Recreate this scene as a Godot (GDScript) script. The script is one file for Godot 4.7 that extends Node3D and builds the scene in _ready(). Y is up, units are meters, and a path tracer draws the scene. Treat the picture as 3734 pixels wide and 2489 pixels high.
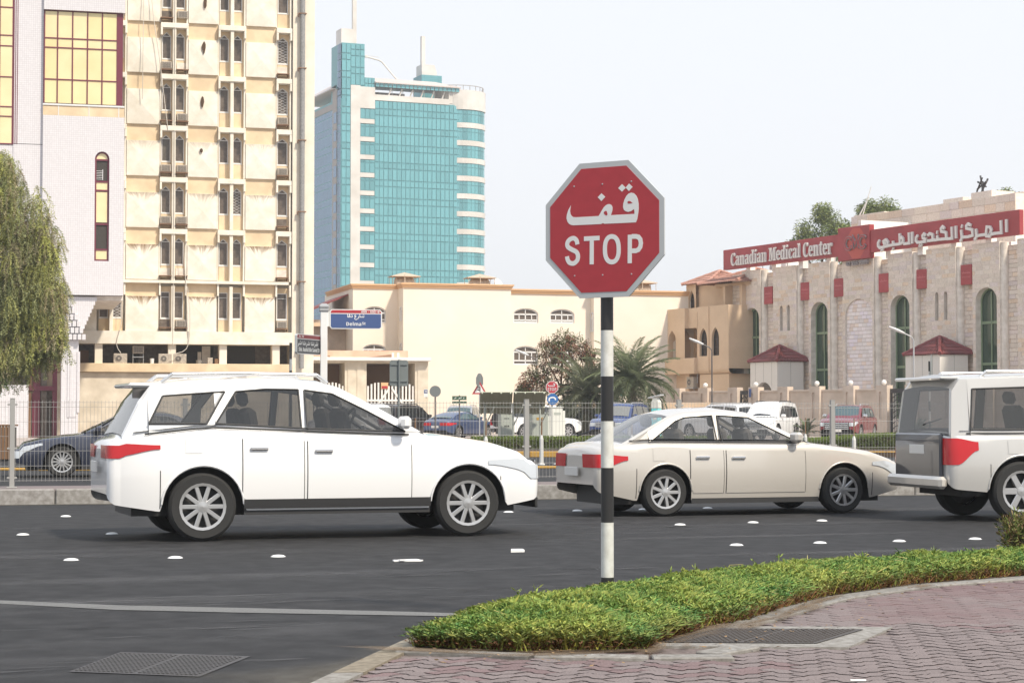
extends Node3D

# ---------------------------------------------------------------- mesh builder
class G:
	var v := PackedVector3Array()
	var n := PackedVector3Array()
	var c := PackedColorArray()
	var x := Transform3D()
	var col := Color.WHITE

	func t3(a: Vector3, b: Vector3, d: Vector3, na: Vector3, nb: Vector3, nd: Vector3) -> void:
		var bs := x.basis
		if bs.determinant() < 0.0:
			v.append(x * a); v.append(x * b); v.append(x * d)
			n.append((bs * na).normalized()); n.append((bs * nb).normalized()); n.append((bs * nd).normalized())
		else:
			v.append(x * a); v.append(x * d); v.append(x * b)
			n.append((bs * na).normalized()); n.append((bs * nd).normalized()); n.append((bs * nb).normalized())
		c.append(col); c.append(col); c.append(col)

	func tri(a: Vector3, b: Vector3, d: Vector3) -> void:
		var k := (b - a).cross(d - a)
		if k.length_squared() < 1e-16:
			return
		k = k.normalized()
		t3(a, b, d, k, k, k)

	# corners run counter-clockwise as seen from outside
	func quad(a: Vector3, b: Vector3, d: Vector3, e: Vector3) -> void:
		var k := (d - a).cross(e - b)
		if k.length_squared() < 1e-16:
			return
		k = k.normalized()
		t3(a, b, d, k, k, k)
		t3(a, d, e, k, k, k)

	func box(m: Vector3, s: Vector3, bev := 0.0) -> void:
		var h := s * 0.5
		var b := minf(bev, minf(h.x, minf(h.y, h.z)) * 0.9)
		for ax in 3:
			var u := (ax + 1) % 3
			var w := (ax + 2) % 3
			for sg in [-1.0, 1.0]:
				var p := []
				for q in [[-1, -1], [1, -1], [1, 1], [-1, 1]]:
					var r := Vector3()
					r[ax] = h[ax] * sg
					r[u] = (h[u] - b) * q[0] * sg
					r[w] = (h[w] - b) * q[1]
					p.append(m + r)
				quad(p[0], p[1], p[2], p[3])
		if b <= 0.0:
			return
		for ax in 3:
			var u := (ax + 1) % 3
			var w := (ax + 2) % 3
			for su in [-1.0, 1.0]:
				for sw in [-1.0, 1.0]:
					var a1 := Vector3(); var a2 := Vector3()
					a1[u] = h[u] * su; a1[w] = (h[w] - b) * sw
					a2[u] = (h[u] - b) * su; a2[w] = h[w] * sw
					var d1 := Vector3(); d1[ax] = h[ax] - b
					_edge(m, a1, a2, d1)
		for sx in [-1.0, 1.0]:
			for sy in [-1.0, 1.0]:
				for sz in [-1.0, 1.0]:
					var o := Vector3(sx, sy, sz)
					var a := m + Vector3(h.x, h.y - b, h.z - b) * o
					var e := m + Vector3(h.x - b, h.y, h.z - b) * o
					var f := m + Vector3(h.x - b, h.y - b, h.z) * o
					if sx * sy * sz > 0:
						tri(a, e, f)
					else:
						tri(a, f, e)

	func _edge(m: Vector3, a1: Vector3, a2: Vector3, d1: Vector3) -> void:
		var out := a1 + a2
		var k := (a2 - a1).cross(d1)
		if k.dot(out) > 0.0:
			quad(m + a1 - d1, m + a2 - d1, m + a2 + d1, m + a1 + d1)
		else:
			quad(m + a2 - d1, m + a1 - d1, m + a1 + d1, m + a2 + d1)

	func bx(x0: float, x1: float, y0: float, y1: float, z0: float, z1: float, bev := 0.0) -> void:
		box(Vector3(x0 + x1, y0 + y1, z0 + z1) * 0.5, Vector3(x1 - x0, y1 - y0, z1 - z0), bev)

	func tube(a: Vector3, b: Vector3, r0: float, r1: float, k := 8, caps := true) -> void:
		var d := (b - a).normalized()
		var u := d.cross(Vector3.UP if absf(d.y) < 0.9 else Vector3.RIGHT).normalized()
		var w := d.cross(u)
		for i in k:
			var p := TAU * i / k
			var q := TAU * (i + 1) / k
			var e := u * cos(p) + w * sin(p)
			var f := u * cos(q) + w * sin(q)
			var A := a + e * r0; var B := a + f * r0; var C := b + f * r1; var D := b + e * r1
			t3(A, B, C, e, f, f); t3(A, C, D, e, f, e)
			if caps:
				tri(a, B, A); tri(b, D, C)

	func pipe(p: Array, r: float, k := 6) -> void:
		for i in p.size() - 1:
			tube(p[i], p[i + 1], r, r, k, true)

	# profile of (radius, height) from below to above, about the y axis
	func lathe(p: Array, k := 16) -> void:
		for j in p.size() - 1:
			var a: Vector2 = p[j]
			var b: Vector2 = p[j + 1]
			var s := (b - a)
			var nr := Vector2(s.y, -s.x).normalized()
			for i in k:
				var t := TAU * i / k
				var q := TAU * (i + 1) / k
				var e := Vector3(cos(t), 0, -sin(t)); var f := Vector3(cos(q), 0, -sin(q))
				var ne := e * nr.x + Vector3(0, nr.y, 0); var nf := f * nr.x + Vector3(0, nr.y, 0)
				var A := e * a.x + Vector3(0, a.y, 0); var B := f * a.x + Vector3(0, a.y, 0)
				var C := f * b.x + Vector3(0, b.y, 0); var D := e * b.x + Vector3(0, b.y, 0)
				if a.x > 1e-5:
					t3(A, B, C, ne, nf, nf)
				if b.x > 1e-5:
					t3(A, C, D, ne, nf, ne)

	# a polygon in x and y, thickened from z0 to z1 (its face looks along +z)
	func prism(poly: PackedVector2Array, z0: float, z1: float, back := false) -> void:
		if poly.size() < 3:
			return
		if Geometry2D.is_polygon_clockwise(poly):
			poly = poly.duplicate(); poly.reverse()
		var ix := Geometry2D.triangulate_polygon(poly)
		for i in range(0, ix.size(), 3):
			var a := poly[ix[i]]; var b := poly[ix[i + 1]]; var d := poly[ix[i + 2]]
			if (b - a).cross(d - a) < 0:
				var t := b; b = d; d = t
			tri(Vector3(a.x, a.y, z1), Vector3(b.x, b.y, z1), Vector3(d.x, d.y, z1))
			if back:
				tri(Vector3(a.x, a.y, z0), Vector3(d.x, d.y, z0), Vector3(b.x, b.y, z0))
		if z0 != z1:
			for i in poly.size():
				var a := poly[i]; var b := poly[(i + 1) % poly.size()]
				quad(Vector3(a.x, a.y, z0), Vector3(b.x, b.y, z0), Vector3(b.x, b.y, z1), Vector3(a.x, a.y, z1))

	# a stroke of width w along points in x and y, raised from z0 to z1
	func ribbon(p: PackedVector2Array, w: float, z0: float, z1: float, closed := false) -> void:
		var m := p.size()
		var L := PackedVector2Array(); var R := PackedVector2Array()
		for i in m:
			var a := p[(i - 1 + m) % m] if closed or i > 0 else p[i]
			var b := p[(i + 1) % m] if closed or i < m - 1 else p[i]
			var d1 := (p[i] - a).normalized(); var d2 := (b - p[i]).normalized()
			var d := (d1 + d2).normalized()
			var nn := Vector2(-d.y, d.x)
			var k := 1.0
			if d1.length() > 0.5 and d2.length() > 0.5:
				k = 1.0 / maxf(0.5, d.dot(d1))
			L.append(p[i] + nn * w * 0.5 * k); R.append(p[i] - nn * w * 0.5 * k)
		for i in (m if closed else m - 1):
			var j := (i + 1) % m
			var a := Vector3(R[i].x, R[i].y, z1); var b := Vector3(R[j].x, R[j].y, z1)
			var e := Vector3(L[j].x, L[j].y, z1); var f := Vector3(L[i].x, L[i].y, z1)
			quad(a, b, e, f)
			if z0 != z1:
				var dz := Vector3(0, 0, z0 - z1)
				quad(a + dz, b + dz, b, a); quad(e + dz, f + dz, f, e)
				if not closed and i == 0:
					quad(f + dz, a + dz, a, f)
				if not closed and i == m - 2:
					quad(b + dz, e + dz, e, b)

	# rows of points; the outside is where (along the row) x (to the next row) points
	func sheet(rows: Array, smooth := true) -> void:
		var R := rows.size(); var C: int = rows[0].size()
		var nm := []
		for i in R:
			var line := PackedVector3Array()
			for j in C:
				var du: Vector3 = rows[i][mini(j + 1, C - 1)] - rows[i][maxi(j - 1, 0)]
				var dv: Vector3 = rows[mini(i + 1, R - 1)][j] - rows[maxi(i - 1, 0)][j]
				line.append(du.cross(dv).normalized())
			nm.append(line)
		for i in R - 1:
			for j in C - 1:
				var a: Vector3 = rows[i][j]; var b: Vector3 = rows[i][j + 1]
				var e: Vector3 = rows[i + 1][j + 1]; var f: Vector3 = rows[i + 1][j]
				if smooth:
					t3(a, b, e, nm[i][j], nm[i][j + 1], nm[i + 1][j + 1])
					t3(a, e, f, nm[i][j], nm[i + 1][j + 1], nm[i + 1][j])
				else:
					quad(a, b, e, f)

	# a wall in x and y with openings [x0, x1, y0, y_spring, rise, shape]; openings of one column share x0 and x1
	func wall(x0: float, x1: float, y0: float, y1: float, ops: Array, depth: float) -> void:
		var cols := {}
		for o in ops:
			var key: float = o[0]
			if not cols.has(key):
				cols[key] = []
			cols[key].append(o)
		var xs := cols.keys(); xs.sort()
		var at := x0
		for k in xs:
			var list: Array = cols[k]
			list.sort_custom(func(p, q): return p[2] < q[2])
			var a: float = list[0][0]; var b: float = list[0][1]
			if a > at:
				quad(Vector3(at, y0, 0), Vector3(a, y0, 0), Vector3(a, y1, 0), Vector3(at, y1, 0))
			var floor_line := PackedVector2Array([Vector2(a, y0), Vector2(b, y0)])
			for o in list:
				var pl := PackedVector2Array(floor_line)
				pl.append(Vector2(b, o[2])); pl.append(Vector2(a, o[2]))
				prism(pl, 0, 0)
				floor_line = arch(o)
				var ring := PackedVector2Array(floor_line)
				ring.append(Vector2(b, o[2])); ring.append(Vector2(a, o[2]))
				for i in ring.size():
					var p := ring[i]; var q := ring[(i + 1) % ring.size()]
					quad(Vector3(p.x, p.y, -depth), Vector3(q.x, q.y, -depth), Vector3(q.x, q.y, 0), Vector3(p.x, p.y, 0))
			var tp := PackedVector2Array(floor_line)
			tp.append(Vector2(b, y1)); tp.append(Vector2(a, y1))
			prism(tp, 0, 0)
			at = b
		if at < x1:
			quad(Vector3(at, y0, 0), Vector3(x1, y0, 0), Vector3(x1, y1, 0), Vector3(at, y1, 0))

	# the head of an opening from its left springing to its right
	static func arch(o: Array) -> PackedVector2Array:
		var r := PackedVector2Array()
		var a: float = o[0]; var b: float = o[1]; var ys: float = o[3]; var rise: float = o[4]
		if rise <= 0.0:
			return PackedVector2Array([Vector2(a, ys), Vector2(b, ys)])
		if o[5] == "point":
			return PackedVector2Array([Vector2(a, ys), Vector2((a + b) / 2, ys + rise), Vector2(b, ys)])
		if o[5] == "ogee":
			var m := (a + b) / 2
			for s in [[0, 0], [.04, .3], [.14, .58], [.3, .8], [.5, 1.0], [.7, .8], [.86, .58], [.96, .3], [1, 0]]:
				r.append(Vector2(a + (b - a) * s[0], ys + rise * s[1]))
			return r
		for i in 15:
			var t := PI - PI * i / 14.0
			r.append(Vector2((a + b) / 2 + (b - a) / 2 * cos(t), ys + rise * sin(t)))
		return r

	static func hole(o: Array) -> PackedVector2Array:
		var r := arch(o)
		r.append(Vector2(o[1], o[2])); r.append(Vector2(o[0], o[2]))
		return r

	func mesh() -> ArrayMesh:
		var m := ArrayMesh.new()
		if v.is_empty():
			return m
		var a := []
		a.resize(Mesh.ARRAY_MAX)
		a[Mesh.ARRAY_VERTEX] = v; a[Mesh.ARRAY_NORMAL] = n; a[Mesh.ARRAY_COLOR] = c
		m.add_surface_from_arrays(Mesh.PRIMITIVE_TRIANGLES, a)
		return m

# ---------------------------------------------------------------- scene helpers
var M := {}
var rng := RandomNumberGenerator.new()

func P(X: float, y: float, d: float) -> Vector3:      # metres right of the camera, above the road, away from it
	return Vector3(X, y, -d)

func obj(called: String, g, m: String, parent: Node = null) -> MeshInstance3D:
	var o := MeshInstance3D.new()
	o.name = called
	o.mesh = g.mesh() if g is G else g
	o.material_override = M[m]
	(parent if parent else self).add_child(o, true)
	return o

func meta(o: Node, label: String, category: String, group := "") -> Node:
	o.set_meta("label", label); o.set_meta("category", category)
	if group:
		o.set_meta("group", group)
	return o

func thing(called: String, label: String, category: String, at: Vector3, yaw := 0.0, group := "") -> Node3D:
	var o := Node3D.new()
	o.name = called; o.position = at; o.rotation.y = yaw
	add_child(o, true)
	meta(o, label, category, group)
	return o

func part(called: String, parent: Node, at := Vector3.ZERO, yaw := 0.0) -> Node3D:
	var o := Node3D.new()
	o.name = called; o.position = at; o.rotation.y = yaw
	parent.add_child(o, true)
	return o

func struct(o: Node) -> Node:
	o.set_meta("kind", "structure"); return o

func stuff(o: Node) -> Node:
	o.set_meta("kind", "stuff"); return o

func twin(o: Node3D, label: String, at: Vector3, yaw: float) -> Node3D:
	var r := o.duplicate() as Node3D
	r.name = o.name; add_child(r, true)
	r.position = at; r.rotation.y = yaw; r.set_meta("label", label)
	return r

func many(called: String, mesh: Mesh, m: String, at: Array, tints: Array, parent: Node = null) -> MultiMeshInstance3D:
	var mm := MultiMesh.new()
	mm.transform_format = MultiMesh.TRANSFORM_3D
	mm.use_colors = true
	mm.mesh = mesh
	mm.instance_count = at.size()
	for i in at.size():
		mm.set_instance_transform(i, at[i]); mm.set_instance_color(i, tints[i])
	var o := MultiMeshInstance3D.new()
	o.name = called; o.multimesh = mm; o.material_override = M[m]
	(parent if parent else self).add_child(o, true)
	stuff(o)
	return o

func text(s: String, font: String, w: float, h: float, depth: float, bold := true) -> Array:   # [mesh, offset, scale] fitted to w by h
	var t := TextMesh.new()
	var f := SystemFont.new()
	f.font_names = PackedStringArray([font]); f.font_weight = 700 if bold else 400
	t.font = f; t.text = s; t.font_size = 64; t.pixel_size = 0.01; t.depth = 0.1; t.curve_step = 2.0
	var bb := t.get_aabb()
	var sc := Vector3(w / bb.size.x, h / bb.size.y, depth / 0.1)
	return [t, -(bb.position + bb.size / 2) * sc, sc]

func lettering(called: String, s: String, font: String, c: Vector3, w: float, h: float, depth: float, m: String, parent: Node, bold := true) -> void:
	var t := text(s, font, w, h, depth, bold)
	var o := obj(called, t[0], m, parent)
	o.scale = t[2]; o.position = c + t[1]

func noise(freq: float, oct: int, lo: Color, hi: Color, sd: int, gain := 0.5, size := 512, stretch := 0.0) -> NoiseTexture2D:
	var f := FastNoiseLite.new()
	f.noise_type = FastNoiseLite.TYPE_SIMPLEX_SMOOTH; f.seed = sd; f.frequency = freq
	f.fractal_octaves = oct; f.fractal_gain = gain
	var t := NoiseTexture2D.new()
	t.width = size; t.height = size; t.seamless = true; t.noise = f
	var g := Gradient.new()
	g.set_color(0, lo); g.set_color(1, hi)
	t.color_ramp = g
	return t

func lin(r: float, g: float, b: float, a := 1.0) -> Color:
	var c := Color(r, g, b).linear_to_srgb()
	c.a = a
	return c

func mk(called: String, c: Color, rough: float, metal := 0.0, tex: Texture2D = null, scale := 1.0, tint := false) -> StandardMaterial3D:
	var m := StandardMaterial3D.new()
	m.resource_name = called; m.albedo_color = c; m.roughness = rough; m.metallic = metal
	m.vertex_color_use_as_albedo = tint
	if tex:
		m.albedo_texture = tex
		m.uv1_triplanar = true; m.uv1_world_triplanar = true; m.uv1_scale = Vector3.ONE * scale
	M[called] = m
	return m

func paint(called: String, c: Color, metal := 0.0, rough := 0.35) -> void:
	var m := mk(called, c, rough, metal)
	m.clearcoat_enabled = true; m.clearcoat = 1.0; m.clearcoat_roughness = 0.03

func leafmat(called: String, c: Color, glow := 0.35) -> void:
	var m := mk(called, c, 0.6, 0.0, null, 1.0, true)
	m.metallic_specular = 0.3
	m.backlight_enabled = true; m.backlight = Color(glow, glow, glow * 0.5)

func materials() -> void:
	var w := Color.WHITE
	var grain := noise(0.06, 5, Color(0.72, 0.72, 0.72), Color(1, 1, 1), 3)
	var soft := noise(0.012, 4, Color(0.84, 0.83, 0.81), Color(1, 1, 1), 5)
	var blotch := noise(0.02, 5, Color(0.66, 0.64, 0.62), Color(1, 1, 1), 8, 0.6)
	# asphalt: fine aggregate over broad worn patches
	var m := mk("asphalt", lin(0.105, 0.104, 0.109), 0.8, 0.0, noise(0.012, 6, Color(0.62, 0.62, 0.63), Color(1, 1, 1), 11, 0.6, 1024), 0.22)
	m.metallic_specular = 0.35
	m.detail_enabled = true; m.detail_blend_mode = BaseMaterial3D.BLEND_MODE_MUL
	m.detail_albedo = noise(0.2, 4, Color(0.3, 0.3, 0.3), Color(1, 1, 1), 12, 0.7, 1024)
	m.detail_uv_layer = BaseMaterial3D.DETAIL_UV_2
	m.uv2_triplanar = true; m.uv2_world_triplanar = true; m.uv2_scale = Vector3.ONE * 0.55
	for e in [["worn_paint", lin(0.22, 0.22, 0.23), grain, 1.3], ["sand_veil", lin(0.3, 0.215, 0.14), grain, 1.5], ["oil_veil", lin(0.03, 0.03, 0.032), grain, 1.0], ["dust_veil", lin(0.27, 0.255, 0.22), blotch, 0.7], ["stain_veil", lin(0.36, 0.22, 0.1), noise(0.05, 5, Color(0.75, 0.72, 0.7), w, 43), 0.9]]:
		mk(e[0], e[1], 0.95, 0.0, e[2], e[3], true).transparency = BaseMaterial3D.TRANSPARENCY_ALPHA
	mk("old_paint", lin(0.2, 0.2, 0.195), 0.8, 0.0, grain, 1.3)
	mk("dust", lin(0.2, 0.19, 0.165), 0.95, 0.0, blotch, 0.5)
	mk("ground", lin(0.42, 0.37, 0.31), 0.9, 0.0, soft, 0.05)
	mk("lot", lin(0.46, 0.4, 0.37), 0.9, 0.0, soft, 0.1)
	mk("teal_paint", lin(0.05, 0.22, 0.22), 0.8)
	mk("paver", lin(0.28, 0.228, 0.222), 0.9, 0.0, noise(0.08, 5, Color(0.7, 0.7, 0.7), w, 21), 1.6, true)
	mk("mortar", lin(0.22, 0.18, 0.17), 0.95, 0.0, blotch, 1.0)
	mk("concrete", lin(0.36, 0.35, 0.33), 0.85, 0.0, blotch, 1.2, true)
	mk("kerb_stone", lin(0.42, 0.41, 0.4), 0.85, 0.0, blotch, 0.7, true)
	mk("soil", lin(0.11, 0.075, 0.05), 1.0, 0.0, grain, 3.0)
	mk("cast_iron", lin(0.125, 0.11, 0.102), 0.7, 0.3, grain, 4.0)
	mk("road_iron", lin(0.095, 0.092, 0.095), 0.75, 0.0, grain, 4.0)
	mk("stud", lin(0.85, 0.85, 0.84), 0.4)
	leafmat("leaf", lin(1, 1, 1))
	leafmat("stem", lin(1, 1, 1), 0.15)
	mk("bark", lin(0.14, 0.1, 0.075), 0.95, 0.0, grain, 2.0)
	mk("palm_bark", lin(0.17, 0.13, 0.1), 0.95, 0.0, grain, 2.0)
	# signs and posts
	mk("sign_red", lin(0.43, 0.033, 0.045), 0.42, 0.0, noise(0.03, 4, Color(0.93, 0.93, 0.93), w, 31), 0.8)
	mk("sign_grey", lin(0.46, 0.48, 0.49), 0.4)
	mk("sign_white", lin(0.72, 0.72, 0.71), 0.4)
	mk("sign_back", lin(0.17, 0.19, 0.19), 0.5, 0.2)
	mk("sign_blue", lin(0.055, 0.095, 0.235), 0.4)
	mk("sign_dark", lin(0.045, 0.047, 0.053), 0.45)
	mk("sign_maroon", lin(0.16, 0.025, 0.03), 0.45)
	mk("sign_green", lin(0.045, 0.09, 0.055), 0.5)
	mk("blue", lin(0.03, 0.13, 0.35), 0.4)
	mk("pole_black", lin(0.022, 0.022, 0.023), 0.4)
	mk("pole_white", lin(0.72, 0.73, 0.71), 0.45, 0.0, soft, 1.5)
	mk("white_metal", lin(0.76, 0.76, 0.75), 0.35)
	mk("galvanised", lin(0.42, 0.43, 0.44), 0.45, 0.35)
	mk("fence_grey", lin(0.36, 0.355, 0.34), 0.42, 0.2)
	mk("dark_metal", lin(0.06, 0.058, 0.06), 0.5, 0.3)
	mk("lamp_grey", lin(0.12, 0.11, 0.11), 0.45, 0.3)
	mk("lamp_head", lin(0.6, 0.6, 0.6), 0.35)
	mk("brown", lin(0.2, 0.11, 0.055), 0.7)
	mk("sleeve", lin(0.62, 0.62, 0.6), 0.5)
	mk("yellow", lin(0.62, 0.36, 0.07), 0.7, 0.0, grain, 1.0)
	mk("turquoise", lin(0.12, 0.6, 0.62), 0.4)
	mk("cabinet", lin(0.37, 0.4, 0.36), 0.5)
	mk("cabinet_white", lin(0.62, 0.63, 0.58), 0.5)
	mk("solar", lin(0.4, 0.42, 0.33), 0.5)
	mk("green_box", lin(0.02, 0.22, 0.1), 0.5)
	# buildings
	mk("tower_cream", lin(0.84, 0.785, 0.69), 0.9, 0.0, noise(0.008, 5, Color(0.93, 0.915, 0.88), w, 41, 0.6), 0.11)
	mk("panel_cream", lin(0.86, 0.825, 0.75), 0.9, 0.0, noise(0.01, 5, Color(0.9, 0.88, 0.84), w, 42, 0.6), 0.16)
	mk("tower_orange", lin(0.84, 0.67, 0.46), 0.9, 0.0, soft, 0.12)
	mk("stain", lin(0.5, 0.37, 0.22), 0.95, 0.0, noise(0.05, 5, Color(0.8, 0.75, 0.7), w, 43), 0.9)
	mk("rust_hole", lin(0.12, 0.07, 0.04), 1.0, 0.0, grain, 3.0)
	mk("pipe_grey", lin(0.36, 0.36, 0.36), 0.6, 0.0, noise(0.03, 4, Color(0.75, 0.75, 0.75), w, 44), 0.4)
	mk("frame_white", lin(0.72, 0.72, 0.72), 0.5)
	mk("dirty_glass", lin(0.19, 0.155, 0.13), 0.22, 0.0, noise(0.02, 5, Color(0.7, 0.68, 0.66), w, 45, 0.6), 0.4, true)
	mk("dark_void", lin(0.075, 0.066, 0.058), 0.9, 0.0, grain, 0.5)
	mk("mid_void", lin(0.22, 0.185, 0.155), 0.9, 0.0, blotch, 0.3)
	mk("ac_case", lin(0.62, 0.56, 0.48), 0.6, 0.0, blotch, 0.9)
	mk("ac_grille", lin(0.13, 0.115, 0.1), 0.6)
	mk("rust", lin(0.28, 0.17, 0.11), 0.9)
	mk("cable", lin(0.6, 0.56, 0.5), 0.7)
	var tile := Image.create(128, 128, false, Image.FORMAT_RGB8)
	var tr := RandomNumberGenerator.new(); tr.seed = 5
	tile.fill(Color(0.88, 0.87, 0.88))
	for i in 16:
		for j in 16:
			var s := 0.965 + 0.035 * tr.randf()
			tile.fill_rect(Rect2i(i * 8, j * 8, 7, 7), Color(s, s, s))
	var tt := ImageTexture.create_from_image(tile)
	var tm := mk("white_tile", lin(0.69, 0.675, 0.695), 0.4, 0.0, tt, 0.55)
	tm.uv1_world_triplanar = false
	mk("gold_glass", lin(0.88, 0.76, 0.46), 0.25, 0.15, noise(0.01, 3, Color(0.94, 0.93, 0.9), w, 47), 0.1, true)
	mk("maroon", lin(0.16, 0.028, 0.05), 0.4)
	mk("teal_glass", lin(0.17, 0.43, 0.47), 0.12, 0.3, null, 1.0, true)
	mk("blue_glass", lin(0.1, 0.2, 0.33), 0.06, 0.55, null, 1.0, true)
	mk("teal_line", lin(0.1, 0.3, 0.33), 0.4)
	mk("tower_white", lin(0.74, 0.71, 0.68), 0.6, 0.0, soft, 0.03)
	mk("roof_pink", lin(0.55, 0.48, 0.45), 0.7)
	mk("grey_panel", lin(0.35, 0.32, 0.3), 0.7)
	mk("villa_cream", lin(0.84, 0.77, 0.68), 0.92, 0.0, noise(0.006, 5, Color(0.955, 0.945, 0.93), w, 51, 0.6), 0.06)
	mk("cornice", lin(0.68, 0.43, 0.24), 0.85)
	mk("villa_grey", lin(0.56, 0.47, 0.4), 0.9, 0.0, soft, 0.15)
	mk("tan_wall", lin(0.72, 0.545, 0.385), 0.92, 0.0, noise(0.008, 5, Color(0.91, 0.9, 0.88), w, 52, 0.6), 0.1)
	mk("pink_wall", lin(0.8, 0.5, 0.38), 0.9, 0.0, soft, 0.1)
	mk("white_wall", lin(0.78, 0.76, 0.73), 0.8)
	mk("cream_wall", lin(0.8, 0.72, 0.6), 0.9, 0.0, soft, 0.15)
	mk("stone", lin(0.9, 0.815, 0.73), 0.88, 0.0, noise(0.03, 5, Color(0.84, 0.82, 0.8), w, 53, 0.6), 0.45, true)
	mk("joint", lin(0.4, 0.31, 0.26), 0.95)
	mk("plaster", lin(0.86, 0.8, 0.73), 0.9, 0.0, soft, 0.3)
	mk("white_brick", lin(0.86, 0.8, 0.8), 0.8, 0.0, null, 1.0, true)
	mk("green_frame", lin(0.2, 0.27, 0.165), 0.5)
	mk("green_glass", lin(0.045, 0.075, 0.05), 0.08, 0.0, null, 1.0, true)
	mk("porch_panel", lin(0.72, 0.69, 0.64), 0.5)
	mk("maroon_tile", lin(0.3, 0.07, 0.07), 0.55, 0.0, grain, 1.0, true)
	mk("pink_tile", lin(0.62, 0.33, 0.25), 0.7, 0.0, grain, 1.0, true)
	mk("cmc_red", lin(0.42, 0.05, 0.06), 0.5, 0.0, soft, 0.1)
	mk("cmc_orange", lin(0.48, 0.075, 0.055), 0.5)
	mk("letter", lin(0.72, 0.69, 0.66), 0.5)
	mk("letter_faint", lin(0.55, 0.16, 0.17), 0.5)
	mk("letter_grey", lin(0.3, 0.26, 0.26), 0.4)
	mk("wall_beige", lin(0.7, 0.59, 0.5), 0.9, 0.0, soft, 0.2)
	mk("tank", lin(0.7, 0.62, 0.53), 0.6, 0.0, blotch, 0.5)
	mk("canopy", lin(0.5, 0.4, 0.31), 0.8)
	# vehicles
	paint("paint_white", lin(0.8, 0.8, 0.8))
	paint("paint_champagne", lin(0.6, 0.565, 0.515), 0.25, 0.32)
	paint("paint_silver", lin(0.56, 0.55, 0.53), 0.3, 0.3)
	paint("paint_navy", lin(0.028, 0.034, 0.06), 0.2)
	paint("paint_black", lin(0.022, 0.018, 0.02), 0.1)
	paint("paint_slate", lin(0.07, 0.1, 0.2), 0.35)
	paint("paint_blue", lin(0.03, 0.06, 0.2), 0.25)
	paint("paint_red", lin(0.2, 0.02, 0.03), 0.2)
	paint("paint_beige", lin(0.58, 0.53, 0.48), 0.15)
	paint("paint_rear_shade", lin(0.07, 0.075, 0.09), 0.4)  # shade on the silver off-roader's rear, put into a darker paint
	paint("paint_grey", lin(0.34, 0.36, 0.4), 0.3)
	mk("car_glass", lin(0.022, 0.025, 0.028), 0.04).metallic_specular = 0.6
	mk("car_glass_teal", lin(0.06, 0.1, 0.11), 0.04).metallic_specular = 0.7
	mk("car_glass_pale", lin(0.5, 0.49, 0.45), 0.06, 0.35)
	mk("car_glass_grey", lin(0.2, 0.205, 0.2), 0.1, 0.0)
	for e in [["tinted_glass", .03, .62], ["smoky_glass", .09, .4], ["clear_glass", .12, .24]]:
		var gm := mk(e[0], lin(e[1], e[1] * 1.03, e[1] * 1.02, e[2]), 0.03)
		gm.transparency = BaseMaterial3D.TRANSPARENCY_ALPHA; gm.metallic_specular = 0.6
	mk("seat_cloth", lin(0.11, 0.1, 0.09), 0.9)
	mk("trim", lin(0.03, 0.03, 0.031), 0.55)
	mk("tyre", lin(0.025, 0.025, 0.025), 0.85)
	mk("alloy", lin(0.62, 0.62, 0.62), 0.28, 0.75)
	mk("chrome", lin(0.75, 0.76, 0.78), 0.1, 0.9)
	mk("lens", lin(0.62, 0.65, 0.68), 0.08, 0.35)
	mk("tail_red", lin(0.5, 0.015, 0.02), 0.12)
	mk("plate", lin(0.7, 0.68, 0.64), 0.5)
	mk("interior", lin(0.04, 0.038, 0.036), 0.9)

func sky_and_camera() -> void:
	var cam := Camera3D.new()
	cam.name = "camera"
	cam.fov = 19.355; cam.near = 0.1; cam.far = 4000.0
	cam.position = Vector3(0, 1.35, 0); cam.rotation.x = atan(272.5 / 7293.0)
	add_child(cam)
	var env := Environment.new()
	env.background_mode = Environment.BG_SKY
	var sm := ProceduralSkyMaterial.new()
	sm.sky_top_color = Color(0.825, 0.868, 0.935); sm.sky_horizon_color = Color(0.91, 0.912, 0.917)
	sm.sky_curve = 0.35
	sm.ground_horizon_color = Color(0.8, 0.78, 0.75); sm.ground_bottom_color = Color(0.55, 0.5, 0.45)
	sm.sun_angle_max = 8.0
	var sky := Sky.new(); sky.sky_material = sm
	env.sky = sky
	env.tonemap_mode = Environment.TONE_MAPPER_LINEAR
	env.tonemap_exposure = 1.3
	env.fog_enabled = true; env.fog_density = 0.00045; env.fog_light_color = Color(0.93, 0.95, 0.97)
	env.sdfgi_enabled = true; env.ssao_enabled = true; env.ssil_enabled = true
	var we := WorldEnvironment.new()
	we.name = "environment"; we.environment = env
	add_child(we)
	var sun := DirectionalLight3D.new()
	sun.name = "sun"
	sun.light_color = Color(1, 0.955, 0.88); sun.light_energy = 1.2; sun.light_angular_distance = 5.0
	sun.shadow_enabled = true
	var az := deg_to_rad(44.0); var el := deg_to_rad(49.0)
	sun.look_at_from_position(Vector3(sin(az) * cos(el), sin(el), cos(az) * cos(el)) * 50.0, Vector3.ZERO)
	add_child(sun)

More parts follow.
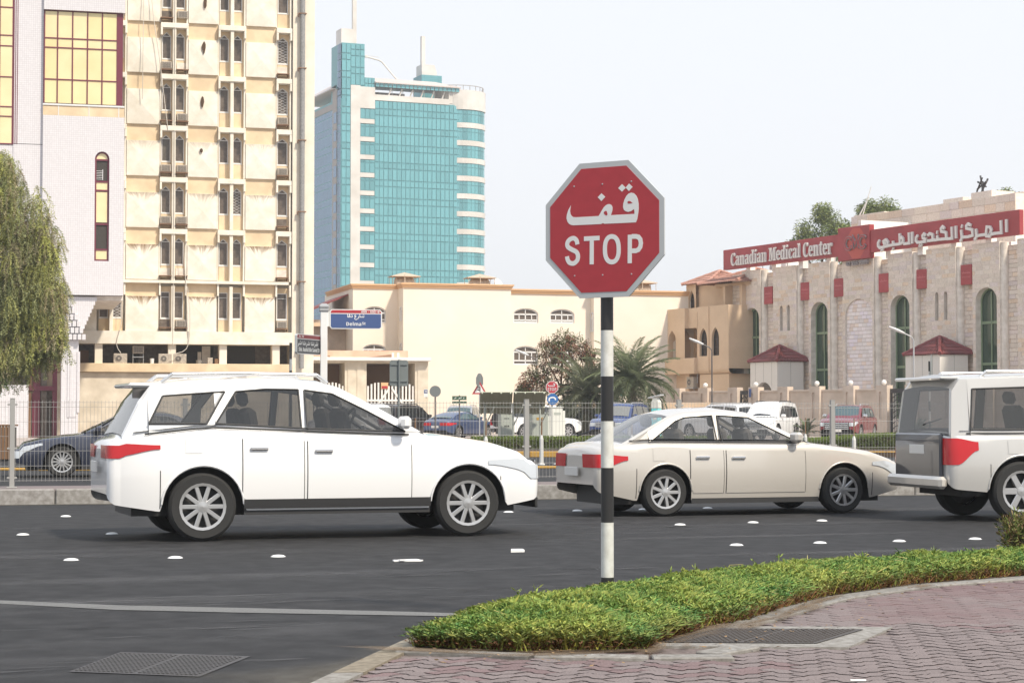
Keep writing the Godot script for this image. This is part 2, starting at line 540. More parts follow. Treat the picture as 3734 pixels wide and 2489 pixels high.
# ---------------------------------------------------------------- ground and roads
var KERB := PackedVector2Array([Vector2(-2.6, 2.0), Vector2(-1.62, 5.6), Vector2(-1.2, 7.4), Vector2(-.9, 9.06), Vector2(-.68, 10.25), Vector2(-.52, 11.0), Vector2(-.3, 11.65), Vector2(.05, 12.35), Vector2(.55, 13.15), Vector2(1.2, 14.05), Vector2(2.05, 15.0), Vector2(3.1, 15.8), Vector2(4.5, 16.55), Vector2(6.5, 17.25), Vector2(10, 18.2), Vector2(18, 19.8)])
var BED := PackedVector2Array([Vector2(-.52, 10.42), Vector2(.05, 10.17), Vector2(.67, 10.27), Vector2(.76, 10.62), Vector2(1.08, 11.28), Vector2(1.4, 11.8), Vector2(1.7, 12.5), Vector2(2.1, 13.32), Vector2(2.89, 14.28), Vector2(3.85, 15.0), Vector2(5.5, 15.75), Vector2(9, 16.9), Vector2(17, 18.8)])

func smooth_line(p: PackedVector2Array, step: float) -> PackedVector2Array:
	var c := Curve2D.new()
	for i in p.size():
		var a := p[maxi(i - 1, 0)]; var b := p[mini(i + 1, p.size() - 1)]
		var t := (b - a) / 6.0
		c.add_point(p[i], -t, t)
	var r := PackedVector2Array()
	var L := c.get_baked_length()
	var k := int(L / step)
	for i in k + 1:
		r.append(c.sample_baked(L * i / k, true))
	return r

func shifted(p: PackedVector2Array, d: float) -> PackedVector2Array:    # to the right of the way along it
	var r := PackedVector2Array()
	for i in p.size():
		var t := (p[mini(i + 1, p.size() - 1)] - p[maxi(i - 1, 0)]).normalized()
		r.append(p[i] + Vector2(t.y, -t.x) * d)
	return r

func flat(poly: PackedVector2Array, y: float, g: G) -> void:            # poly in (X, depth)
	var ix := Geometry2D.triangulate_polygon(poly)
	for i in range(0, ix.size(), 3):
		var a := poly[ix[i]]; var b := poly[ix[i + 1]]; var d := poly[ix[i + 2]]
		if (b - a).cross(d - a) < 0:
			var t := b; b = d; d = t
		g.tri(P(a.x, y, a.y), P(b.x, y, b.y), P(d.x, y, d.y))

func strip(g: G, a: PackedVector2Array, b: PackedVector2Array, ya: float, yb: float) -> void:   # b lies to the left of a
	for i in a.size() - 1:
		g.quad(P(a[i].x, ya, a[i].y), P(a[i + 1].x, ya, a[i + 1].y), P(b[i + 1].x, yb, b[i + 1].y), P(b[i].x, yb, b[i].y))

var bed_poly := PackedVector2Array()

func grounds() -> void:
	var g := G.new()
	flat(PackedVector2Array([Vector2(-1500, -300), Vector2(1500, -300), Vector2(1500, 3000), Vector2(-1500, 3000)]), -0.03, g)
	struct(obj("ground", g, "ground"))
	g = G.new()
	flat(PackedVector2Array([Vector2(-140, -20), Vector2(140, -20), Vector2(140, 90), Vector2(-140, 84)]), 0.0, g)
	struct(obj("road", g, "asphalt"))
	# worn paint and dust on the road
	g = G.new()
	flat(PackedVector2Array([Vector2(-6.5, 15.6), Vector2(-3.7, 14.47), Vector2(-2.76, 14.0), Vector2(-1.86, 13.8), Vector2(-.68, 13.6), Vector2(-.1, 13.5), Vector2(-.1, 13.66), Vector2(-.69, 13.86), Vector2(-1.9, 14.14), Vector2(-2.82, 14.34), Vector2(-3.75, 14.72), Vector2(-6.5, 15.85)]), 0.004, g)
	struct(obj("faded_stop_line_marking", g, "old_paint"))
	rng.seed = 77
	g = G.new()
	for k in 95:
		var u := rng.randf_range(-3.8, 3.5)
		var row := rng.randi_range(0, 3)
		var q := Vector2(u, [13.4, 15.6, 17.4, 12.0][row] + u * [.35, .36, .34, .5][row] + rng.randf_range(-.45, .45))
		var ln := rng.randf_range(.12, .6); var wd := rng.randf_range(.015, .06)
		var d := Vector2(.95, .33 + rng.randf_range(-.06, .06)).normalized(); var e := Vector2(-d.y, d.x)
		if Geometry2D.is_point_in_polygon(q + d * .7, island_poly()) or Geometry2D.is_point_in_polygon(q, island_poly()):
			continue
		veil(g, [q - d * ln, q + d * ln], wd, .004 + .00002 * k, rng.randf_range(.15, .45))
	struct(obj("scuffed_road_marking", g, "worn_paint"))
	g = G.new()
	for k in 26:
		var u := rng.randf_range(-7, 8)
		var q := Vector2(u, 11.5 + (k % 13) * 1.45 + u * .3 + rng.randf_range(-.5, .5))
		if Geometry2D.is_point_in_polygon(q, island_poly()) or Geometry2D.is_point_in_polygon(q + Vector2(.8, .2), island_poly()) or q.y > 31 + .26 * q.x:
			continue
		var d := Vector2(.955, .295); var ln := rng.randf_range(1.5, 4.5)
		if Geometry2D.is_point_in_polygon(q + d * ln, island_poly()): ln *= .3
		if Geometry2D.is_point_in_polygon(q + d * ln, island_poly()): continue
		veil(g, [q - d * ln, q + d * ln], rng.randf_range(.12, .45), .0022 + .00003 * k, rng.randf_range(.12, .3))
	struct(obj("polished_lane_marking", g, "worn_paint"))
	g = G.new()
	for k in 40:
		var q := Vector2(rng.randf_range(-5, 5), rng.randf_range(10.5, 29))
		if Geometry2D.is_point_in_polygon(q, island_poly()) or Geometry2D.is_point_in_polygon(q + Vector2(.5, 0), island_poly()): continue
		veil(g, [q - Vector2(.3, .08) * rng.randf_range(.2, 1.6), q + Vector2(.3, .09) * rng.randf_range(.2, 1.6)], rng.randf_range(.05, .2), .0034 + .00001 * k, rng.randf_range(.1, .35))
	struct(obj("oil_stain_marking", g, "oil_veil"))
	g = G.new()
	var kl := smooth_line(KERB, 0.25)
	for lay in 3:
		var edge := PackedVector2Array()
		for i in kl.size():
			var wv := (.55 + .22 * lay) * (1.0 + .25 * sin(i * 1.1 + lay) + .2 * sin(i * 2.7 + lay * 2.0))
			var t := (kl[mini(i + 1, kl.size() - 1)] - kl[maxi(i - 1, 0)]).normalized()
			edge.append(kl[i] - Vector2(t.y, -t.x) * wv * clampf((13.0 - kl[i].y) / 3.0, 0.15, 1.0))
		for i in kl.size() - 1:
			var cols := [Color(1, 1, 1, .42), Color(1, 1, 1, .42), Color(1, 1, 1, 0), Color(1, 1, 1, 0)]
			var y := .0045 + .0004 * lay
			shade4(g, [P(kl[i].x, y, kl[i].y), P(kl[i + 1].x, y, kl[i + 1].y), P(edge[i + 1].x, y, edge[i + 1].y), P(edge[i].x, y, edge[i].y)], cols)
	struct(obj("dusty_road_edge", g, "dust_veil"))
	parking()
	median()
	island()


func shade4(g: G, p: Array, cl: Array) -> void:       # a quad whose corners have their own colour and opacity
	var k: Vector3 = (p[2] - p[0]).cross(p[3] - p[1]).normalized()
	for f in [[0, 1, 2], [0, 2, 3]]:
		g.t3(p[f[0]], p[f[1]], p[f[2]], k, k, k)
		var m := g.c.size()
		g.c[m - 3] = cl[f[0]]; g.c[m - 2] = cl[f[2]]; g.c[m - 1] = cl[f[1]]

func veil(g: G, line: Array, wd: float, y: float, op: float) -> void:      # a streak that fades out to all sides
	var a: Vector2 = line[0]; var b: Vector2 = line[1]
	var d := (b - a).normalized(); var e := Vector2(-d.y, d.x) * wd
	var m := (a + b) / 2
	var O := Color(1, 1, 1, op); var Z := Color(1, 1, 1, 0)
	for s in [-1.0, 1.0]:
		for h in [[a, m, false], [m, b, true]]:
			var p: Vector2 = h[0]; var q: Vector2 = h[1]
			var pts := [P(p.x, y, p.y), P(q.x, y, q.y), P(q.x + e.x * s, y, q.y + e.y * s), P(p.x + e.x * s, y, p.y + e.y * s)]
			var cs := [O if h[2] else Z, Z if h[2] else O, Z, Z]
			if s < 0:
				pts = [pts[1], pts[0], pts[3], pts[2]]; cs = [cs[1], cs[0], Z, Z]
			shade4(g, pts, cs)

func island_poly() -> PackedVector2Array:
	var p := PackedVector2Array(KERB)
	p.append(Vector2(18, 2))
	return p

func parking() -> void:
	var g := G.new()
	g.bx(-60, 70, -.02, .2, -300, -79)
	var lot := struct(obj("parking_lot", g, "lot"))
	g = G.new()
	g.bx(1.5, 5.2, .2, .206, -93, -90.5)
	obj("turquoise_bay_line", g, "teal_paint", lot)
	# the low kerb in front of the hedges, painted yellow and white in turns
	var kerb := Node3D.new(); kerb.name = "far_kerb"; kerb.position = P(-12, 0, 66.2); add_child(kerb)
	struct(kerb)
	g = G.new(); g.box(Vector3(0, .09, 0), Vector3(1.46, .2, .22), .02)
	var me := g.mesh()
	for i in 24:
		var k := obj("kerbstone", me, "yellow" if i % 4 < 2 else "concrete", kerb)
		k.position = Vector3(i * 1.48, 0, (i % 3) * .02 - i * .02)
	g = G.new(); g.bx(-24, 24, -.02, .16, -12.5, -.12)
	var verge := obj("planted_verge", g, "soil"); verge.position = P(3, 0, 66.2); struct(verge)
	# the slim yellow divider nearer to the fence
	var dv := Node3D.new(); dv.name = "lane_divider_kerb"; add_child(dv); struct(dv)
	g = G.new(); g.box(Vector3(0, .03, 0), Vector3(1.5, .07, .2), .02)
	me = g.mesh()
	for q in [[-14.2, 50.4], [-12.6, 50], [-11, 49.8], [-2.2, 51.4], [-.6, 51.6], [1.0, 51.9], [8.4, 52.4], [10.0, 52.6], [11.6, 52.7]]:
		var o := obj("divider_block", me, "yellow", dv)
		o.position = P(q[0], 0, q[1]); o.rotation.y = .1

var FY := 0.2545
func median() -> void:
	var md := Node3D.new(); md.name = "median_kerb"; md.position = P(0, 0, 32.6); md.rotation.y = FY; add_child(md); struct(md)
	rng.seed = 4
	var sh := []
	for k in 4:
		var g := G.new()
		var s := .86 + .07 * k
		g.col = Color(s, s, s * .985)
		g.box(Vector3(0, .11, -.075), Vector3(1.185, .25, .15), .018)
		sh.append(g.mesh())
	for i in range(-13, 14):
		var o := obj("kerbstone", sh[rng.randi() % 4], "kerb_stone", md)
		o.position = Vector3(i * 1.2 + .55, rng.randf_range(-.006, .004), rng.randf_range(-.006, .006))
	var g2 := G.new(); g2.bx(-16, 16, -.02, .225, -1.75, -.155)
	var pv := obj("median_pavement", g2, "paver"); pv.position = P(0, 0, 32.6); pv.rotation.y = FY; struct(pv)
	g2 = G.new(); g2.bx(-40, 16, -.0, .006, -.02, .1)
	var yl := obj("faded_edge_line_marking", g2, "dust"); yl.position = P(0, 0, 32.55); yl.rotation.y = FY; struct(yl)

func paver_shape(sx: float, sz: float) -> PackedVector2Array:    # a zigzag paver
	var p := PackedVector2Array()
	var k := sz * .11
	for i in 5:
		p.append(Vector2(-sx / 2 + sx * i / 4.0, -sz / 2 + (k if i % 2 else -k)))
	for i in 5:
		p.append(Vector2(sx / 2 - sx * i / 4.0, sz / 2 + (k if i % 2 else -k)))
	return p

func island() -> void:
	var line := smooth_line(KERB, .12)
	var inner := shifted(line, .15)
	# the slab under it all
	var poly := PackedVector2Array(shifted(line, .08)); poly.append(Vector2(18, 1.5)); poly.append(Vector2(-2, 1.5))
	var g := G.new()
	flat(poly, .1445, g)
	struct(obj("pavement_bed", g, "mortar"))
	# kerb stones along the road side, each a stone of its own
	var kerb := Node3D.new(); kerb.name = "island_kerb"; add_child(kerb); struct(kerb)
	rng.seed = 9
	var i := 0
	var n := 0
	while i < line.size() - 9 and n < 40:
		var j := i + 7
		var a := PackedVector2Array(); var b := PackedVector2Array()
		for q in range(i, j + 1):
			a.append(inner[q]); b.append(line[q])
		var d := (a[a.size() - 1] - a[0]).normalized() * .007
		a[0] += d; b[0] += d; a[-1] -= d; b[-1] -= d
		g = G.new()
		var tone: Color = [Color(1.0, .93, .78), Color(.98, .97, .95), Color(.93, .83, .66), Color(.96, .97, 1.0)][[0, 3, 0, 2, 3, 2, 0, 3, 1, 2][n % 10]]
		g.col = tone * rng.randf_range(.92, 1.05)
		strip(g, a, b, .16, .155)
		strip(g, b, b, .155, -.02)
		strip(g, shifted(a, 0), a, .1, .16)
		for e in [0, a.size() - 1]:
			var s := 1.0 if e else -1.0
			var pa := P(a[e].x, .16, a[e].y); var pb := P(b[e].x, .155, b[e].y)
			var la := Vector3(pa.x, -.02, pa.z); var lb := Vector3(pb.x, -.02, pb.z)
			if s > 0: g.quad(la, lb, pb, pa)
			else: g.quad(lb, la, pa, pb)
		obj("kerbstone", g, "concrete", kerb)
		i = j; n += 1
	# the bed of plants
	bed_poly = PackedVector2Array(BED)
	var back := shifted(line, .2)
	for q in range(back.size() - 1, -1, -1):
		if back[q].y > 10.55:
			bed_poly.append(back[q])
	g = G.new()
	flat(bed_poly, .163, g)
	struct(obj("planting_soil", g, "soil"))
	# flush edging stones round the bed
	var edging := Node3D.new(); edging.name = "bed_edging"; add_child(edging); struct(edging)
	var zones := []
	for e in [[-.58, 10.24, .1, 10.03, .13], [.11, 10.03, .68, 9.97, .13], [.69, 9.97, 1.1, 9.98, .14], [.99, 10.12, 1.22, 10.42, .16],
			[1.16, 11.4, 1.45, 11.83, .24], [1.46, 11.85, 1.78, 12.5, .2], [1.79, 12.52, 2.17, 13.25, .17], [2.18, 13.26, 2.93, 14.17, .16], [2.94, 14.18, 3.88, 14.9, .16], [3.89, 14.91, 5.5, 15.64, .16], [5.52, 15.65, 9, 16.8, .16]]:
		g = G.new()
		var a := Vector2(e[0], e[1]); var b := Vector2(e[2], e[3])
		var L := a.distance_to(b); var d := (b - a).normalized()
		g.col = Color(1, 1, 1) * rng.randf_range(.86, 1.08)
		g.box(Vector3(L / 2, 0, 0), Vector3(L - .006, .06, e[4]), .006)
		var o := obj("edging_stone", g, "concrete", edging)
		o.position = P(a.x, .134, a.y); o.rotation.y = d.angle()
		var q: Variant = Vector2(-d.y, d.x) * (e[4] / 2 + .01)
		zones.append(PackedVector2Array([a - q, b - q, b + q, a + q]))
	# the manhole frame and its two ribbed covers
	var slab := PackedVector2Array([Vector2(.72, 10.45), Vector2(1.14, 11.44), Vector2(2.16, 11.4), Vector2(1.74, 10.4)])
	zones.append(slab)
	zones.append(PackedVector2Array([Vector2(.66, 10.0), Vector2(1.1, 10.0), Vector2(1.2, 10.44), Vector2(.7, 10.6)]))
	zones.append(bed_poly)
	g = G.new(); flat(slab, .158, g)
	for q in 4:
		var a := slab[q]; var b := slab[(q + 1) % 4]
		g.quad(P(b.x, .1, b.y), P(a.x, .1, a.y), P(a.x, .158, a.y), P(b.x, .158, b.y))
	var fr := obj("manhole_surround", g, "concrete"); struct(fr)
	manhole("iron manhole cover set in the brick pavement beside the planted bed", Vector2(.79, 10.6), Vector2(1.17, 11.28), Vector2(1.97, 11.24), Vector2(1.6, 10.55), .162)
	manhole("iron manhole cover sunk in the asphalt at the bottom left", Vector2(-2.34, 10.62), Vector2(-2.24, 11.5), Vector2(-1.47, 11.3), Vector2(-1.62, 10.42), .004, "road_iron")
	# pavers
	var pave := Node3D.new(); pave.name = "brick_pavement"; add_child(pave); struct(pave)
	var sx := .2; var sz := .1
	var shapes := []
	for k in 7:
		g = G.new()
		var pl := paver_shape(sx - .005, sz - .0035)
		var s: float = [.97, .92, .88, .95, .85, .8, .9][k]
		g.col = Color(s, s * (1.0 if k < 4 else .84), s * (1.0 if k < 4 else .86))
		var top := Geometry2D.offset_polygon(pl, -.004)[0]
		g.x = Transform3D(Basis(Vector3.RIGHT, -PI / 2), Vector3.ZERO)
		g.prism(top, .015, .015)
		if top.size() == pl.size():
			pass
		g.prism(pl, -.02, .011)
		shapes.append(g.mesh())
	var spots := []
	var d1 := Vector2(cos(PI / 4 - .12), sin(PI / 4 - .12)); var d2 := Vector2(-d1.y, d1.x)
	var isl := PackedVector2Array(shifted(line, .2)); isl.append(Vector2(18, 2)); isl.append(Vector2(-1, 2))
	for cx in range(-60, 120):
		for cy in range(-90, 110):
			var res := posmod(cx - cy, 4)
			if res != 0 and res != 3:
				continue
			var lying := res == 0
			var pt := Vector2(0, 7.6) + (d1 * (cx + (1.0 if lying else .5)) + d2 * (cy + (.5 if lying else 1.0))) * sz
			if pt.y < 8.6 or pt.y > 19 or absf(pt.x) > pt.y * .262 + .2 or not Geometry2D.is_point_in_polygon(pt, isl) or not Geometry2D.is_point_in_polygon(pt + Vector2(.0021, .0033), isl):
				continue
			var ok := true
			for z in zones:
				if Geometry2D.is_point_in_polygon(pt, z):
					ok = false; break
			if ok:
				spots.append([pt, d1.angle() if lying else d2.angle()])
	spots.sort_custom(func(a, b): return a[0].y < b[0].y)
	var patch := FastNoiseLite.new(); patch.seed = 8; patch.frequency = .35
	var rest := []; var tints := []
	for k in spots.size():
		var pt: Vector2 = spots[k][0]
		var red := clampf(patch.get_noise_2d(pt.x, pt.y) * 1.2 + (pt.y - 10.5) * .16 + rng.randf_range(-.25, .25), 0, 1)
		var tf := Transform3D(Basis(Vector3.UP, spots[k][1]).rotated(Vector3.RIGHT, rng.randf_range(-.012, .012)).rotated(Vector3.FORWARD, rng.randf_range(-.008, .008)), P(pt.x, .136 + rng.randf_range(-.0015, .0015), pt.y))
		if pt.y > 8.85 and pave.get_child_count() < 299:
			var o := obj("paver", shapes[rng.randi() % 4 if rng.randf() > red else 4 + rng.randi() % 3], "paver", pave)
			o.transform = tf
		else:
			rest.append(tf)
			var s := rng.randf_range(.86, .97) * (1.0 - .1 * red)
			tints.append(Color(s, s * (1.0 - .19 * red), s * (1.0 - .17 * red)))
	var g3 := G.new()
	g3.x = Transform3D(Basis(Vector3.RIGHT, -PI / 2), Vector3.ZERO)
	g3.prism(paver_shape(sx - .005, sz - .0035), -.02, .014)
	many("farther_pavers", g3.mesh(), "paver", rest, tints, pave)

func manhole(label: String, a: Vector2, b: Vector2, c: Vector2, d: Vector2, y: float, iron := "cast_iron") -> void:
	var t := thing("manhole_cover", label, "manhole", P((a.x + c.x) / 2, y, (a.y + c.y) / 2))
	var m := (a + c) / 2
	var rel := func(p: Vector2, h: float) -> Vector3: return P(p.x - m.x, h, p.y - m.y)
	var g := G.new()
	g.quad(rel.call(a, .0005), rel.call(d, .0005), rel.call(c, .0005), rel.call(b, .0005))
	obj("frame", g, iron, t)
	for half in 2:
		g = G.new()
		var u0 := .02 + half * .49; var u1 := u0 + .46
		for i in 13:
			for j in 14:
				var s0 := lerpf(u0, u1, (i + .12) / 13.0); var s1 := lerpf(u0, u1, (i + .72) / 13.0)
				var r0 := .04 + .92 * (j + .14) / 14.0; var r1 := .04 + .92 * (j + .7) / 14.0
				var q := func(s: float, r: float) -> Vector2: return a.lerp(d, s).lerp(b.lerp(c, s), r)
				var k := .006
				g.quad(rel.call(q.call(s0, r0), k), rel.call(q.call(s1, r0), k), rel.call(q.call(s1, r1), k), rel.call(q.call(s0, r1), k))
				g.quad(rel.call(q.call(s0, r0), 0), rel.call(q.call(s1, r0), 0), rel.call(q.call(s1, r0), k), rel.call(q.call(s0, r0), k))
		stuff(obj("cover_ribs", g, iron, t))

# ---------------------------------------------------------------- street furniture
func nth(i: int) -> String:
	return ["first", "second", "third", "fourth", "fifth", "sixth", "seventh", "eighth", "ninth", "tenth", "eleventh", "twelfth"][i]

func studs() -> void:
	var g := G.new()
	var pr := []
	for i in 7:
		var a := PI / 2 * i / 6.0
		pr.append(Vector2(.066 * cos(a), .003 + .016 * sin(a)))
	pr.push_front(Vector2(.075, 0))
	g.lathe(pr, 14)
	var me := g.mesh()
	var rows := [["in the row nearest the camera", [[-5.05, 18.5], [-4.14, 18.84], [-3.21, 19.13], [-2.25, 19.31], [2.35, 21.0], [3.28, 21.36], [4.18, 21.65], [5.09, 22.04]]],
		["in the middle row across the road", [[-5.57, 22.84], [-4.59, 23.01], [-3.6, 23.18], [2.09, 24.94], [3.06, 25.45], [4.0, 25.88]]],
		["in the far row by the kerb", [[-6.01, 27.0], [-.05, 28.22], [.93, 28.61], [1.9, 29.0], [2.87, 29.42]]],
		["in the first row beyond the mesh fence", [[.35, 57.6], [1.25, 56.7], [2.1, 57.3], [10.3, 57.2], [11.2, 57.9], [12.2, 56.6]]],
		["in the second row beyond the mesh fence", [[-.9, 60.2], [-.1, 60.9], [1.55, 61.3], [3.2, 62.0], [10.7, 61.5]]]]
	for r in rows:
		var list: Array = r[1]
		for i in list.size():
			var o := obj("road_stud", me, "stud")
			o.position = P(list[i][0], .002, list[i][1])
			meta(o, "white domed road stud, %s from the left %s" % [nth(i), r[0]], "road stud", "white road studs")
	g = G.new()
	g.prism(PackedVector2Array([Vector2(-.13, -.05), Vector2(.12, -.055), Vector2(.145, .02), Vector2(.02, .06), Vector2(-.14, .04)]), 0, .012)
	g.x = Transform3D(Basis(Vector3(0, 0, 1), .4), Vector3(0, 0, .011))
	g.prism(PackedVector2Array([Vector2(-.1, -.04), Vector2(.1, -.045), Vector2(.1, .03), Vector2(-.09, .035)]), 0, .006)
	var o2 := obj("broken_plate", g, "stud"); o2.position = P(-.97, .004, 18.67); o2.rotation = Vector3(-PI / 2, .1, 0)
	meta(o2, "flattened white scrap on the asphalt in front of the white SUV", "litter", "litter on the road")
	g = G.new()
	g.prism(PackedVector2Array([Vector2(-.08, -.04), Vector2(.07, -.05), Vector2(.09, .03), Vector2(-.03, .05)]), 0, .022)
	o2 = obj("broken_plate", g, "stud"); o2.position = P(.04, .004, 19.99); o2.rotation = Vector3(-PI / 2 + .08, .5, 0)
	meta(o2, "small grey and white scrap on the asphalt left of the stop sign pole", "litter", "litter on the road")
	g = G.new(); g.tube(Vector3(-.035, .005, 0), Vector3(.035, .005, .005), .0045, .0045, 8)
	o2 = obj("cigarette_end", g, "stud"); o2.position = P(1.565, .154, 9.09)
	meta(o2, "white cigarette end lying on the brick pavement", "litter")

# outlines traced in the plane of the big sign: hundredths of its height, x to the right and y upwards from its centre
func sg(list: Array) -> PackedVector2Array:
	var r := PackedVector2Array()
	for q in list:
		var dx: float = q[0] - 790.0
		r.append(Vector2(dx * .000793, -(q[1] - 884.0 + .043 * dx) * .000694))
	return r

func octagon(a: float) -> PackedVector2Array:
	var p := PackedVector2Array()
	for i in 8:
		var t := PI / 8 + i * PI / 4
		p.append(Vector2(cos(t), sin(t)) * a / cos(PI / 8))
	return p

func curve(p: Array, k := 6) -> PackedVector2Array:      # a smooth line through points
	var r := PackedVector2Array()
	for i in p.size() - 1:
		var a := Vector2(p[maxi(i - 1, 0)][0], p[maxi(i - 1, 0)][1]); var b := Vector2(p[i][0], p[i][1])
		var c := Vector2(p[i + 1][0], p[i + 1][1]); var d := Vector2(p[mini(i + 2, p.size() - 1)][0], p[mini(i + 2, p.size() - 1)][1])
		for j in k:
			r.append(b.cubic_interpolate(c, a, d, j / float(k)))
	var e: Array = p[p.size() - 1]
	r.append(Vector2(e[0], e[1]))
	return r

func arr(p: PackedVector2Array) -> Array:
	var r := []
	for q in p:
		r.append([q.x, q.y])
	return r

func stop_sign() -> void:
	var t := thing("stop_sign", "large red octagonal stop sign on a black and white pole in the green bed", "stop sign", P(.621, .15, 13.06))
	var cuts := [[0.0, .155, "pole_black"], [.155, .51, "pole_white"], [.51, .865, "pole_black"], [.865, 1.168, "pole_white"], [1.168, 1.46, "pole_black"], [1.46, 1.76, "pole_white"], [1.76, 2.3, "pole_black"]]
	for c in cuts:
		var g := G.new()
		g.lathe([Vector2(.0415, c[0]), Vector2(.0415, c[1])], 28)
		obj("pole_band", g, c[2], t)
	var g1 := G.new(); g1.lathe([Vector2(.04, 2.3), Vector2(.04, 2.62), Vector2(0, 2.625)], 20)
	obj("pole_top", g1, "galvanised", t)
	var s := part("sign_board", t, Vector3(-.022, 2.415, .058), -.56)
	var g := G.new(); g.prism(octagon(.443), -.012, 0, true)
	obj("border_plate", g, "sign_grey", s)
	g = G.new(); g.prism(octagon(.407), 0, .0022)
	obj("red_face", g, "sign_red", s)
	g = G.new()
	g.box(Vector3(0, .16, -.03), Vector3(.62, .04, .03)); g.box(Vector3(0, -.2, -.03), Vector3(.62, .04, .03))
	obj("rear_bracket", g, "galvanised", s)
	# the word above: two joined letters with their dots
	var body := [[480, 648], [455, 690], [439, 738], [436, 772], [444, 803], [460, 825], [480, 836], [502, 840], [640, 836], [766, 832], [783, 823], [799, 830], [950, 826], [1092, 821], [1104, 790], [1113, 735], [1118, 690], [1116, 645], [1110, 605], [1095, 572], [1074, 550], [1050, 543], [1025, 551], [1003, 573], [985, 608], [974, 645], [972, 678], [980, 702], [998, 717], [1020, 722], [1045, 717], [1062, 706], [1074, 697], [1078, 718], [1078, 742], [968, 746], [858, 750], [866, 727], [873, 700], [873, 675], [865, 656], [850, 647], [832, 646], [812, 655], [792, 674], [772, 705], [756, 735], [742, 756], [640, 760], [525, 764], [503, 762], [487, 752], [475, 733], [470, 705], [473, 676]]
	g = G.new()
	g.prism(sg(body), .0022, .0034)
	for d in [[[963, 461], [998, 496], [963, 532], [927, 498]], [[1028, 458], [1062, 490], [1027, 528], [997, 494]], [[770, 543], [806, 577], [769, 616], [734, 579]]]:
		g.prism(sg(d), .0022, .0034)
	obj("upper_lettering", g, "sign_white", s)
	g = G.new()
	g.prism(sg([[1013, 634], [1018, 624], [1028, 620], [1042, 624], [1062, 640], [1045, 644], [1020, 646]]), .0034, .0042)
	g.prism(sg([[791, 729], [797, 716], [808, 709], [818, 710], [824, 725], [828, 745], [818, 753], [803, 746]]), .0034, .0042)
	obj("letter_counter", g, "sign_red", s)
	# STOP
	var letters := {
		"S": [[540, 1022], [532, 985], [508, 964], [478, 968], [452, 990], [442, 1020], [452, 1048], [490, 1072], [528, 1092], [545, 1125], [540, 1168], [515, 1196], [490, 1202], [462, 1192], [446, 1165], [440, 1135]],
		"O": [], "T": [], "P": []}
	var w := .0305
	for k in letters:
		g = G.new()
		if k == "S":
			g.ribbon(sg(arr(curve(letters[k], 5))), w, .0022, .0034)
		elif k == "T":
			g.ribbon(sg([[603, 969], [751, 963]]), w * .98, .0022, .0034)
			g.ribbon(sg([[677, 985], [676, 1211]]), w, .0022, .0033)
		elif k == "O":
			var ring := []
			for i in 32:
				var a := TAU * i / 32
				ring.append([866 + 65 * signf(cos(a)) * pow(absf(cos(a)), .9), 1070 + 120 * signf(sin(a)) * pow(absf(sin(a)), .82)])
			g.ribbon(sg(ring), w, .0022, .0034, true)
		else:
			g.ribbon(sg([[1035, 936], [1033, 1202]]), w, .0022, .0034)
			g.ribbon(sg([[1052, 952], [1090, 952], [1114, 958], [1131, 980], [1137, 1015], [1131, 1050], [1114, 1076], [1090, 1086], [1052, 1086]]), w, .0022, .0033)
		obj("letter", g, "sign_white", s)
	g = G.new(); g.lathe([Vector2(.0055, 0), Vector2(.005, .003), Vector2(0, .0045)], 8)
	var rv := g.mesh()
	for q in [[509, 471], [779, 456], [1050, 438], [513, 1319], [780, 1311], [1049, 1302]]:
		var p := sg([q])[0]
		var o := obj("rivet", rv, "galvanised", s)
		o.position = Vector3(p.x, p.y, .0022); o.rotation.x = PI / 2

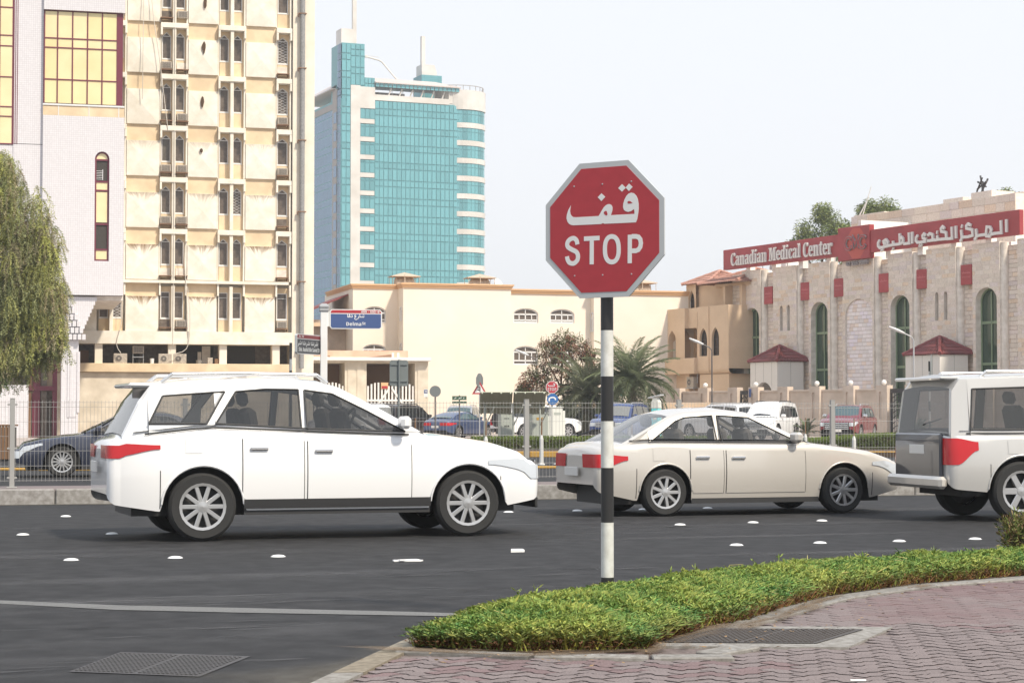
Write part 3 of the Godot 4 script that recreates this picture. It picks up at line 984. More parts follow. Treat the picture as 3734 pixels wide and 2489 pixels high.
func street_name_post() -> void:
	var t := thing("street_name_post", "white square post carrying a blue and a dark street name blade", "street sign", P(-3.06, .22, 32.5), .12)
	var g := G.new(); g.box(Vector3(0, 1.42, 0), Vector3(.112, 2.84, .112), .008)
	obj("post", g, "white_metal", t)
	g = G.new(); g.box(Vector3(0, 2.86, 0), Vector3(.15, .06, .15), .012); g.box(Vector3(0, 2.91, 0), Vector3(.165, .06, .165), .02); g.box(Vector3(0, 2.945, 0), Vector3(.11, .03, .11), .012)
	obj("cap", g, "galvanised", t)
	var b := part("name_blade", t, Vector3(.06, 2.71, .02), .1)
	var W := .86; var H := .32
	var cut := func(x0: float, x1: float, y0: float, y1: float, k: float) -> PackedVector2Array:
		return PackedVector2Array([Vector2(x0 + k, y0), Vector2(x1 - k, y0), Vector2(x1, y0 + k), Vector2(x1, y1 - k), Vector2(x1 - k, y1), Vector2(x0 + k, y1), Vector2(x0, y1 - k), Vector2(x0, y0 + k)])
	g = G.new(); g.prism(cut.call(.03, .03 + W, -H / 2, H / 2, .035), -.02, .02, true); g.bx(-.01, .05, -.12, .12, -.012, .012)
	obj("blade_frame", g, "sign_white", b)
	g = G.new(); g.prism(PackedVector2Array([Vector2(.048, .097), Vector2(.872, .097), Vector2(.872, .12), Vector2(.845, .146), Vector2(.072, .146), Vector2(.048, .124)]), .02, .022)
	obj("number_band", g, "sign_red", b)
	g = G.new(); g.prism(PackedVector2Array([Vector2(.072, -.146), Vector2(.848, -.146), Vector2(.872, -.122), Vector2(.872, .083), Vector2(.048, .083), Vector2(.048, -.122)]), .02, .022)
	obj("name_field", g, "sign_blue", b)
	lettering("house_numbers", "699 - 600", "Droid Sans", Vector3(.665, .121, .0232), .235, .036, .002, "sign_white", b)
	g = G.new(); g.ribbon(PackedVector2Array([Vector2(.797, .121), Vector2(.843, .121)]), .009, .022, .024); g.ribbon(PackedVector2Array([Vector2(.826, .138), Vector2(.845, .121), Vector2(.826, .104)]), .009, .022, .0243)
	obj("arrow", g, "sign_white", b)
	lettering("street_name", "Delma", "Droid Sans", Vector3(.425, -.077, .0232), .245, .062, .002, "sign_white", b)
	lettering("street_name", "St", "Droid Sans", Vector3(.59, -.068, .0232), .055, .045, .002, "sign_white", b)
	g = G.new()
	# the street's name in flowing script, right to left
	var mp := func(l: Array) -> PackedVector2Array:
		var r := PackedVector2Array()
		for q in l:
			r.append(Vector2((q[0] - 540.0) * .000568 + .048, -(q[1] - 375.0) * .000592))
		return r
	var k := 0
	for st in [[[1500, 285], [1490, 320], [1455, 318], [1450, 295], [1450, 320], [1415, 318], [1410, 296], [1410, 318], [1375, 318]], [[1375, 225], [1378, 318]], [[1340, 290], [1350, 330], [1325, 358], [1290, 362]],
			[[1270, 290], [1240, 262], [1222, 290], [1262, 308], [1232, 332], [1228, 368], [1262, 388], [1300, 380]], [[1140, 252], [1165, 300], [1155, 318], [1118, 320]], [[1075, 225], [1100, 318], [1050, 320]], [[1078, 226], [1070, 270], [1062, 318]], [[1020, 225], [1028, 318], [1060, 320]],
			[[1478, 244], [1488, 248]], [[1462, 262], [1472, 266]], [[1492, 264], [1502, 268]]]:
		g.ribbon(mp.call(st), .0105, .022, .024 + .0001 * k); k += 1
	obj("street_name_script", g, "sign_white", b)
	# the darker blade at the back
	var b2 := part("name_blade", t, Vector3(-.06, 2.28, -.02), PI - .12 - 1.95)
	b2.rotation.y = 1.22 - .12
	g = G.new(); g.prism(cut.call(-.03 - W, -.03, -H / 2, H / 2, .03), -.02, .02, true)
	obj("blade_frame", g, "sign_grey", b2)
	g = G.new(); g.prism(PackedVector2Array([Vector2(-.875, .09), Vector2(-.045, .09), Vector2(-.045, .147), Vector2(-.86, .147), Vector2(-.875, .13)]), .02, .022)
	obj("number_band", g, "sign_maroon", b2)
	g = G.new(); g.prism(PackedVector2Array([Vector2(-.86, -.147), Vector2(-.045, -.147), Vector2(-.045, .078), Vector2(-.875, .078), Vector2(-.875, -.13)]), .02, .022)
	obj("name_field", g, "sign_dark", b2)
	lettering("house_numbers", "75 - 10", "Droid Sans", Vector3(-.74, .118, .0232), .17, .034, .002, "sign_grey", b2)
	lettering("street_name", "Shk. Rashid Bin Saeed St", "Droid Sans", Vector3(-.45, -.085, .0232), .76, .07, .002, "sign_grey", b2)
	g = G.new(); k = 0
	for i in 5:
		var x0 := -.13 - i * .15
		g.ribbon(PackedVector2Array([Vector2(x0, .03), Vector2(x0 - .01, -.005), Vector2(x0 - .05, -.008), Vector2(x0 - .055, .02), Vector2(x0 - .06, -.008), Vector2(x0 - .1, -.006)]), .011, .022, .024 + .0001 * k); k += 1
		g.ribbon(PackedVector2Array([Vector2(x0 - .1, .045), Vector2(x0 - .1, -.006)] if i % 2 else [Vector2(x0 - .1, .01), Vector2(x0 - .115, -.03), Vector2(x0 - .135, -.035)]), .011, .022, .024 + .0001 * k); k += 1
		g.ribbon(PackedVector2Array([Vector2(x0 - .03, .04), Vector2(x0 - .045, .043)]), .011, .022, .024 + .0001 * k); k += 1
	obj("street_name_script", g, "sign_grey", b2)

func fence() -> void:
	var t := thing("mesh_fence", "grey steel wire mesh fence on posts along the raised median", "fence", P(0, .225, 33.48), FY)
	var g := G.new()
	g.box(Vector3(0, .7, 0), Vector3(.078, 1.4, .06), .006); g.box(Vector3(0, .01, 0), Vector3(.16, .02, .14), .004)
	for s in [-1, 1]:
		for y in [.16, .62, 1.31]:
			g.box(Vector3(s * .055, y, .01), Vector3(.045, .03, .03), .004)
	g.box(Vector3(0, 1.405, 0), Vector3(.082, .012, .064))
	var pm := g.mesh()
	var xs := [-8.11, -5.42, -2.72, .25, 2.95, 5.78, 8.6]
	for x in xs:
		obj("fence_post", pm, "fence_grey", t).position.x = x
	g = G.new(); g.tube(Vector3(0, .1, 0), Vector3(0, 1.375, 0), .0026, .0026, 5)
	var bm := g.mesh()
	var all := [-10.9] + xs + [11.4]
	var cnt := 0
	for i in all.size() - 1:
		var a: float = all[i] + .055; var b: float = all[i + 1] - .055
		for y in [.115, .345, .58, .81, 1.04, 1.27, 1.345]:
			for z in ([.006, -.006] if y < 1.3 else [.006]):
				g = G.new(); g.tube(Vector3(a, y, z), Vector3(b, y, z), .0028, .0028, 5)
				obj("mesh_rail", g, "fence_grey", t)
		var n := int(round((b - a) / .0575))
		for j in n + 1:
			var x := lerpf(a, b, j / float(n))
			if absf(x - .2) < 8.55 and cnt < 300:
				obj("mesh_bar", bm, "fence_grey", t).position.x = x
				cnt += 1

func flex_posts() -> void:
	var g := G.new(); g.lathe([Vector2(.1, 0), Vector2(.1, .03), Vector2(.058, .05), Vector2(.055, .72), Vector2(.03, .82), Vector2(0, .83)], 12)
	var a := g.mesh()
	g = G.new(); g.tube(Vector3(0, .8, 0), Vector3(.01, 1.3, 0), .022, .018, 8)
	var b := g.mesh()
	var first: Node3D
	var list := [[-2.55, 52.6, "beyond the fence behind the white SUV's bonnet"], [-.69, 52.9, "beyond the fence left of the green utility box"], [.82, 55.6, "beyond the fence right of its middle post"], [3.35, 56.0, "beyond the fence left of the stop sign pole"], [9.1, 60.4, "in front of the white off-roader's rear wheel"], [9.12, 53.4, "in front of the red SUV's grille"], [12.06, 60.9, "in front of the higher clipped hedge"]]
	list[4] = [8.85, 60.4, list[4][2]]
	for q in list:
		var lb: String = "white sleeved marker post with brown top, " + q[2]
		if first == null:
			first = thing("marker_post", lb, "marker post", P(q[0], 0, q[1]), 0, "marker posts beyond the fence")
			obj("sleeve", a, "sleeve", first); obj("stake", b, "brown", first)
		else:
			twin(first, lb, P(q[0], 0, q[1]), .7)

func lamp(label: String, at: Vector3, h: float, side: float, m: String, reach := .75) -> void:
	var t := thing("street_lamp", label, "street lamp", at, 0, "single-arm street lamps")
	var g := G.new()
	g.tube(Vector3.ZERO, Vector3(0, h * .45, 0), .06, .055, 10); g.tube(Vector3(0, h * .45, 0), Vector3(0, h - .5, 0), .042, .04, 10)
	obj("pole", g, m, t)
	g = G.new()
	var p := []
	for i in 7:
		var a := PI / 2 * i / 6.0 * .75
		p.append(Vector3(side * .35 * (1 - cos(a)), h - .5 + .35 * sin(a), 0))
	p.append(p[6] + Vector3(side * .25, .12, 0))
	g.pipe(p, .03, 8)
	obj("arm", g, m, t)
	g = G.new()
	var e: Vector3 = p[7]
	var d := Vector3(side, .42, 0).normalized()
	g.x = Transform3D(Basis(d, Vector3(-d.y * side, d.x * side, 0), Vector3(0, 0, side)), e)
	var rows := []
	for i in 9:
		var u := i / 8.0
		var r := .035 + .085 * pow(sin(PI * minf(.08 + u * .88, 1.0)), .7)
		var line := []
		for j in 11:
			var a := TAU * j / 10.0
			line.append(Vector3(u * reach, r * .62 * sin(a) + (0.01 if sin(a) > 0 else .0), r * cos(a)))
		rows.append(line)
	g.sheet(rows)
	obj("lamp_head", g, "lamp_head", t)

func post_sign(called: String, label: String, category: String, at: Vector3, top: float, boards: Array, pole := "lamp_grey", yaw := 0.0) -> Node3D:
	var t := thing(called, label, category, at, yaw)
	var g := G.new(); g.tube(Vector3.ZERO, Vector3(0, top, 0), .035, .035, 10)
	obj("pole", g, pole, t)
	for b in boards:
		g = G.new(); g.x = Transform3D(Basis(Vector3.UP, b[5] if b.size() > 5 else 0.0), Vector3(0, b[2], .045))
		g.prism(b[1], -.012, .012 + b[4], true)
		obj(b[0], g, b[3], t)
	return t

func circle(r: float) -> PackedVector2Array:
	var p := PackedVector2Array()
	for i in 20:
		p.append(Vector2(cos(TAU * i / 20), sin(TAU * i / 20)) * r)
	return p

func rect(w: float, h: float, k := 0.0) -> PackedVector2Array:
	if k > 0:
		return PackedVector2Array([Vector2(-w / 2 + k, -h / 2), Vector2(w / 2 - k, -h / 2), Vector2(w / 2, -h / 2 + k), Vector2(w / 2, h / 2 - k), Vector2(w / 2 - k, h / 2), Vector2(-w / 2 + k, h / 2), Vector2(-w / 2, h / 2 - k), Vector2(-w / 2, -h / 2 + k)])
	return PackedVector2Array([Vector2(-w / 2, -h / 2), Vector2(w / 2, -h / 2), Vector2(w / 2, h / 2), Vector2(-w / 2, h / 2)])

func furniture() -> void:
	lamp("short dark street lamp with small head before the pale villa wall", P(-1.2, .2, 140), 4.4, 1, "lamp_grey", .35)
	lamp("dark street lamp reaching left beside the tree with brown pods", P(1.46, .2, 120), 4.85, -1, "lamp_grey", .85)
	lamp("street lamp with white head in front of the tan villa", P(11.0, .2, 110), 5.15, -1, "lamp_grey", .85)
	lamp("grey street lamp with white head beside the right red-roofed porch", P(20.1, .2, 100), 5.35, -1, "galvanised", .85)
	# the rectangular board seen from behind
	var t := post_sign("sign_board", "grey back of a rectangular traffic sign on a grey post before the gatehouse", "traffic sign", P(-3.4, 0, 60), 3.0, [["board", rect(.56, .78, .05), 2.64, "sign_back", 0.0]], "sign_back", .2)
	var g := G.new(); g.box(Vector3(0, 2.9, .075), Vector3(.5, .035, .03)); g.box(Vector3(0, 2.4, .075), Vector3(.5, .035, .03)); g.tube(Vector3(0, 2.2, .1), Vector3(0, 3.04, .1), .035, .035, 10)
	obj("rear_bracket", g, "sign_back", t)
	post_sign("round_sign", "grey back of a round traffic sign beside the black SUV", "traffic sign", P(-3.3, .2, 86), 2.4, [["disc", circle(.245), 2.22, "sign_back", 0.0]], "lamp_grey")
	t = post_sign("direction_sign", "small dark green direction sign on a low post before the villa", "traffic sign", P(-2.63, .2, 100), 2.2, [["upper_board", rect(.72, .2), 2.06, "sign_green", 0.0], ["lower_board", rect(.72, .12), 1.84, "sign_green", 0.0]])
	g = G.new()
	for q in [[-.25, -.15], [-.04, .12], [.2, .24]]:
		g.ribbon(PackedVector2Array([Vector2(q[0], 2.03), Vector2(q[1], 2.09)]), .03, .058, .06)
	obj("lettering", g, "sign_white", t)
	t = post_sign("warning_sign", "red-edged triangular warning sign under the back of an octagonal sign", "traffic sign", P(-1.62, .2, 100), 3.3, [["octagonal_board", PackedVector2Array(octagon(.36)), 2.92, "sign_back", 0.0, 1.1], ["red_border", PackedVector2Array([Vector2(-.38, -.25), Vector2(.38, -.25), Vector2(0, .4)]), 2.5, "sign_red", 0.0]], "galvanised")
	g = G.new(); g.x.origin = Vector3(0, 2.5, .05); g.prism(PackedVector2Array([Vector2(-.25, -.18), Vector2(.25, -.18), Vector2(0, .25)]), .01, .012)
	obj("white_field", g, "sign_white", t)
	g = G.new(); g.x.origin = Vector3(0, 2.5, .05); g.ribbon(PackedVector2Array([Vector2(.02, -.14), Vector2(.02, .13)]), .05, .012, .015); g.ribbon(PackedVector2Array([Vector2(-.1, -.05), Vector2(.02, -.02)]), .05, .012, .0155)
	obj("junction_symbol", g, "pole_black", t)
	t = post_sign("stop_sign", "small distant red stop sign above a blue disc near the palms", "stop sign", P(2.1, .2, 105), 2.9, [["white_border", octagon(.32), 2.67, "sign_white", 0.0], ["red_face", octagon(.295), 2.67, "sign_red", .003]])
	lettering("stop_lettering", "STOP", "Droid Sans", Vector3(0, 2.56, .062), .46, .17, .004, "sign_grey", t)
	g = G.new(); g.ribbon(PackedVector2Array([Vector2(-.18, 2.74), Vector2(.12, 2.74), Vector2(.14, 2.84), Vector2(.06, 2.86)]), .05, .06, .062); g.ribbon(PackedVector2Array([Vector2(-.18, 2.74), Vector2(-.2, 2.8)]), .05, .06, .0623)
	obj("script_lettering", g, "sign_grey", t)
	g = G.new(); g.x.origin = Vector3(.03, 2.04, .045); g.prism(circle(.3), -.01, .01, true)
	obj("blue_disc", g, "blue", t)
	g = G.new(); g.x.origin = Vector3(.03, 2.04, .056); g.ribbon(curve([[-.18, -.1], [-.16, .05], [0, .1], [.12, .06], [.16, -.04]]), .07, 0, .004)
	obj("disc_arrow", g, "sign_white", t)
	t = post_sign("parking_sign", "small teal sign board on a dark post between the palms", "traffic sign", P(6.0, .2, 109), 2.9, [["board", rect(.24, .6), 2.55, "turquoise", 0.0]])
	# striped pole with a sign seen almost edge on
	t = thing("striped_sign_pole", "black and white striped pole with a sign seen edge-on, by the right porch", "traffic sign", P(19.2, .2, 92))
	for i in 8:
		g = G.new(); g.lathe([Vector2(.045, i * .46), Vector2(.045, (i + 1) * .46)] + ([Vector2(0, 3.69)] if i == 7 else []), 12)
		obj("pole_band", g, "pole_black" if i % 2 else "pole_white", t)
	g = G.new(); g.x = Transform3D(Basis(Vector3.UP, 1.25), Vector3(.1, 3.25, 0)); g.prism(PackedVector2Array([Vector2(-.4, -.55), Vector2(.4, -.55), Vector2(.4, .0), Vector2(.0, .75), Vector2(-.4, 0)]), -.015, .015, true)
	obj("board", g, "sign_back", t)
	t = thing("banded_post", "slim black post with a grey band in front of the gatehouse", "post", P(-7.75, 0, 70))
	for q in [[0, 2.1, "dark_metal"], [2.1, 2.95, "dark_metal"], [2.95, 3.35, "galvanised"], [3.35, 3.92, "pole_black"]]:
		g = G.new(); g.lathe([Vector2(.05, q[0]), Vector2(.05, q[1]), Vector2(0, q[1] + .001)], 10)
		obj("post_section", g, q[2], t)
	# parking meter
	t = thing("parking_meter", "turquoise parking ticket machine with a tilted solar cap", "parking meter", P(6.35, .2, 88), -.5)
	g = G.new(); g.box(Vector3(0, .75, 0), Vector3(.36, 1.5, .32), .03)
	obj("body", g, "turquoise", t)
	g = G.new(); g.prism(PackedVector2Array([Vector2(-.18, 1.5), Vector2(.18, 1.5), Vector2(.16, 1.78), Vector2(.06, 1.95), Vector2(-.08, 1.95), Vector2(-.17, 1.78)]), -.16, .16, true)
	obj("head", g, "cabinet_white", t)
	g = G.new(); g.x = Transform3D(Basis(Vector3(0, 0, 1), .22), Vector3(-.02, 2.02, 0)); g.box(Vector3.ZERO, Vector3(.62, .05, .4), .012)
	obj("solar_cap", g, "sign_grey", t)
	g = G.new(); g.box(Vector3(-.02, 1.15, .165), Vector3(.16, .3, .012))
	obj("panel", g, "cream_wall", t)
	# solar panels and cabinets
	t = thing("solar_array", "pair of tilted solar panels on a steel frame behind the fence", "solar panel", P(0.05, .16, 78), .05)
	for k in 2:
		g = G.new(); g.x = Transform3D(Basis(Vector3.RIGHT, .95), Vector3(-.68 + k * 1.3, 1.72, 0)); g.box(Vector3.ZERO, Vector3(1.26, 1.4, .04), .006)
		for i in 4:
			g.box(Vector3(-.55 + i * .366, 0, .045), Vector3(.05, 1.4, .06))
		g.box(Vector3(0, -.2, .075), Vector3(1.26, .05, .05))
		obj("solar_panel", g, "solar", t)
	g = G.new()
	for x in [-1.1, 0.0, 1.05]:
		g.tube(Vector3(x, 0, -.1), Vector3(x, 1.7, -.1), .04, .04, 8); g.tube(Vector3(x, .8, -.1), Vector3(x + .35, 1.55, .25), .025, .025, 6)
	obj("support_frame", g, "cabinet", t)
	for q in [["pale green electrical cabinet with black vents under the solar panels", -.28, 79.2, .46, 1.3, "cabinet", true], ["wide grey-green electrical cabinet with a yellow plate beside the fence post", 1.05, 79.2, .66, 1.3, "cabinet", false], ["tall cream electrical cabinet behind the white SUV", 1.88, 86, .5, 1.55, "cabinet_white", false]]:
		t = thing("electrical_cabinet", q[0], "cabinet", P(q[1], .16, q[2]), .25)
		g = G.new(); g.box(Vector3(0, q[4] / 2, 0), Vector3(q[3], q[4], .5), .012)
		obj("body", g, q[5], t)
		g = G.new(); g.box(Vector3(0, q[4] + .02, 0), Vector3(q[3] + .05, .04, .56), .008)
		obj("lid", g, q[5], t)
		g = G.new(); g.box(Vector3(0, q[4] * .48, .253), Vector3(q[3] * .86, q[4] * .85, .01), .003)
		obj("door", g, q[5], t)
		g = G.new()
		if q[6]:
			for i in 3:
				g.box(Vector3(-.06 + i * .07, q[4] * .85, .262), Vector3(.045, .035, .01)); g.box(Vector3(-.06 + i * .07, q[4] * .62, .262), Vector3(.045, .06, .01))
			obj("vents", g, "pole_black", t)
		else:
			g.box(Vector3(0, q[4] * .84, .262), Vector3(.3, .1, .008))
			obj("name_plate", g, "yellow" if q[5] == "cabinet" else "cabinet", t)
		g = G.new(); g.box(Vector3(q[3] / 2 + .06, q[4] * .46, -.05), Vector3(.12, q[4] * .92, .44), .008)
		obj("side_case", g, "cabinet_white", t)
	t = thing("utility_box", "small bright green box on the ground between the two cabinets", "box", P(.25, .16, 79.6))
	g = G.new(); g.box(Vector3(0, .19, 0), Vector3(.36, .38, .3), .02); obj("body", g, "green_box", t)
	g = G.new(); g.box(Vector3(0, .39, 0), Vector3(.39, .03, .33), .01); obj("lid", g, "green_box", t)
	t = thing("litter_bin", "brown slatted litter bin behind the fence at the left edge", "bin", P(-15.3, 0, 60.4))
	for i in 7:
		g = G.new(); g.box(Vector3(-.27 + i * .09, .56, .22), Vector3(.075, 1.0, .03), .004)
		obj("slat", g, "brown", t)
	g = G.new(); g.bx(-.3, .3, .02, 1.02, -.2, .2); obj("liner", g, "dark_void", t)
	g = G.new(); g.bx(-.38, -.3, 0, 1.24, -.22, .24); obj("side_panel", g, "dark_metal", t)
	g = G.new(); g.box(Vector3(0, 1.08, 0), Vector3(.68, .05, .5), .01); obj("lid", g, "brown", t)

# ---------------------------------------------------------------- plants
func leaf_clump(k: int, r: float, lw: float, ll: float, droop: float, sd: int) -> ArrayMesh:
	var g := G.new()
	var q := RandomNumberGenerator.new(); q.seed = sd
	for i in k:
		var d := Vector3(q.randfn(), q.randfn() * .8, q.randfn()).normalized()
		var o := d * r * pow(q.randf(), .5)
		var f := (d + Vector3(q.randf_range(-.6, .6), -droop, q.randf_range(-.6, .6))).normalized()
		var s := f.cross(Vector3(q.randfn(), q.randfn(), q.randfn())).normalized() * lw * .5
		var L := ll * q.randf_range(.7, 1.25)
		var sh := q.randf_range(.75, 1.2)
		g.col = Color(sh, sh, sh)
		var m := o + f * L * .5
		g.tri(o, m + s, o + f * L); g.tri(o, o + f * L, m - s)
	return g.mesh()

func crown(parent: Node, mesh: Mesh, n: int, centres: Array, base: Array, sd: int, called := "crown", smin := .8, smax := 1.25) -> void:
	var q := RandomNumberGenerator.new(); q.seed = sd
	var at := []; var tn := []
	for i in n:
		var c: Array = centres[q.randi() % centres.size()]
		var d := Vector3(q.randfn(), q.randfn(), q.randfn()).normalized() * pow(q.randf(), .42)
		var p: Vector3 = c[0] + d * c[1]
		var b := Basis(Vector3.UP, q.randf() * TAU) * Basis(Vector3.RIGHT, q.randf_range(-.35, .35))
		at.append(Transform3D(b.scaled(Vector3.ONE * q.randf_range(smin, smax)), p))
		var col: Color = base[q.randi() % base.size()]
		tn.append(col * q.randf_range(.6, 1.3))
	many(called, mesh, "leaf", at, tn, parent)

func limbs(parent: Node, called: String, list: Array, m := "bark") -> void:
	for l in list:
		var g := G.new()
		var p: Array = l[0]
		for i in p.size() - 1:
			g.tube(p[i], p[i + 1], lerpf(l[1], l[2], i / float(p.size() - 1)), lerpf(l[1], l[2], (i + 1) / float(p.size() - 1)), 8)
		obj(called, g, m, parent)
		called = "limb"

func sprig(sd: int, dry := false) -> ArrayMesh:
	var g := G.new()
	var q := RandomNumberGenerator.new(); q.seed = sd
	for s in 2:
		var lean := Vector3(q.randf_range(-.35, .35), 1, q.randf_range(-.35, .35)).normalized()
		var h := q.randf_range(.75, 1.05)
		var o := Vector3(q.randf_range(-.02, .02), 0, q.randf_range(-.02, .02))
		g.col = Color(1, .84, .7) if not dry else Color(.8, .6, .5)
		var w := Vector3(.0027, 0, 0).rotated(Vector3.UP, q.randf() * TAU)
		var tip := o + lean * .2 * h
		g.tri(o - w * 1.5, o + w * 1.5, tip)
		var w2 := w.rotated(Vector3.UP, PI / 2)
		g.tri(o - w2 * 1.5, o + w2 * 1.5, tip)
		for k in (4 if dry else 9):
			var u := q.randf_range(.25 if dry else .45, 1.0)
			var b := o + lean * .2 * h * u
			var d := Vector3(q.randfn(), q.randf_range(.5, 2.2), q.randfn()).normalized()
			var L := q.randf_range(.028, .055)
			var sd2 := d.cross(Vector3(q.randfn(), q.randfn(), q.randfn())).normalized() * q.randf_range(.0035, .0062)
			var sh := q.randf_range(.42, .78)
			g.col = Color(sh * q.randf_range(.9, 1.25), sh, sh)
			g.tri(b, b + d * L * .55 + sd2, b + d * L); g.tri(b, b + d * L, b + d * L * .55 - sd2)
	return g.mesh()

func bed_plants() -> void:
	var q := RandomNumberGenerator.new(); q.seed = 61
	var fine := FastNoiseLite.new(); fine.seed = 3; fine.frequency = 1.1
	var kinds := [[], [], []]; var tints := [[], [], []]
	var dry := []; var dtint := []
	var n := bed_poly.size()
	var yy := 10.1
	while yy < 18.6:
		var step := .0185 * (1.0 + (yy - 10.0) * .05)
		var xx := -.9
		while xx < yy * .275 + .3:
			var p := Vector2(xx + q.randf_range(-.5, .5) * step, yy + q.randf_range(-.5, .5) * step)
			xx += step
			if not (Geometry2D.is_point_in_polygon(p, bed_poly) and Geometry2D.is_point_in_polygon(p + Vector2(.0013, .0021), bed_poly)):
				continue
			var dist := 9.0
			for i in n:
				var a := bed_poly[i]; var b := bed_poly[(i + 1) % n]
				if absf(a.y - p.y) < 1.2 or absf(b.y - p.y) < 1.2:
					dist = minf(dist, Geometry2D.get_closest_point_to_segment(p, a, b).distance_to(p))
			var right_edge := p.x > .95 and p.y < 9.2 + 2.05 * p.x + .1
			if right_edge and dist < .22 and q.randf() < .85 - dist * 3.0:
				if q.randf() < .5:
					dry.append(Transform3D(Basis(Vector3(q.randf_range(-1, 1), .2, q.randf_range(-1, 1)).normalized(), q.randf_range(.6, 1.5)).scaled(Vector3.ONE * q.randf_range(.35, .7)), P(p.x, .165, p.y)))
					dtint.append(Color(.34, .22, .1) * q.randf_range(.6, 1.2))
				continue
			var v := clampf(fine.get_noise_2d(p.x * 1.4, p.y * 1.4), -.45, .45)
			var h := (.82 + .35 * v) * (.62 + .38 * clampf(dist / .3, 0, 1))
			if q.randf() < .004: h *= 1.3
			var out := clampf(1.0 - dist / .09, 0, 1)
			var bs := Basis(Vector3.UP, q.randf() * TAU) * Basis(Vector3.RIGHT, q.randf_range(-.3, .3))
			var tf := Transform3D(bs.scaled(Vector3(1.15, h, 1.15)), P(p.x, .163, p.y))
			var k := q.randi() % 3
			kinds[k].append(tf)
			var mixv := clampf(.38 + v * .9 + q.randf_range(-.35, .35), 0, 1)
			var c := Color(.135, .31, .085).lerp(Color(.46, .55, .13), mixv)
			tints[k].append(c.lerp(Color(.2, .13, .06), out * .35))
			if dist < .1 and q.randf() < .8:
				dry.append(Transform3D(bs.scaled(Vector3(1.1, h * .55, 1.1)), P(p.x, .163, p.y)))
				dtint.append(Color(.2, .11, .055) * q.randf_range(.5, 1.1))
		yy += step
	var root := Node3D.new(); root.name = "ground_cover_plants"; add_child(root)
	stuff(meta(root, "thick bed of low green succulent ground cover round the stop sign", "ground cover"))
	for k in 3:
		many("green_sprigs", sprig(10 + k), "leaf", kinds[k], tints[k], root)
	many("dry_stems", sprig(20, true), "stem", dry, dtint, root)
	var straw := G.new()
	for k in 260:
		var p := Vector2(q.randf_range(-.5, 5.5), q.randf_range(10.2, 16.5))
		if not Geometry2D.is_point_in_polygon(p, bed_poly) or not Geometry2D.is_point_in_polygon(p + Vector2(.002, .003), bed_poly): continue
		var d := Vector3(q.randf_range(-1, 1), q.randf_range(.0, .3), q.randf_range(-1, 1)).normalized() * q.randf_range(.04, .1)
		var o := P(p.x, .163 + q.randf_range(.08, .15), p.y)
		var sh := q.randf_range(.7, 1.2)
		straw.col = Color(.5 * sh, .44 * sh, .17 * sh)
		straw.tube(o, o + d, .0028, .0018, 4, false)
	stuff(obj("straw_stalks", straw, "stem", root))
	var lit := G.new()
	for k in 420:
		var e := q.randi() % (BED.size() - 3)
		var a: Vector2 = BED[e]; var b: Vector2 = BED[e + 1]
		var nn := Vector2((b - a).y, -(b - a).x).normalized()
		var p := a.lerp(b, q.randf()) + nn * (pow(q.randf(), 2.0) * .75 - .03)
		var r := q.randf_range(.006, .018)
		var sh := q.randf_range(.4, 1.2)
		lit.col = Color(.26 * sh, .17 * sh, .09 * sh)
		lit.x = Transform3D(Basis(Vector3.UP, q.randf() * TAU) * Basis(Vector3.RIGHT, q.randf_range(-.4, .4)), P(p.x, .171, p.y))
		lit.quad(Vector3(-r, 0, 0), Vector3(0, .002, r * .45), Vector3(r * 1.2, .004, 0), Vector3(0, .001, -r * .45))
	var lo := obj("dry_leaf_litter", lit, "stem")
	stuff(meta(lo, "dry brown leaf crumbs scattered along the edge of the green bed", "leaf litter"))
	var dg := G.new()
	for k in 46:
		var e := q.randi() % 8
		var a: Vector2 = BED[e]; var b: Vector2 = BED[e + 1]
		var nn := Vector2((b - a).y, -(b - a).x).normalized()
		var m := a.lerp(b, q.randf()) + nn * q.randf_range(.0, .22)
		var dd := (b - a).normalized() * q.randf_range(.12, .4)
		veil(dg, [m - dd, m + dd], q.randf_range(.03, .1), .1665 + .00003 * k, q.randf_range(.35, .8))
	struct(obj("sandy_pavement_dust", dg, "sand_veil"))
	# the twiggy shrub at the right end of the bed
	var t := thing("twiggy_shrub", "brownish twiggy shrub at the right end of the green bed", "shrub", P(4.75, .16, 17.0))
	var cl := []
	for i in 9:
		cl.append([Vector3(-.45 + i * .26, .18 + .05 * sin(i * 2.0), .1 * sin(i * 1.3)), .17 + .03 * (i % 3)])
	crown(t, leaf_clump(14, .07, .014, .045, -.3, 71), 1500, cl, [Color(.16, .19, .05), Color(.2, .13, .06), Color(.1, .13, .04), Color(.26, .2, .1)], 72, "foliage")
	limbs(t, "stem", [[[Vector3(-.2, 0, 0), Vector3(-.3, .35, .05)], .008, .003], [[Vector3(.2, 0, 0), Vector3(.35, .42, .0)], .008, .003], [[Vector3(.6, 0, 0), Vector3(.7, .46, .0)], .008, .003]])

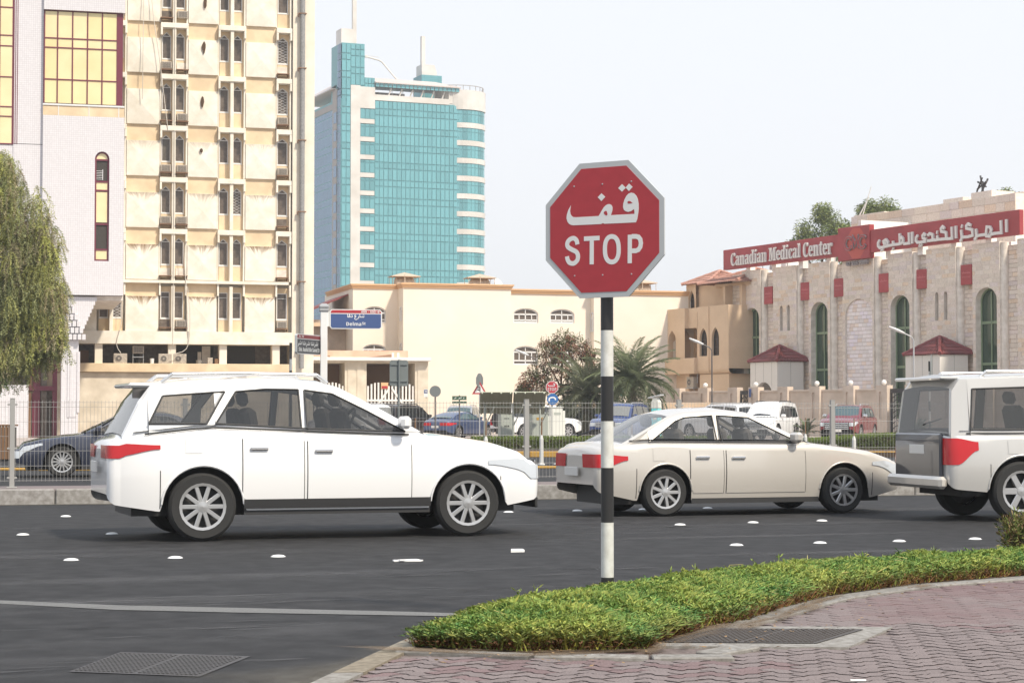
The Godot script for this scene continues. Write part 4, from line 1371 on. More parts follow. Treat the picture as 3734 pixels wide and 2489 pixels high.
func frond(L: float, bend: float, sd: int) -> ArrayMesh:
	var g := G.new()
	var q := RandomNumberGenerator.new(); q.seed = sd
	var pts := []
	var p := Vector3.ZERO; var a := 0.0
	var n := 34
	for i in n + 1:
		pts.append(p)
		a = -bend * pow(i / float(n), 1.4)
		p += Vector3(cos(a), sin(a), q.randf_range(-.03, .03)) * L / n
	g.col = Color(1.2, 1.05, .7)
	for i in n:
		var r := .018 * (1 - i / float(n)) + .004
		g.tube(pts[i], pts[i + 1], r, r * .9, 4, false)
	for i in range(3, n):
		for h in 2:
			var o: Vector3 = pts[i].lerp(pts[i + 1], .5 * h)
			var f: Vector3 = (pts[i + 1] - pts[i]).normalized()
			for s in [-1.0, 1.0]:
				var u := i / float(n)
				var ll := L * .22 * (1.0 - .75 * absf(u - .38) * 1.3) * q.randf_range(.85, 1.1)
				var d: Vector3 = (f * (.55 + u * .6) + Vector3(0, .35 - .7 * q.randf() * (.3 + u), 0) + Vector3(0, 0, s * 1.0)).normalized()
				var w := d.cross(Vector3.UP).normalized() * .016
				var sh := q.randf_range(.8, 1.2)
				g.col = Color(sh, sh, sh)
				var tip := o + d * ll + Vector3(0, -ll * .12, 0)
				g.tri(o, o + d * ll * .4 + w, tip); g.tri(o, tip, o + d * ll * .4 - w)
	return g.mesh()

func palm(label: String, at: Vector3, h: float, L: float, n: int, sd: int, tone: Color) -> void:
	var t := thing("date_palm", label, "palm tree", at)
	var g := G.new()
	var pr := []
	var k := 16
	for i in k + 1:
		pr.append(Vector2((.2 if i % 2 else .25) * (1.0 + .15 * i / k), h * i / k))
	g.lathe(pr, 12)
	g.col = Color.WHITE
	for i in 60:
		var a := i * 2.4; var y := h * i / 60.0
		g.x = Transform3D(Basis(Vector3.UP, a), Vector3(0, y, 0))
		g.box(Vector3(.24, 0, 0), Vector3(.09, .12, .11))
	obj("trunk", g, "palm_bark", t)
	var q := RandomNumberGenerator.new(); q.seed = sd
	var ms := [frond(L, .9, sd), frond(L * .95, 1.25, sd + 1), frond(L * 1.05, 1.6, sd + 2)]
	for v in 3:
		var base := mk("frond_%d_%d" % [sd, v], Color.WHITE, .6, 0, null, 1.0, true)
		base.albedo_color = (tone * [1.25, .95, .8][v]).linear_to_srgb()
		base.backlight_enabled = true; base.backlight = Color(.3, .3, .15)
	for i in n:
		var u := i / float(n)
		var el := lerpf(1.4, -.55, pow(u, .85)) + q.randf_range(-.12, .12)
		var v := 0 if u < .3 else (1 if u < .7 else 2)
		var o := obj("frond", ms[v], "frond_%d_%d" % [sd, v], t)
		o.position = Vector3(0, h + .05, 0)
		o.rotation = Vector3(0, i * 2.39996 + q.randf_range(-.2, .2), 0)
		o.rotate_object_local(Vector3(0, 0, 1), el)
		o.rotate_object_local(Vector3(1, 0, 0), q.randf_range(-.5, .5))

func trees() -> void:
	# the big weeping tree on the left
	var t := thing("weeping_tree", "tall weeping tree with drooping feathery branches at the left edge", "tree", P(-17.9, .16, 68))
	limbs(t, "trunk", [[[Vector3(-.3, 0, 0), Vector3(-.2, 2.2, 0), Vector3(.1, 4.4, .1), Vector3(.2, 7, 0)], .26, .09], [[Vector3(-.15, 2.6, 0), Vector3(.8, 4.2, .3), Vector3(1.7, 5.4, .4)], .12, .04], [[Vector3(0, 3.6, 0), Vector3(-1.2, 5.4, .2), Vector3(-2, 6.6, 0)], .12, .04], [[Vector3(.1, 5, 0), Vector3(1.0, 6.8, .3), Vector3(1.4, 7.8, .3)], .08, .03]])
	var g := G.new()
	var q := RandomNumberGenerator.new(); q.seed = 90
	for s in 5:
		var p := Vector3(q.randf_range(-.12, .12), 0, q.randf_range(-.12, .12))
		var d := Vector3(q.randf_range(-.5, .5), -.1, q.randf_range(-.5, .5))
		for i in 15:
			d = (d + Vector3(0, -.22, 0)).normalized()
			var e := p + d * .085
			var w := d.cross(Vector3(0, 0, 1)).normalized() * .006
			g.col = Color(1.1, .8, .6)
			g.tri(p - w, p + w, e)
			for r in 4:
				var f := (d * .7 + Vector3(q.randfn(), q.randfn() * .4, q.randfn()) * .6).normalized()
				var ww := f.cross(Vector3(q.randfn(), q.randfn(), q.randfn())).normalized() * .011
				var sh := q.randf_range(.7, 1.3)
				g.col = Color(sh, sh, sh)
				g.tri(p, p + f * .055 + ww, p + f * .12); g.tri(p, p + f * .12, p + f * .055 - ww)
			p = e
	var strand := g.mesh()
	var cl := [[Vector3(.3, 9.6, 0), .8], [Vector3(-.4, 10.0, 0), .7], [Vector3(2.15, 5.4, .3), .7], [Vector3(2.2, 4.4, .3), .55], [Vector3(1.9, 7.2, .3), .7], [Vector3(.2, 9.0, 0), 1.1], [Vector3(-.6, 9.2, .2), 1.2], [Vector3(1.1, 8.1, .2), 1.15], [Vector3(-1.5, 8.2, 0), 1.6], [Vector3(1.3, 6.9, .4), 1.35], [Vector3(-.6, 7.0, .5), 1.9], [Vector3(1.55, 5.6, .3), 1.3], [Vector3(0, 5.2, .6), 1.7], [Vector3(1.75, 4.6, .3), 1.1], [Vector3(-1.4, 5.0, .3), 1.8], [Vector3(.6, 4.0, .5), 1.1], [Vector3(-.9, 3.9, .4), 1.2], [Vector3(1.35, 3.9, .2), .9]]
	crown(t, strand, 1550, cl, [Color(.37, .38, .14), Color(.32, .34, .16), Color(.38, .33, .21), Color(.27, .3, .14), Color(.48, .5, .15)], 91, "crown", .55, 1.05)
	crown(t, strand, 150, [[Vector3(-.2, 3.3, .5), .7], [Vector3(.3, 3.1, .5), .6], [Vector3(-.9, 3.2, .5), .6]], [Color(.17, .34, .06), Color(.2, .38, .08)], 92, "low_fresh_leaves", .6, .9)
	# the tree with brown pods
	t = thing("pod_tree", "sparse tree with green leaves and brown seed pods before the pale villa", "tree", P(2.95, .2, 112))
	limbs(t, "trunk", [[[Vector3(.25, 0, 0), Vector3(.1, 1.4, 0), Vector3(-.2, 3, 0), Vector3(-.1, 5, 0)], .1, .04], [[Vector3(.3, .5, 0), Vector3(.7, 2.2, 0), Vector3(1.2, 4.2, 0)], .08, .03], [[Vector3(.1, 1.5, 0), Vector3(-.9, 2.8, .2), Vector3(-1.9, 3.4, .2)], .06, .02], [[Vector3(-.1, 2.6, 0), Vector3(-1.1, 4.4, .1)], .05, .02], [[Vector3(.5, 1.6, 0), Vector3(1.6, 3.6, .1)], .05, .02]])
	cl = [[Vector3(-.1, 5.4, 0), .6], [Vector3(-.9, 4.9, .1), .75], [Vector3(.7, 5.0, 0), .75], [Vector3(1.4, 4.4, 0), .6], [Vector3(-.2, 4.3, .3), 1.0], [Vector3(-1.2, 3.8, 0), .8], [Vector3(.5, 3.7, .3), .9], [Vector3(-1.9, 3.2, 0), .6], [Vector3(-2.3, 2.7, 0), .4], [Vector3(-.9, 2.8, .2), .7], [Vector3(.3, 2.7, .3), .7], [Vector3(1.5, 3.4, 0), .6]]
	crown(t, leaf_clump(16, .16, .045, .12, .2, 101), 560, cl, [Color(.13, .155, .06), Color(.17, .18, .07), Color(.1, .115, .05)], 102, "foliage")
	crown(t, leaf_clump(14, .14, .06, .15, .9, 103), 430, cl, [Color(.22, .11, .07), Color(.27, .14, .09), Color(.17, .085, .06)], 104, "seed_pods")
	palm("date palm with a bare trunk and spreading fronds right of the stop sign", P(6.45, .2, 108), 3.05, 2.95, 58, 111, Color(.15, .18, .095))
	palm("low bushy date palm left of the stop sign pole", P(4.1, .2, 109.5), 2.3, 2.8, 54, 121, Color(.15, .165, .1))
	# gum trees behind the stone building
	var gum := leaf_clump(22, .42, .09, .34, .7, 131)
	var gl := [Color(.17, .22, .085), Color(.22, .26, .09), Color(.13, .16, .08), Color(.27, .3, .1)]
	var i := 0
	for e in [["loose olive green tree rising behind the left half of the red roof sign", 26.2, 170, [[Vector3(1.0, 17.4, 0), 1.3], [Vector3(.3, 18.6, 0), .8], [Vector3(.9, 16.2, 0), 1.7], [Vector3(-1.2, 16.9, 0), 1.0], [Vector3(-.9, 15.8, 0), 1.4], [Vector3(2.0, 16.8, 0), 1.1], [Vector3(-2.3, 15.4, 0), .8], [Vector3(2.2, 15.4, 0), 1.2]], 620],
			["bright green tree behind the upper stone block's left end", 31.6, 172, [[Vector3(.6, 19.0, 0), 1.1], [Vector3(-.9, 19.0, 0), .9], [Vector3(1.3, 18.2, 0), 1.0], [Vector3(0, 18.0, 0), 1.3], [Vector3(-1.1, 17.6, 0), 1.0]], 520],
			["small tuft of a far treetop above the roof at the right", 42.3, 172, [[Vector3(.2, 20.2, 0), .7], [Vector3(-.5, 19.8, 0), .6], [Vector3(.8, 19.8, 0), .6]], 130]]:
		t = thing("gum_tree", e[0], "tree", P(e[1], 0, e[2]), 0, "trees behind the stone building")
		limbs(t, "trunk", [[[Vector3.ZERO, Vector3(.3, 8, 0), Vector3(.2, 17.5, 0)], .35, .05], [[Vector3(.3, 11, 0), Vector3(1.5, 15.5, 0)], .14, .04], [[Vector3(.3, 11.5, 0), Vector3(-1.4, 16, 0)], .14, .04]])
		crown(t, gum, e[4], e[3], gl, 132 + i, "crown", .6, 1.1); i += 1
	hedge("clipped green hedge beyond the fence in front of the white SUV and cabinets", P(3.4, .16, 71.5), .06, 9.6, .4, 1.3, 141, false)
	hedge("higher clipped hedge rising to the right below the red SUV", P(14.6, .16, 72.5), .05, 8.4, .5, 3.0, 142, true)
	for e in [["small cycad with stiff fronds between the white off-roader and the red SUV", 14.35, 97.5], ["small cycad at the foot of the beige wall right of the red SUV", 20.1, 99]]:
		t = thing("cycad", e[0], "plant", P(e[1], .2, e[2]))
		var fm := frond(.85, .8, int(e[1]))
		g = G.new(); g.lathe([Vector2(.12, 0), Vector2(.15, .3), Vector2(0, .4)], 8)
		obj("trunk", g, "palm_bark", t)
		for k in 16:
			var o := obj("frond", fm, "frond_111_1", t)
			o.position.y = .35; o.rotation.y = k * 2.4; o.rotate_object_local(Vector3(0, 0, 1), .3 + .5 * (k % 3))

func hedge(label: String, at: Vector3, yaw: float, L: float, h: float, D: float, sd: int, rising: bool) -> void:
	var t := thing("hedge", label, "hedge", at, yaw, "hedges beyond the fence")
	var top := func(x: float) -> float: return h * (1.0 if not rising else .62 + .42 * smoothstep(-L / 2, -L * .05, x))
	var g := G.new()
	for i in 24:
		var x0 := -L / 2 + L * i / 24.0; var x1 := x0 + L / 24.0
		g.bx(x0, x1, 0, top.call(x0) - .05, -D + .06, -.06)
	obj("stems", g, "soil", t)
	var q := RandomNumberGenerator.new(); q.seed = sd
	var at2 := []; var tn := []
	for i in int(L * (h + D * .7) * 330):
		var x := q.randf_range(-L / 2, L / 2); var hh: float = top.call(x)
		var p: Vector3
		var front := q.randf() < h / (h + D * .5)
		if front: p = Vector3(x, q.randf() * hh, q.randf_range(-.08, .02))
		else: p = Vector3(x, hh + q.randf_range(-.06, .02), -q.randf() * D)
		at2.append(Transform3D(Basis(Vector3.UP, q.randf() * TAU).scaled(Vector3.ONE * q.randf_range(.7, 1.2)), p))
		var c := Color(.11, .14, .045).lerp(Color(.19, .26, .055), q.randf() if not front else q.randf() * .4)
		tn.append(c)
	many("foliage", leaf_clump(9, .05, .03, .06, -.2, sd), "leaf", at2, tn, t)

# ---------------------------------------------------------------- buildings
func window_part(parent: Node, o: Array, z: float, frame: String, glass: String, bars: Array, tone := Color.WHITE, fw := .05) -> MeshInstance3D:
	# an opening [x0, x1, y0, y_spring, rise, shape] filled with a frame; bars: [x0, y0, x1, y1] in parts of its width and height; the glass lies behind
	var g := G.new()
	var hole := G.hole(o)
	var inn := Geometry2D.offset_polygon(hole, -fw * .5)
	if inn.size():
		g.ribbon(inn[0], fw, z, z + .05, true)
	var w: float = o[1] - o[0]; var h: float = o[3] + o[4] - o[2]
	for b in bars:
		g.ribbon(PackedVector2Array([Vector2(o[0] + b[0] * w, o[2] + b[1] * h), Vector2(o[0] + b[2] * w, o[2] + b[3] * h)]), fw * (b[4] if b.size() > 4 else .8), z, z + .045)
	var f := obj("window", g, frame, parent)
	g = G.new(); g.col = tone
	g.prism(hole, z - .02, z - .02)
	obj("pane", g, glass, f)
	return f

func tower() -> void:
	var t := thing("apartment_tower", "cream and orange apartment tower with pyramid panels and pointed windows", "building", P(-11.96, 0, 120), .255)
	rng.seed = 15
	var ys := []
	for i in 9:
		ys.append(9.33 + 3.06 * i)
	var g := G.new()
	g.bx(-19, -1.25, 5.6, 38, -14, -.62)
	g.bx(-1.25, .05, .2, 38, -14, -.02)
	g.bx(-19, -1.25, 38, 38.4, -14, .1)
	obj("wall", g, "tower_cream", t)
	g = G.new(); g.bx(-19, -1.25, 5.6, 6.35, -.62, .14); g.bx(-19, -1.5, 9.19, 9.36, -.6, .2)
	obj("string_course", g, "panel_cream", t)
	# columns of paired windows and one single column at the right
	var pairs := [[-12.72, -11.1], [-9.15, -7.52], [-5.74, -4.1], [-2.27, -1.34]]
	var panels := [[-18.3, -16.2], [-14.6, -12.74], [-11.08, -9.17], [-7.5, -5.76], [-4.08, -2.29]]
	var seen_y := 27.8
	for fi in ys.size():
		var top: float = ys[fi]
		var low := fi == 0
		for pn in panels:
			g = G.new()
			g.bx(pn[0], pn[1], top - .9, top + .078, -.62, -.2)
			obj("orange_band", g, "tower_orange", t)
			g = G.new()
			var x0: float = pn[0]; var x1: float = pn[1]; var y0 := top - 2.98; var y1 := top - .9
			g.bx(x0, x1, y0, y1, -.62, -.06)
			var m := Vector3((x0 + x1) / 2, (y0 + y1) / 2, .035)
			var a := Vector3(x0 + .01, y0 + .01, -.057); var b := Vector3(x1 - .01, y0 + .01, -.057); var c := Vector3(x1 - .01, y1 - .01, -.057); var d := Vector3(x0 + .01, y1 - .01, -.057)
			g.tri(a, b, m); g.tri(b, c, m); g.tri(c, d, m); g.tri(d, a, m)
			var pyr := obj("pyramid_panel", g, "panel_cream", t)
			if fi < 4:        # streaks of dirt below the upper edge, longest at the right
				var wgt: float = [.85, .8, .5, .28][fi]
				g = G.new()
				var mm := m + Vector3(0, 0, .004)
				var last := Vector3(x0 + .03, y1 - .012, -.05)
				for k in 22:
					var u := (k + 1) / 22.0
					var nxt := Vector3(lerpf(x0 + .03, x1 - .03, u), y1 - .012, -.05)
					var dep := rng.randf_range(.12, .6) * (1.3 - absf(u - .6))
					var lo1 := last.lerp(mm, dep); var lo2 := nxt.lerp(mm, dep * rng.randf_range(.8, 1.0))
					var op := wgt * rng.randf_range(.45, 1.0)
					shade4(g, [lo1, lo2, nxt, last], [Color(1, 1, 1, 0), Color(1, 1, 1, 0), Color(1, 1, 1, op), Color(1, 1, 1, op)])
					last = nxt
				obj("dirt_streaks", g, "stain_veil", pyr)
		for ci in pairs.size():
			var pr: Array = pairs[ci]
			var a: float = pr[0]; var b: float = pr[1]
			var single := ci == 3
			var cx := (a + b) / 2
			# the concrete hood with its two legs
			if not low:
				g = G.new()
				g.bx(a, b, top - .3, top, -.6, .18, .02)
				g.bx(a, a + .12, top - .74, top - .302, -.6, .18, .015); g.bx(b - .12, b, top - .74, top - .302, -.6, .18, .015)
				obj("window_hood", g, "panel_cream", t)
				g = G.new(); g.bx(b - .1, b, top - 3.0, top - .75, -.6, -.12); g.bx(a, a + .06, top - 3.0, top - .75, -.6, -.14)
				obj("window_jamb", g, "panel_cream", t)
			else:
				g = G.new(); g.bx(a, a + .1, top - .85, top - .15, -.6, .08); g.bx(b - .1, b, top - .85, top - .15, -.6, .08)
				obj("window_hood", g, "panel_cream", t)
			if not single:
				g = G.new(); g.bx(cx - .1, cx + .1, top - 3.04, top - .302, -.6, .1, .012)
				obj("mullion_pier", g, "panel_cream", t)
			var slots := [[a + .13, cx - .105], [cx + .105, b - .13]] if not single else [[a + .13, b - .13]]
			for sl in slots:
				var wx0: float = sl[0] - .015; var wx1: float = sl[1] - .045
				var o := [wx0, wx1, top - 2.08, top - .72, .26, "point"]
				if low: o = [wx0, wx1, top - 2.2, top - .62, 0.0, "flat"]
				g = G.new()
				g.x.origin.z = -.36
				g.wall(sl[0] - .02, sl[1] + .02, top - 3.04, top - .31, [o], .14)
				obj("window_wall", g, "tower_orange", t)
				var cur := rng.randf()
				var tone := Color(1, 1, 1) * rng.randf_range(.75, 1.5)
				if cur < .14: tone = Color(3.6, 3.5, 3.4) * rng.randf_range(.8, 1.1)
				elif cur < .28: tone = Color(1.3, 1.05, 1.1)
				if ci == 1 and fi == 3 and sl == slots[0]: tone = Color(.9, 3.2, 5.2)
				var wn := window_part(t, o, -.46, "frame_white", "dirty_glass", [[0, .84, 1, .84]] if not low else [[0, .8, 1, .8, .4]], tone, .055)
				g = G.new(); g.bx(wx0 - .02, wx1 + .02, o[2] - .05, o[2] - .002, -.5, -.34)
				obj("sill", g, "frame_white", wn)
				if cur > .55 and cur < .62:
					g = G.new()
					for k in 9:
						g.ribbon(PackedVector2Array([Vector2(wx0, o[2] + k * .17), Vector2(wx1, o[2] + k * .17 + .3)]), .012, -.42, -.415)
						g.ribbon(PackedVector2Array([Vector2(wx1, o[2] + k * .17), Vector2(wx0, o[2] + k * .17 + .3)]), .012, -.413, -.408)
					obj("lattice", g, "frame_white", wn)
	# wounds in the plaster down one column
	for q in [[-6.55, 25.9, .5], [-6.6, 23.25, .62], [-6.68, 20.0, .55], [-6.72, 17.1, .2]]:
		g = G.new(); g.x.origin = Vector3(q[0], q[1], .105)
		var pl := PackedVector2Array()
		for i in 12:
			var aa := TAU * i / 12.0
			pl.append(Vector2(cos(aa) * .1 * rng.randf_range(.7, 1.2), sin(aa) * q[2] * .6))
		g.prism(pl, -.1, .015)
		obj("broken_plaster", g, "rust_hole", t)
	# the drain pipe with its clamps
	var pipe := part("drain_pipe", t, Vector3(-.72, 0, .2))
	for k in 34:
		g = G.new()
		g.lathe([Vector2(.155, 4.2 + k * 1.02), Vector2(.155, 5.2 + k * 1.02), Vector2(.165, 5.2 + k * 1.02), Vector2(.165, 5.23 + k * 1.02)], 14)
		obj("pipe_length", g, "pipe_grey", pipe)
	for y in [5.4, 9.4, 13.6, 17.9, 22.25, 25.55]:
		g = G.new(); g.box(Vector3(0, y, 0), Vector3(.46, .05, .36)); g.box(Vector3(-.26, y - .08, -.04), Vector3(.06, .22, .1))
		obj("pipe_clamp", g, "rust", pipe)
	# thin conduits and loose cables
	for q in [[[-1.27, 5.6, .02], [-1.27, 30, .02]], [[-8.33, 5.5, .15], [-8.31, 14.2, .16], [-8.33, 30, .15]], [[-7.45, 6.0, .2], [-7.55, 8.4, .24], [-7.7, 10.6, .22], [-7.75, 11.6, .2]], [[-10.2, 20, .24], [-10.15, 30, .24]], [[-9.75, 26.4, .25], [-9.55, 24.6, .25], [-9.2, 22.2, .25], [-8.8, 19.0, .25], [-8.7, 18.2, .2]], [[-11.25, 9.2, .25], [-11.3, 7, .25], [-11.6, 5.6, .25], [-11.35, 5.05, .25]], [[-8.35, 5.0, .25], [-7.5, 5.4, .25], [-7.35, 7.2, .25], [-7.5, 9, .22]]]:
		g = G.new()
		var pp := []
		for p in q: pp.append(Vector3(p[0], p[1], p[2]))
		if pp.size() > 2:
			var cv := Curve3D.new()
			for j in pp.size():
				var tg: Vector3 = (pp[mini(j + 1, pp.size() - 1)] - pp[maxi(j - 1, 0)]) / 6.0
				cv.add_point(pp[j], -tg, tg)
			pp = []
			for j in 17: pp.append(cv.sample_baked(cv.get_baked_length() * j / 16.0))
		g.pipe(pp, .022, 5)
		obj("cable", g, "cable", t)
	# the open ledge above the ground floor
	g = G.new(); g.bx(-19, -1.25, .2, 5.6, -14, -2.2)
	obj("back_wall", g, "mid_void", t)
	g = G.new(); g.bx(-19, -1.25, 3.93, 4.45, -2.2, .18, .02)
	obj("parapet", g, "tower_orange", t)
	g = G.new(); g.bx(-19, -1.25, .2, 3.9, -2.2, -.1)
	obj("lower_wall", g, "cream_wall", t)
	for x in [-12.6, -8.35, -5.35, -2.2]:
		g = G.new(); g.bx(x - .22, x + .22, 4.45, 5.6, -.9, -.1)
		obj("column", g, "tower_cream", t)
	for q in [[-11.6, -10.1], [-7.9, -5.7], [-4.9, -3.2]]:
		g = G.new(); g.bx(q[0], q[1], 4.46, 5.6, -2.19, -2.12)
		obj("dark_window", g, "dark_void", t)
	for q in [[-6.6, 4.45, .22, .75], [-6.2, 4.45, .5, 1.1], [-13.4, 4.45, .6, .8]]:
		g = G.new(); g.box(Vector3(q[0], q[1] + q[3] / 2, -1.6), Vector3(q[2], q[3], .06)); obj("leaning_board", g, "plaster" if q[2] < .55 else "brown", t)
	cooling(t)

func ac_box(parent: Node3D, w: float, h: float, d: float, fan: bool) -> void:
	var g := G.new(); g.box(Vector3(0, h / 2, 0), Vector3(w, h, d), .015); obj("case", g, "ac_case", parent)
	if fan:
		g = G.new(); g.x = Transform3D(Basis(Vector3.RIGHT, PI / 2), Vector3(-w * .12, h / 2, d / 2)); g.lathe([Vector2(h * .36, 0), Vector2(h * .36, .012), Vector2(h * .3, .02)], 18)
		obj("fan_ring", g, "ac_case", parent)
		g = G.new(); g.x = Transform3D(Basis(), Vector3(-w * .12, h / 2, d / 2 + .004))
		g.prism(circle(h * .34), 0, .004)
		obj("fan_grille", g, "ac_grille", parent)
		g = G.new(); g.x = Transform3D(Basis(), Vector3(-w * .12, h / 2, d / 2 + .01)); g.prism(circle(h * .09), 0, .012)
		obj("fan_hub", g, "ac_case", parent)
	else:
		g = G.new(); g.box(Vector3(0, h * .5, d / 2 + .006), Vector3(w * .78, h * .74, .012))
		obj("grille", g, "ac_grille", parent)
		g = G.new()
		for i in 5: g.box(Vector3(0, h * (.2 + .15 * i), d / 2 + .016), Vector3(w * .78, .012, .01))
		for i in 5: g.box(Vector3(w * (-.3 + .15 * i), h * .5, d / 2 + .017), Vector3(.01, h * .72, .01))
		obj("louvre", g, "ac_case", parent)

func cooling(tw: Node3D) -> void:
	# window units below the windows: [column, side, floor]; floors are counted from the lowest
	var cols := {"a": -8.79, "b": -7.86, "c": -1.87}
	var said := {"a": "the left window beside the tall cables", "b": "the right window beside the tall cables", "c": "the window beside the drain pipe"}
	for q in [["a", 5], ["b", 4], ["a", 3], ["b", 3], ["a", 2], ["b", 2], ["c", 4], ["c", 3], ["b", 0], ["c", 0], ["b", 6]]:
		var top: float = 9.33 + 3.06 * q[1]
		var at := tw.transform * Vector3(cols[q[0]], top - 2.72, -.18)
		var u := thing("window_air_conditioner", "window air conditioner below %s, %s storey from the bottom" % [said[q[0]], nth(q[1])], "air conditioner", at, .255, "window air conditioners on the cream tower")
		ac_box(u, .62, .42, .5, false)
	for q in [["a", 6], ["b", 5], ["a", 4], ["c", 5], ["c", 1], ["a", 1], ["b", 1], ["c", 2], ["a", 0]]:
		var top: float = 9.33 + 3.06 * q[1]
		var g := G.new(); g.x.origin = Vector3(cols[q[0]], top - 2.74, -.1)
		g.box(Vector3(0, -.02, .05), Vector3(.74, .04, .52)); g.box(Vector3(-.3, -.12, 0), Vector3(.03, .2, .4)); g.box(Vector3(.3, -.12, 0), Vector3(.03, .2, .4))
		obj("bare_shelf", g, "rust", tw)
		g = G.new(); g.x.origin = Vector3(cols[q[0]], top - 2.7, -.33)
		g.box(Vector3(0, .2, 0), Vector3(.6, .44, .04)); obj("blanked_opening", g, "plaster" if q[1] % 2 else "mid_void", tw)
	for q in [["a", 5], ["b", 4], ["a", 3], ["b", 3], ["a", 2], ["b", 2], ["c", 4], ["c", 3], ["b", 0], ["c", 0]]:
		var g := G.new(); g.x.origin = Vector3(cols[q[0]], 9.33 + 3.06 * q[1] - 2.76, -.1)
		g.box(Vector3(0, -.02, .05), Vector3(.74, .035, .5)); g.box(Vector3(-.3, -.1, .0), Vector3(.03, .16, .4)); g.box(Vector3(.3, -.1, 0), Vector3(.03, .16, .4))
		obj("unit_shelf", g, "rust", tw)
	var k := 0
	for q in [[-11.35, "leftmost, below the hanging cable"], [-8.75, "left of the adjoining pair"], [-7.9, "right of the adjoining pair"]]:
		var u := thing("condenser_unit", "white condenser with round fan on the tower's ledge, %s" % q[1], "air conditioner", tw.transform * Vector3(q[0], 4.45, -.25), .255, "condensers on the tower's ledge")
		ac_box(u, .78, .58, .32, true); k += 1
	var u2 := thing("window_air_conditioner", "old window air conditioner on a tall rack on the tower's ledge", "air conditioner", tw.transform * Vector3(-10.3, 5.05, -.5), .255)
	ac_box(u2, .66, .44, .4, false)
	var g2 := G.new()
	for s in [-1, 1]:
		g2.tube(Vector3(s * .3, -.6, .1), Vector3(s * .3, 0, .1), .02, .02, 6); g2.tube(Vector3(s * .3, -.6, -.1), Vector3(s * .3, 0, -.1), .02, .02, 6)
	g2.box(Vector3(0, -.22, 0), Vector3(.66, .04, .3))
	obj("rack", g2, "galvanised", u2)
	for q in [[-9.5, .26, .28, "white plastic bucket on the tower's ledge", "bucket", "white_metal"], [-5.65, .36, .3, "brown cardboard box on the tower's ledge", "box", "brown"], [-6.75, .36, .2, "low grey basin on the tower's ledge", "basin", "concrete"], [-10.25, .3, .2, "dark pot under the rack on the tower's ledge", "pot", "pole_black"], [-6.1, .3, .36, "small pale carton beside the brown box on the tower's ledge", "carton", "ac_case"]]:
		var th := thing(q[4] if q[4] != "carton" else "carton", q[3], q[4], tw.transform * Vector3(q[0], 4.452, -.35), .255)
		var g := G.new()
		if q[4] in ["box", "carton"]:
			g.box(Vector3(0, q[2] / 2, 0), Vector3(q[1], q[2], .3), .01); obj("body", g, q[5], th)
			g = G.new(); g.box(Vector3(0, q[2] + .006, 0), Vector3(q[1] + .02, .012, .14)); obj("flap", g, q[5], th)
		else:
			g.lathe([Vector2(0, 0), Vector2(q[1] * .42, 0), Vector2(q[1] * .5, q[2]), Vector2(q[1] * .46, q[2]), Vector2(q[1] * .4, .03), Vector2(0, .03)], 14); obj("body", g, q[5], th)
			g = G.new(); g.lathe([Vector2(q[1] * .5, q[2]), Vector2(q[1] * .53, q[2] + .01), Vector2(q[1] * .5, q[2] + .02)], 14); obj("rim", g, q[5], th)

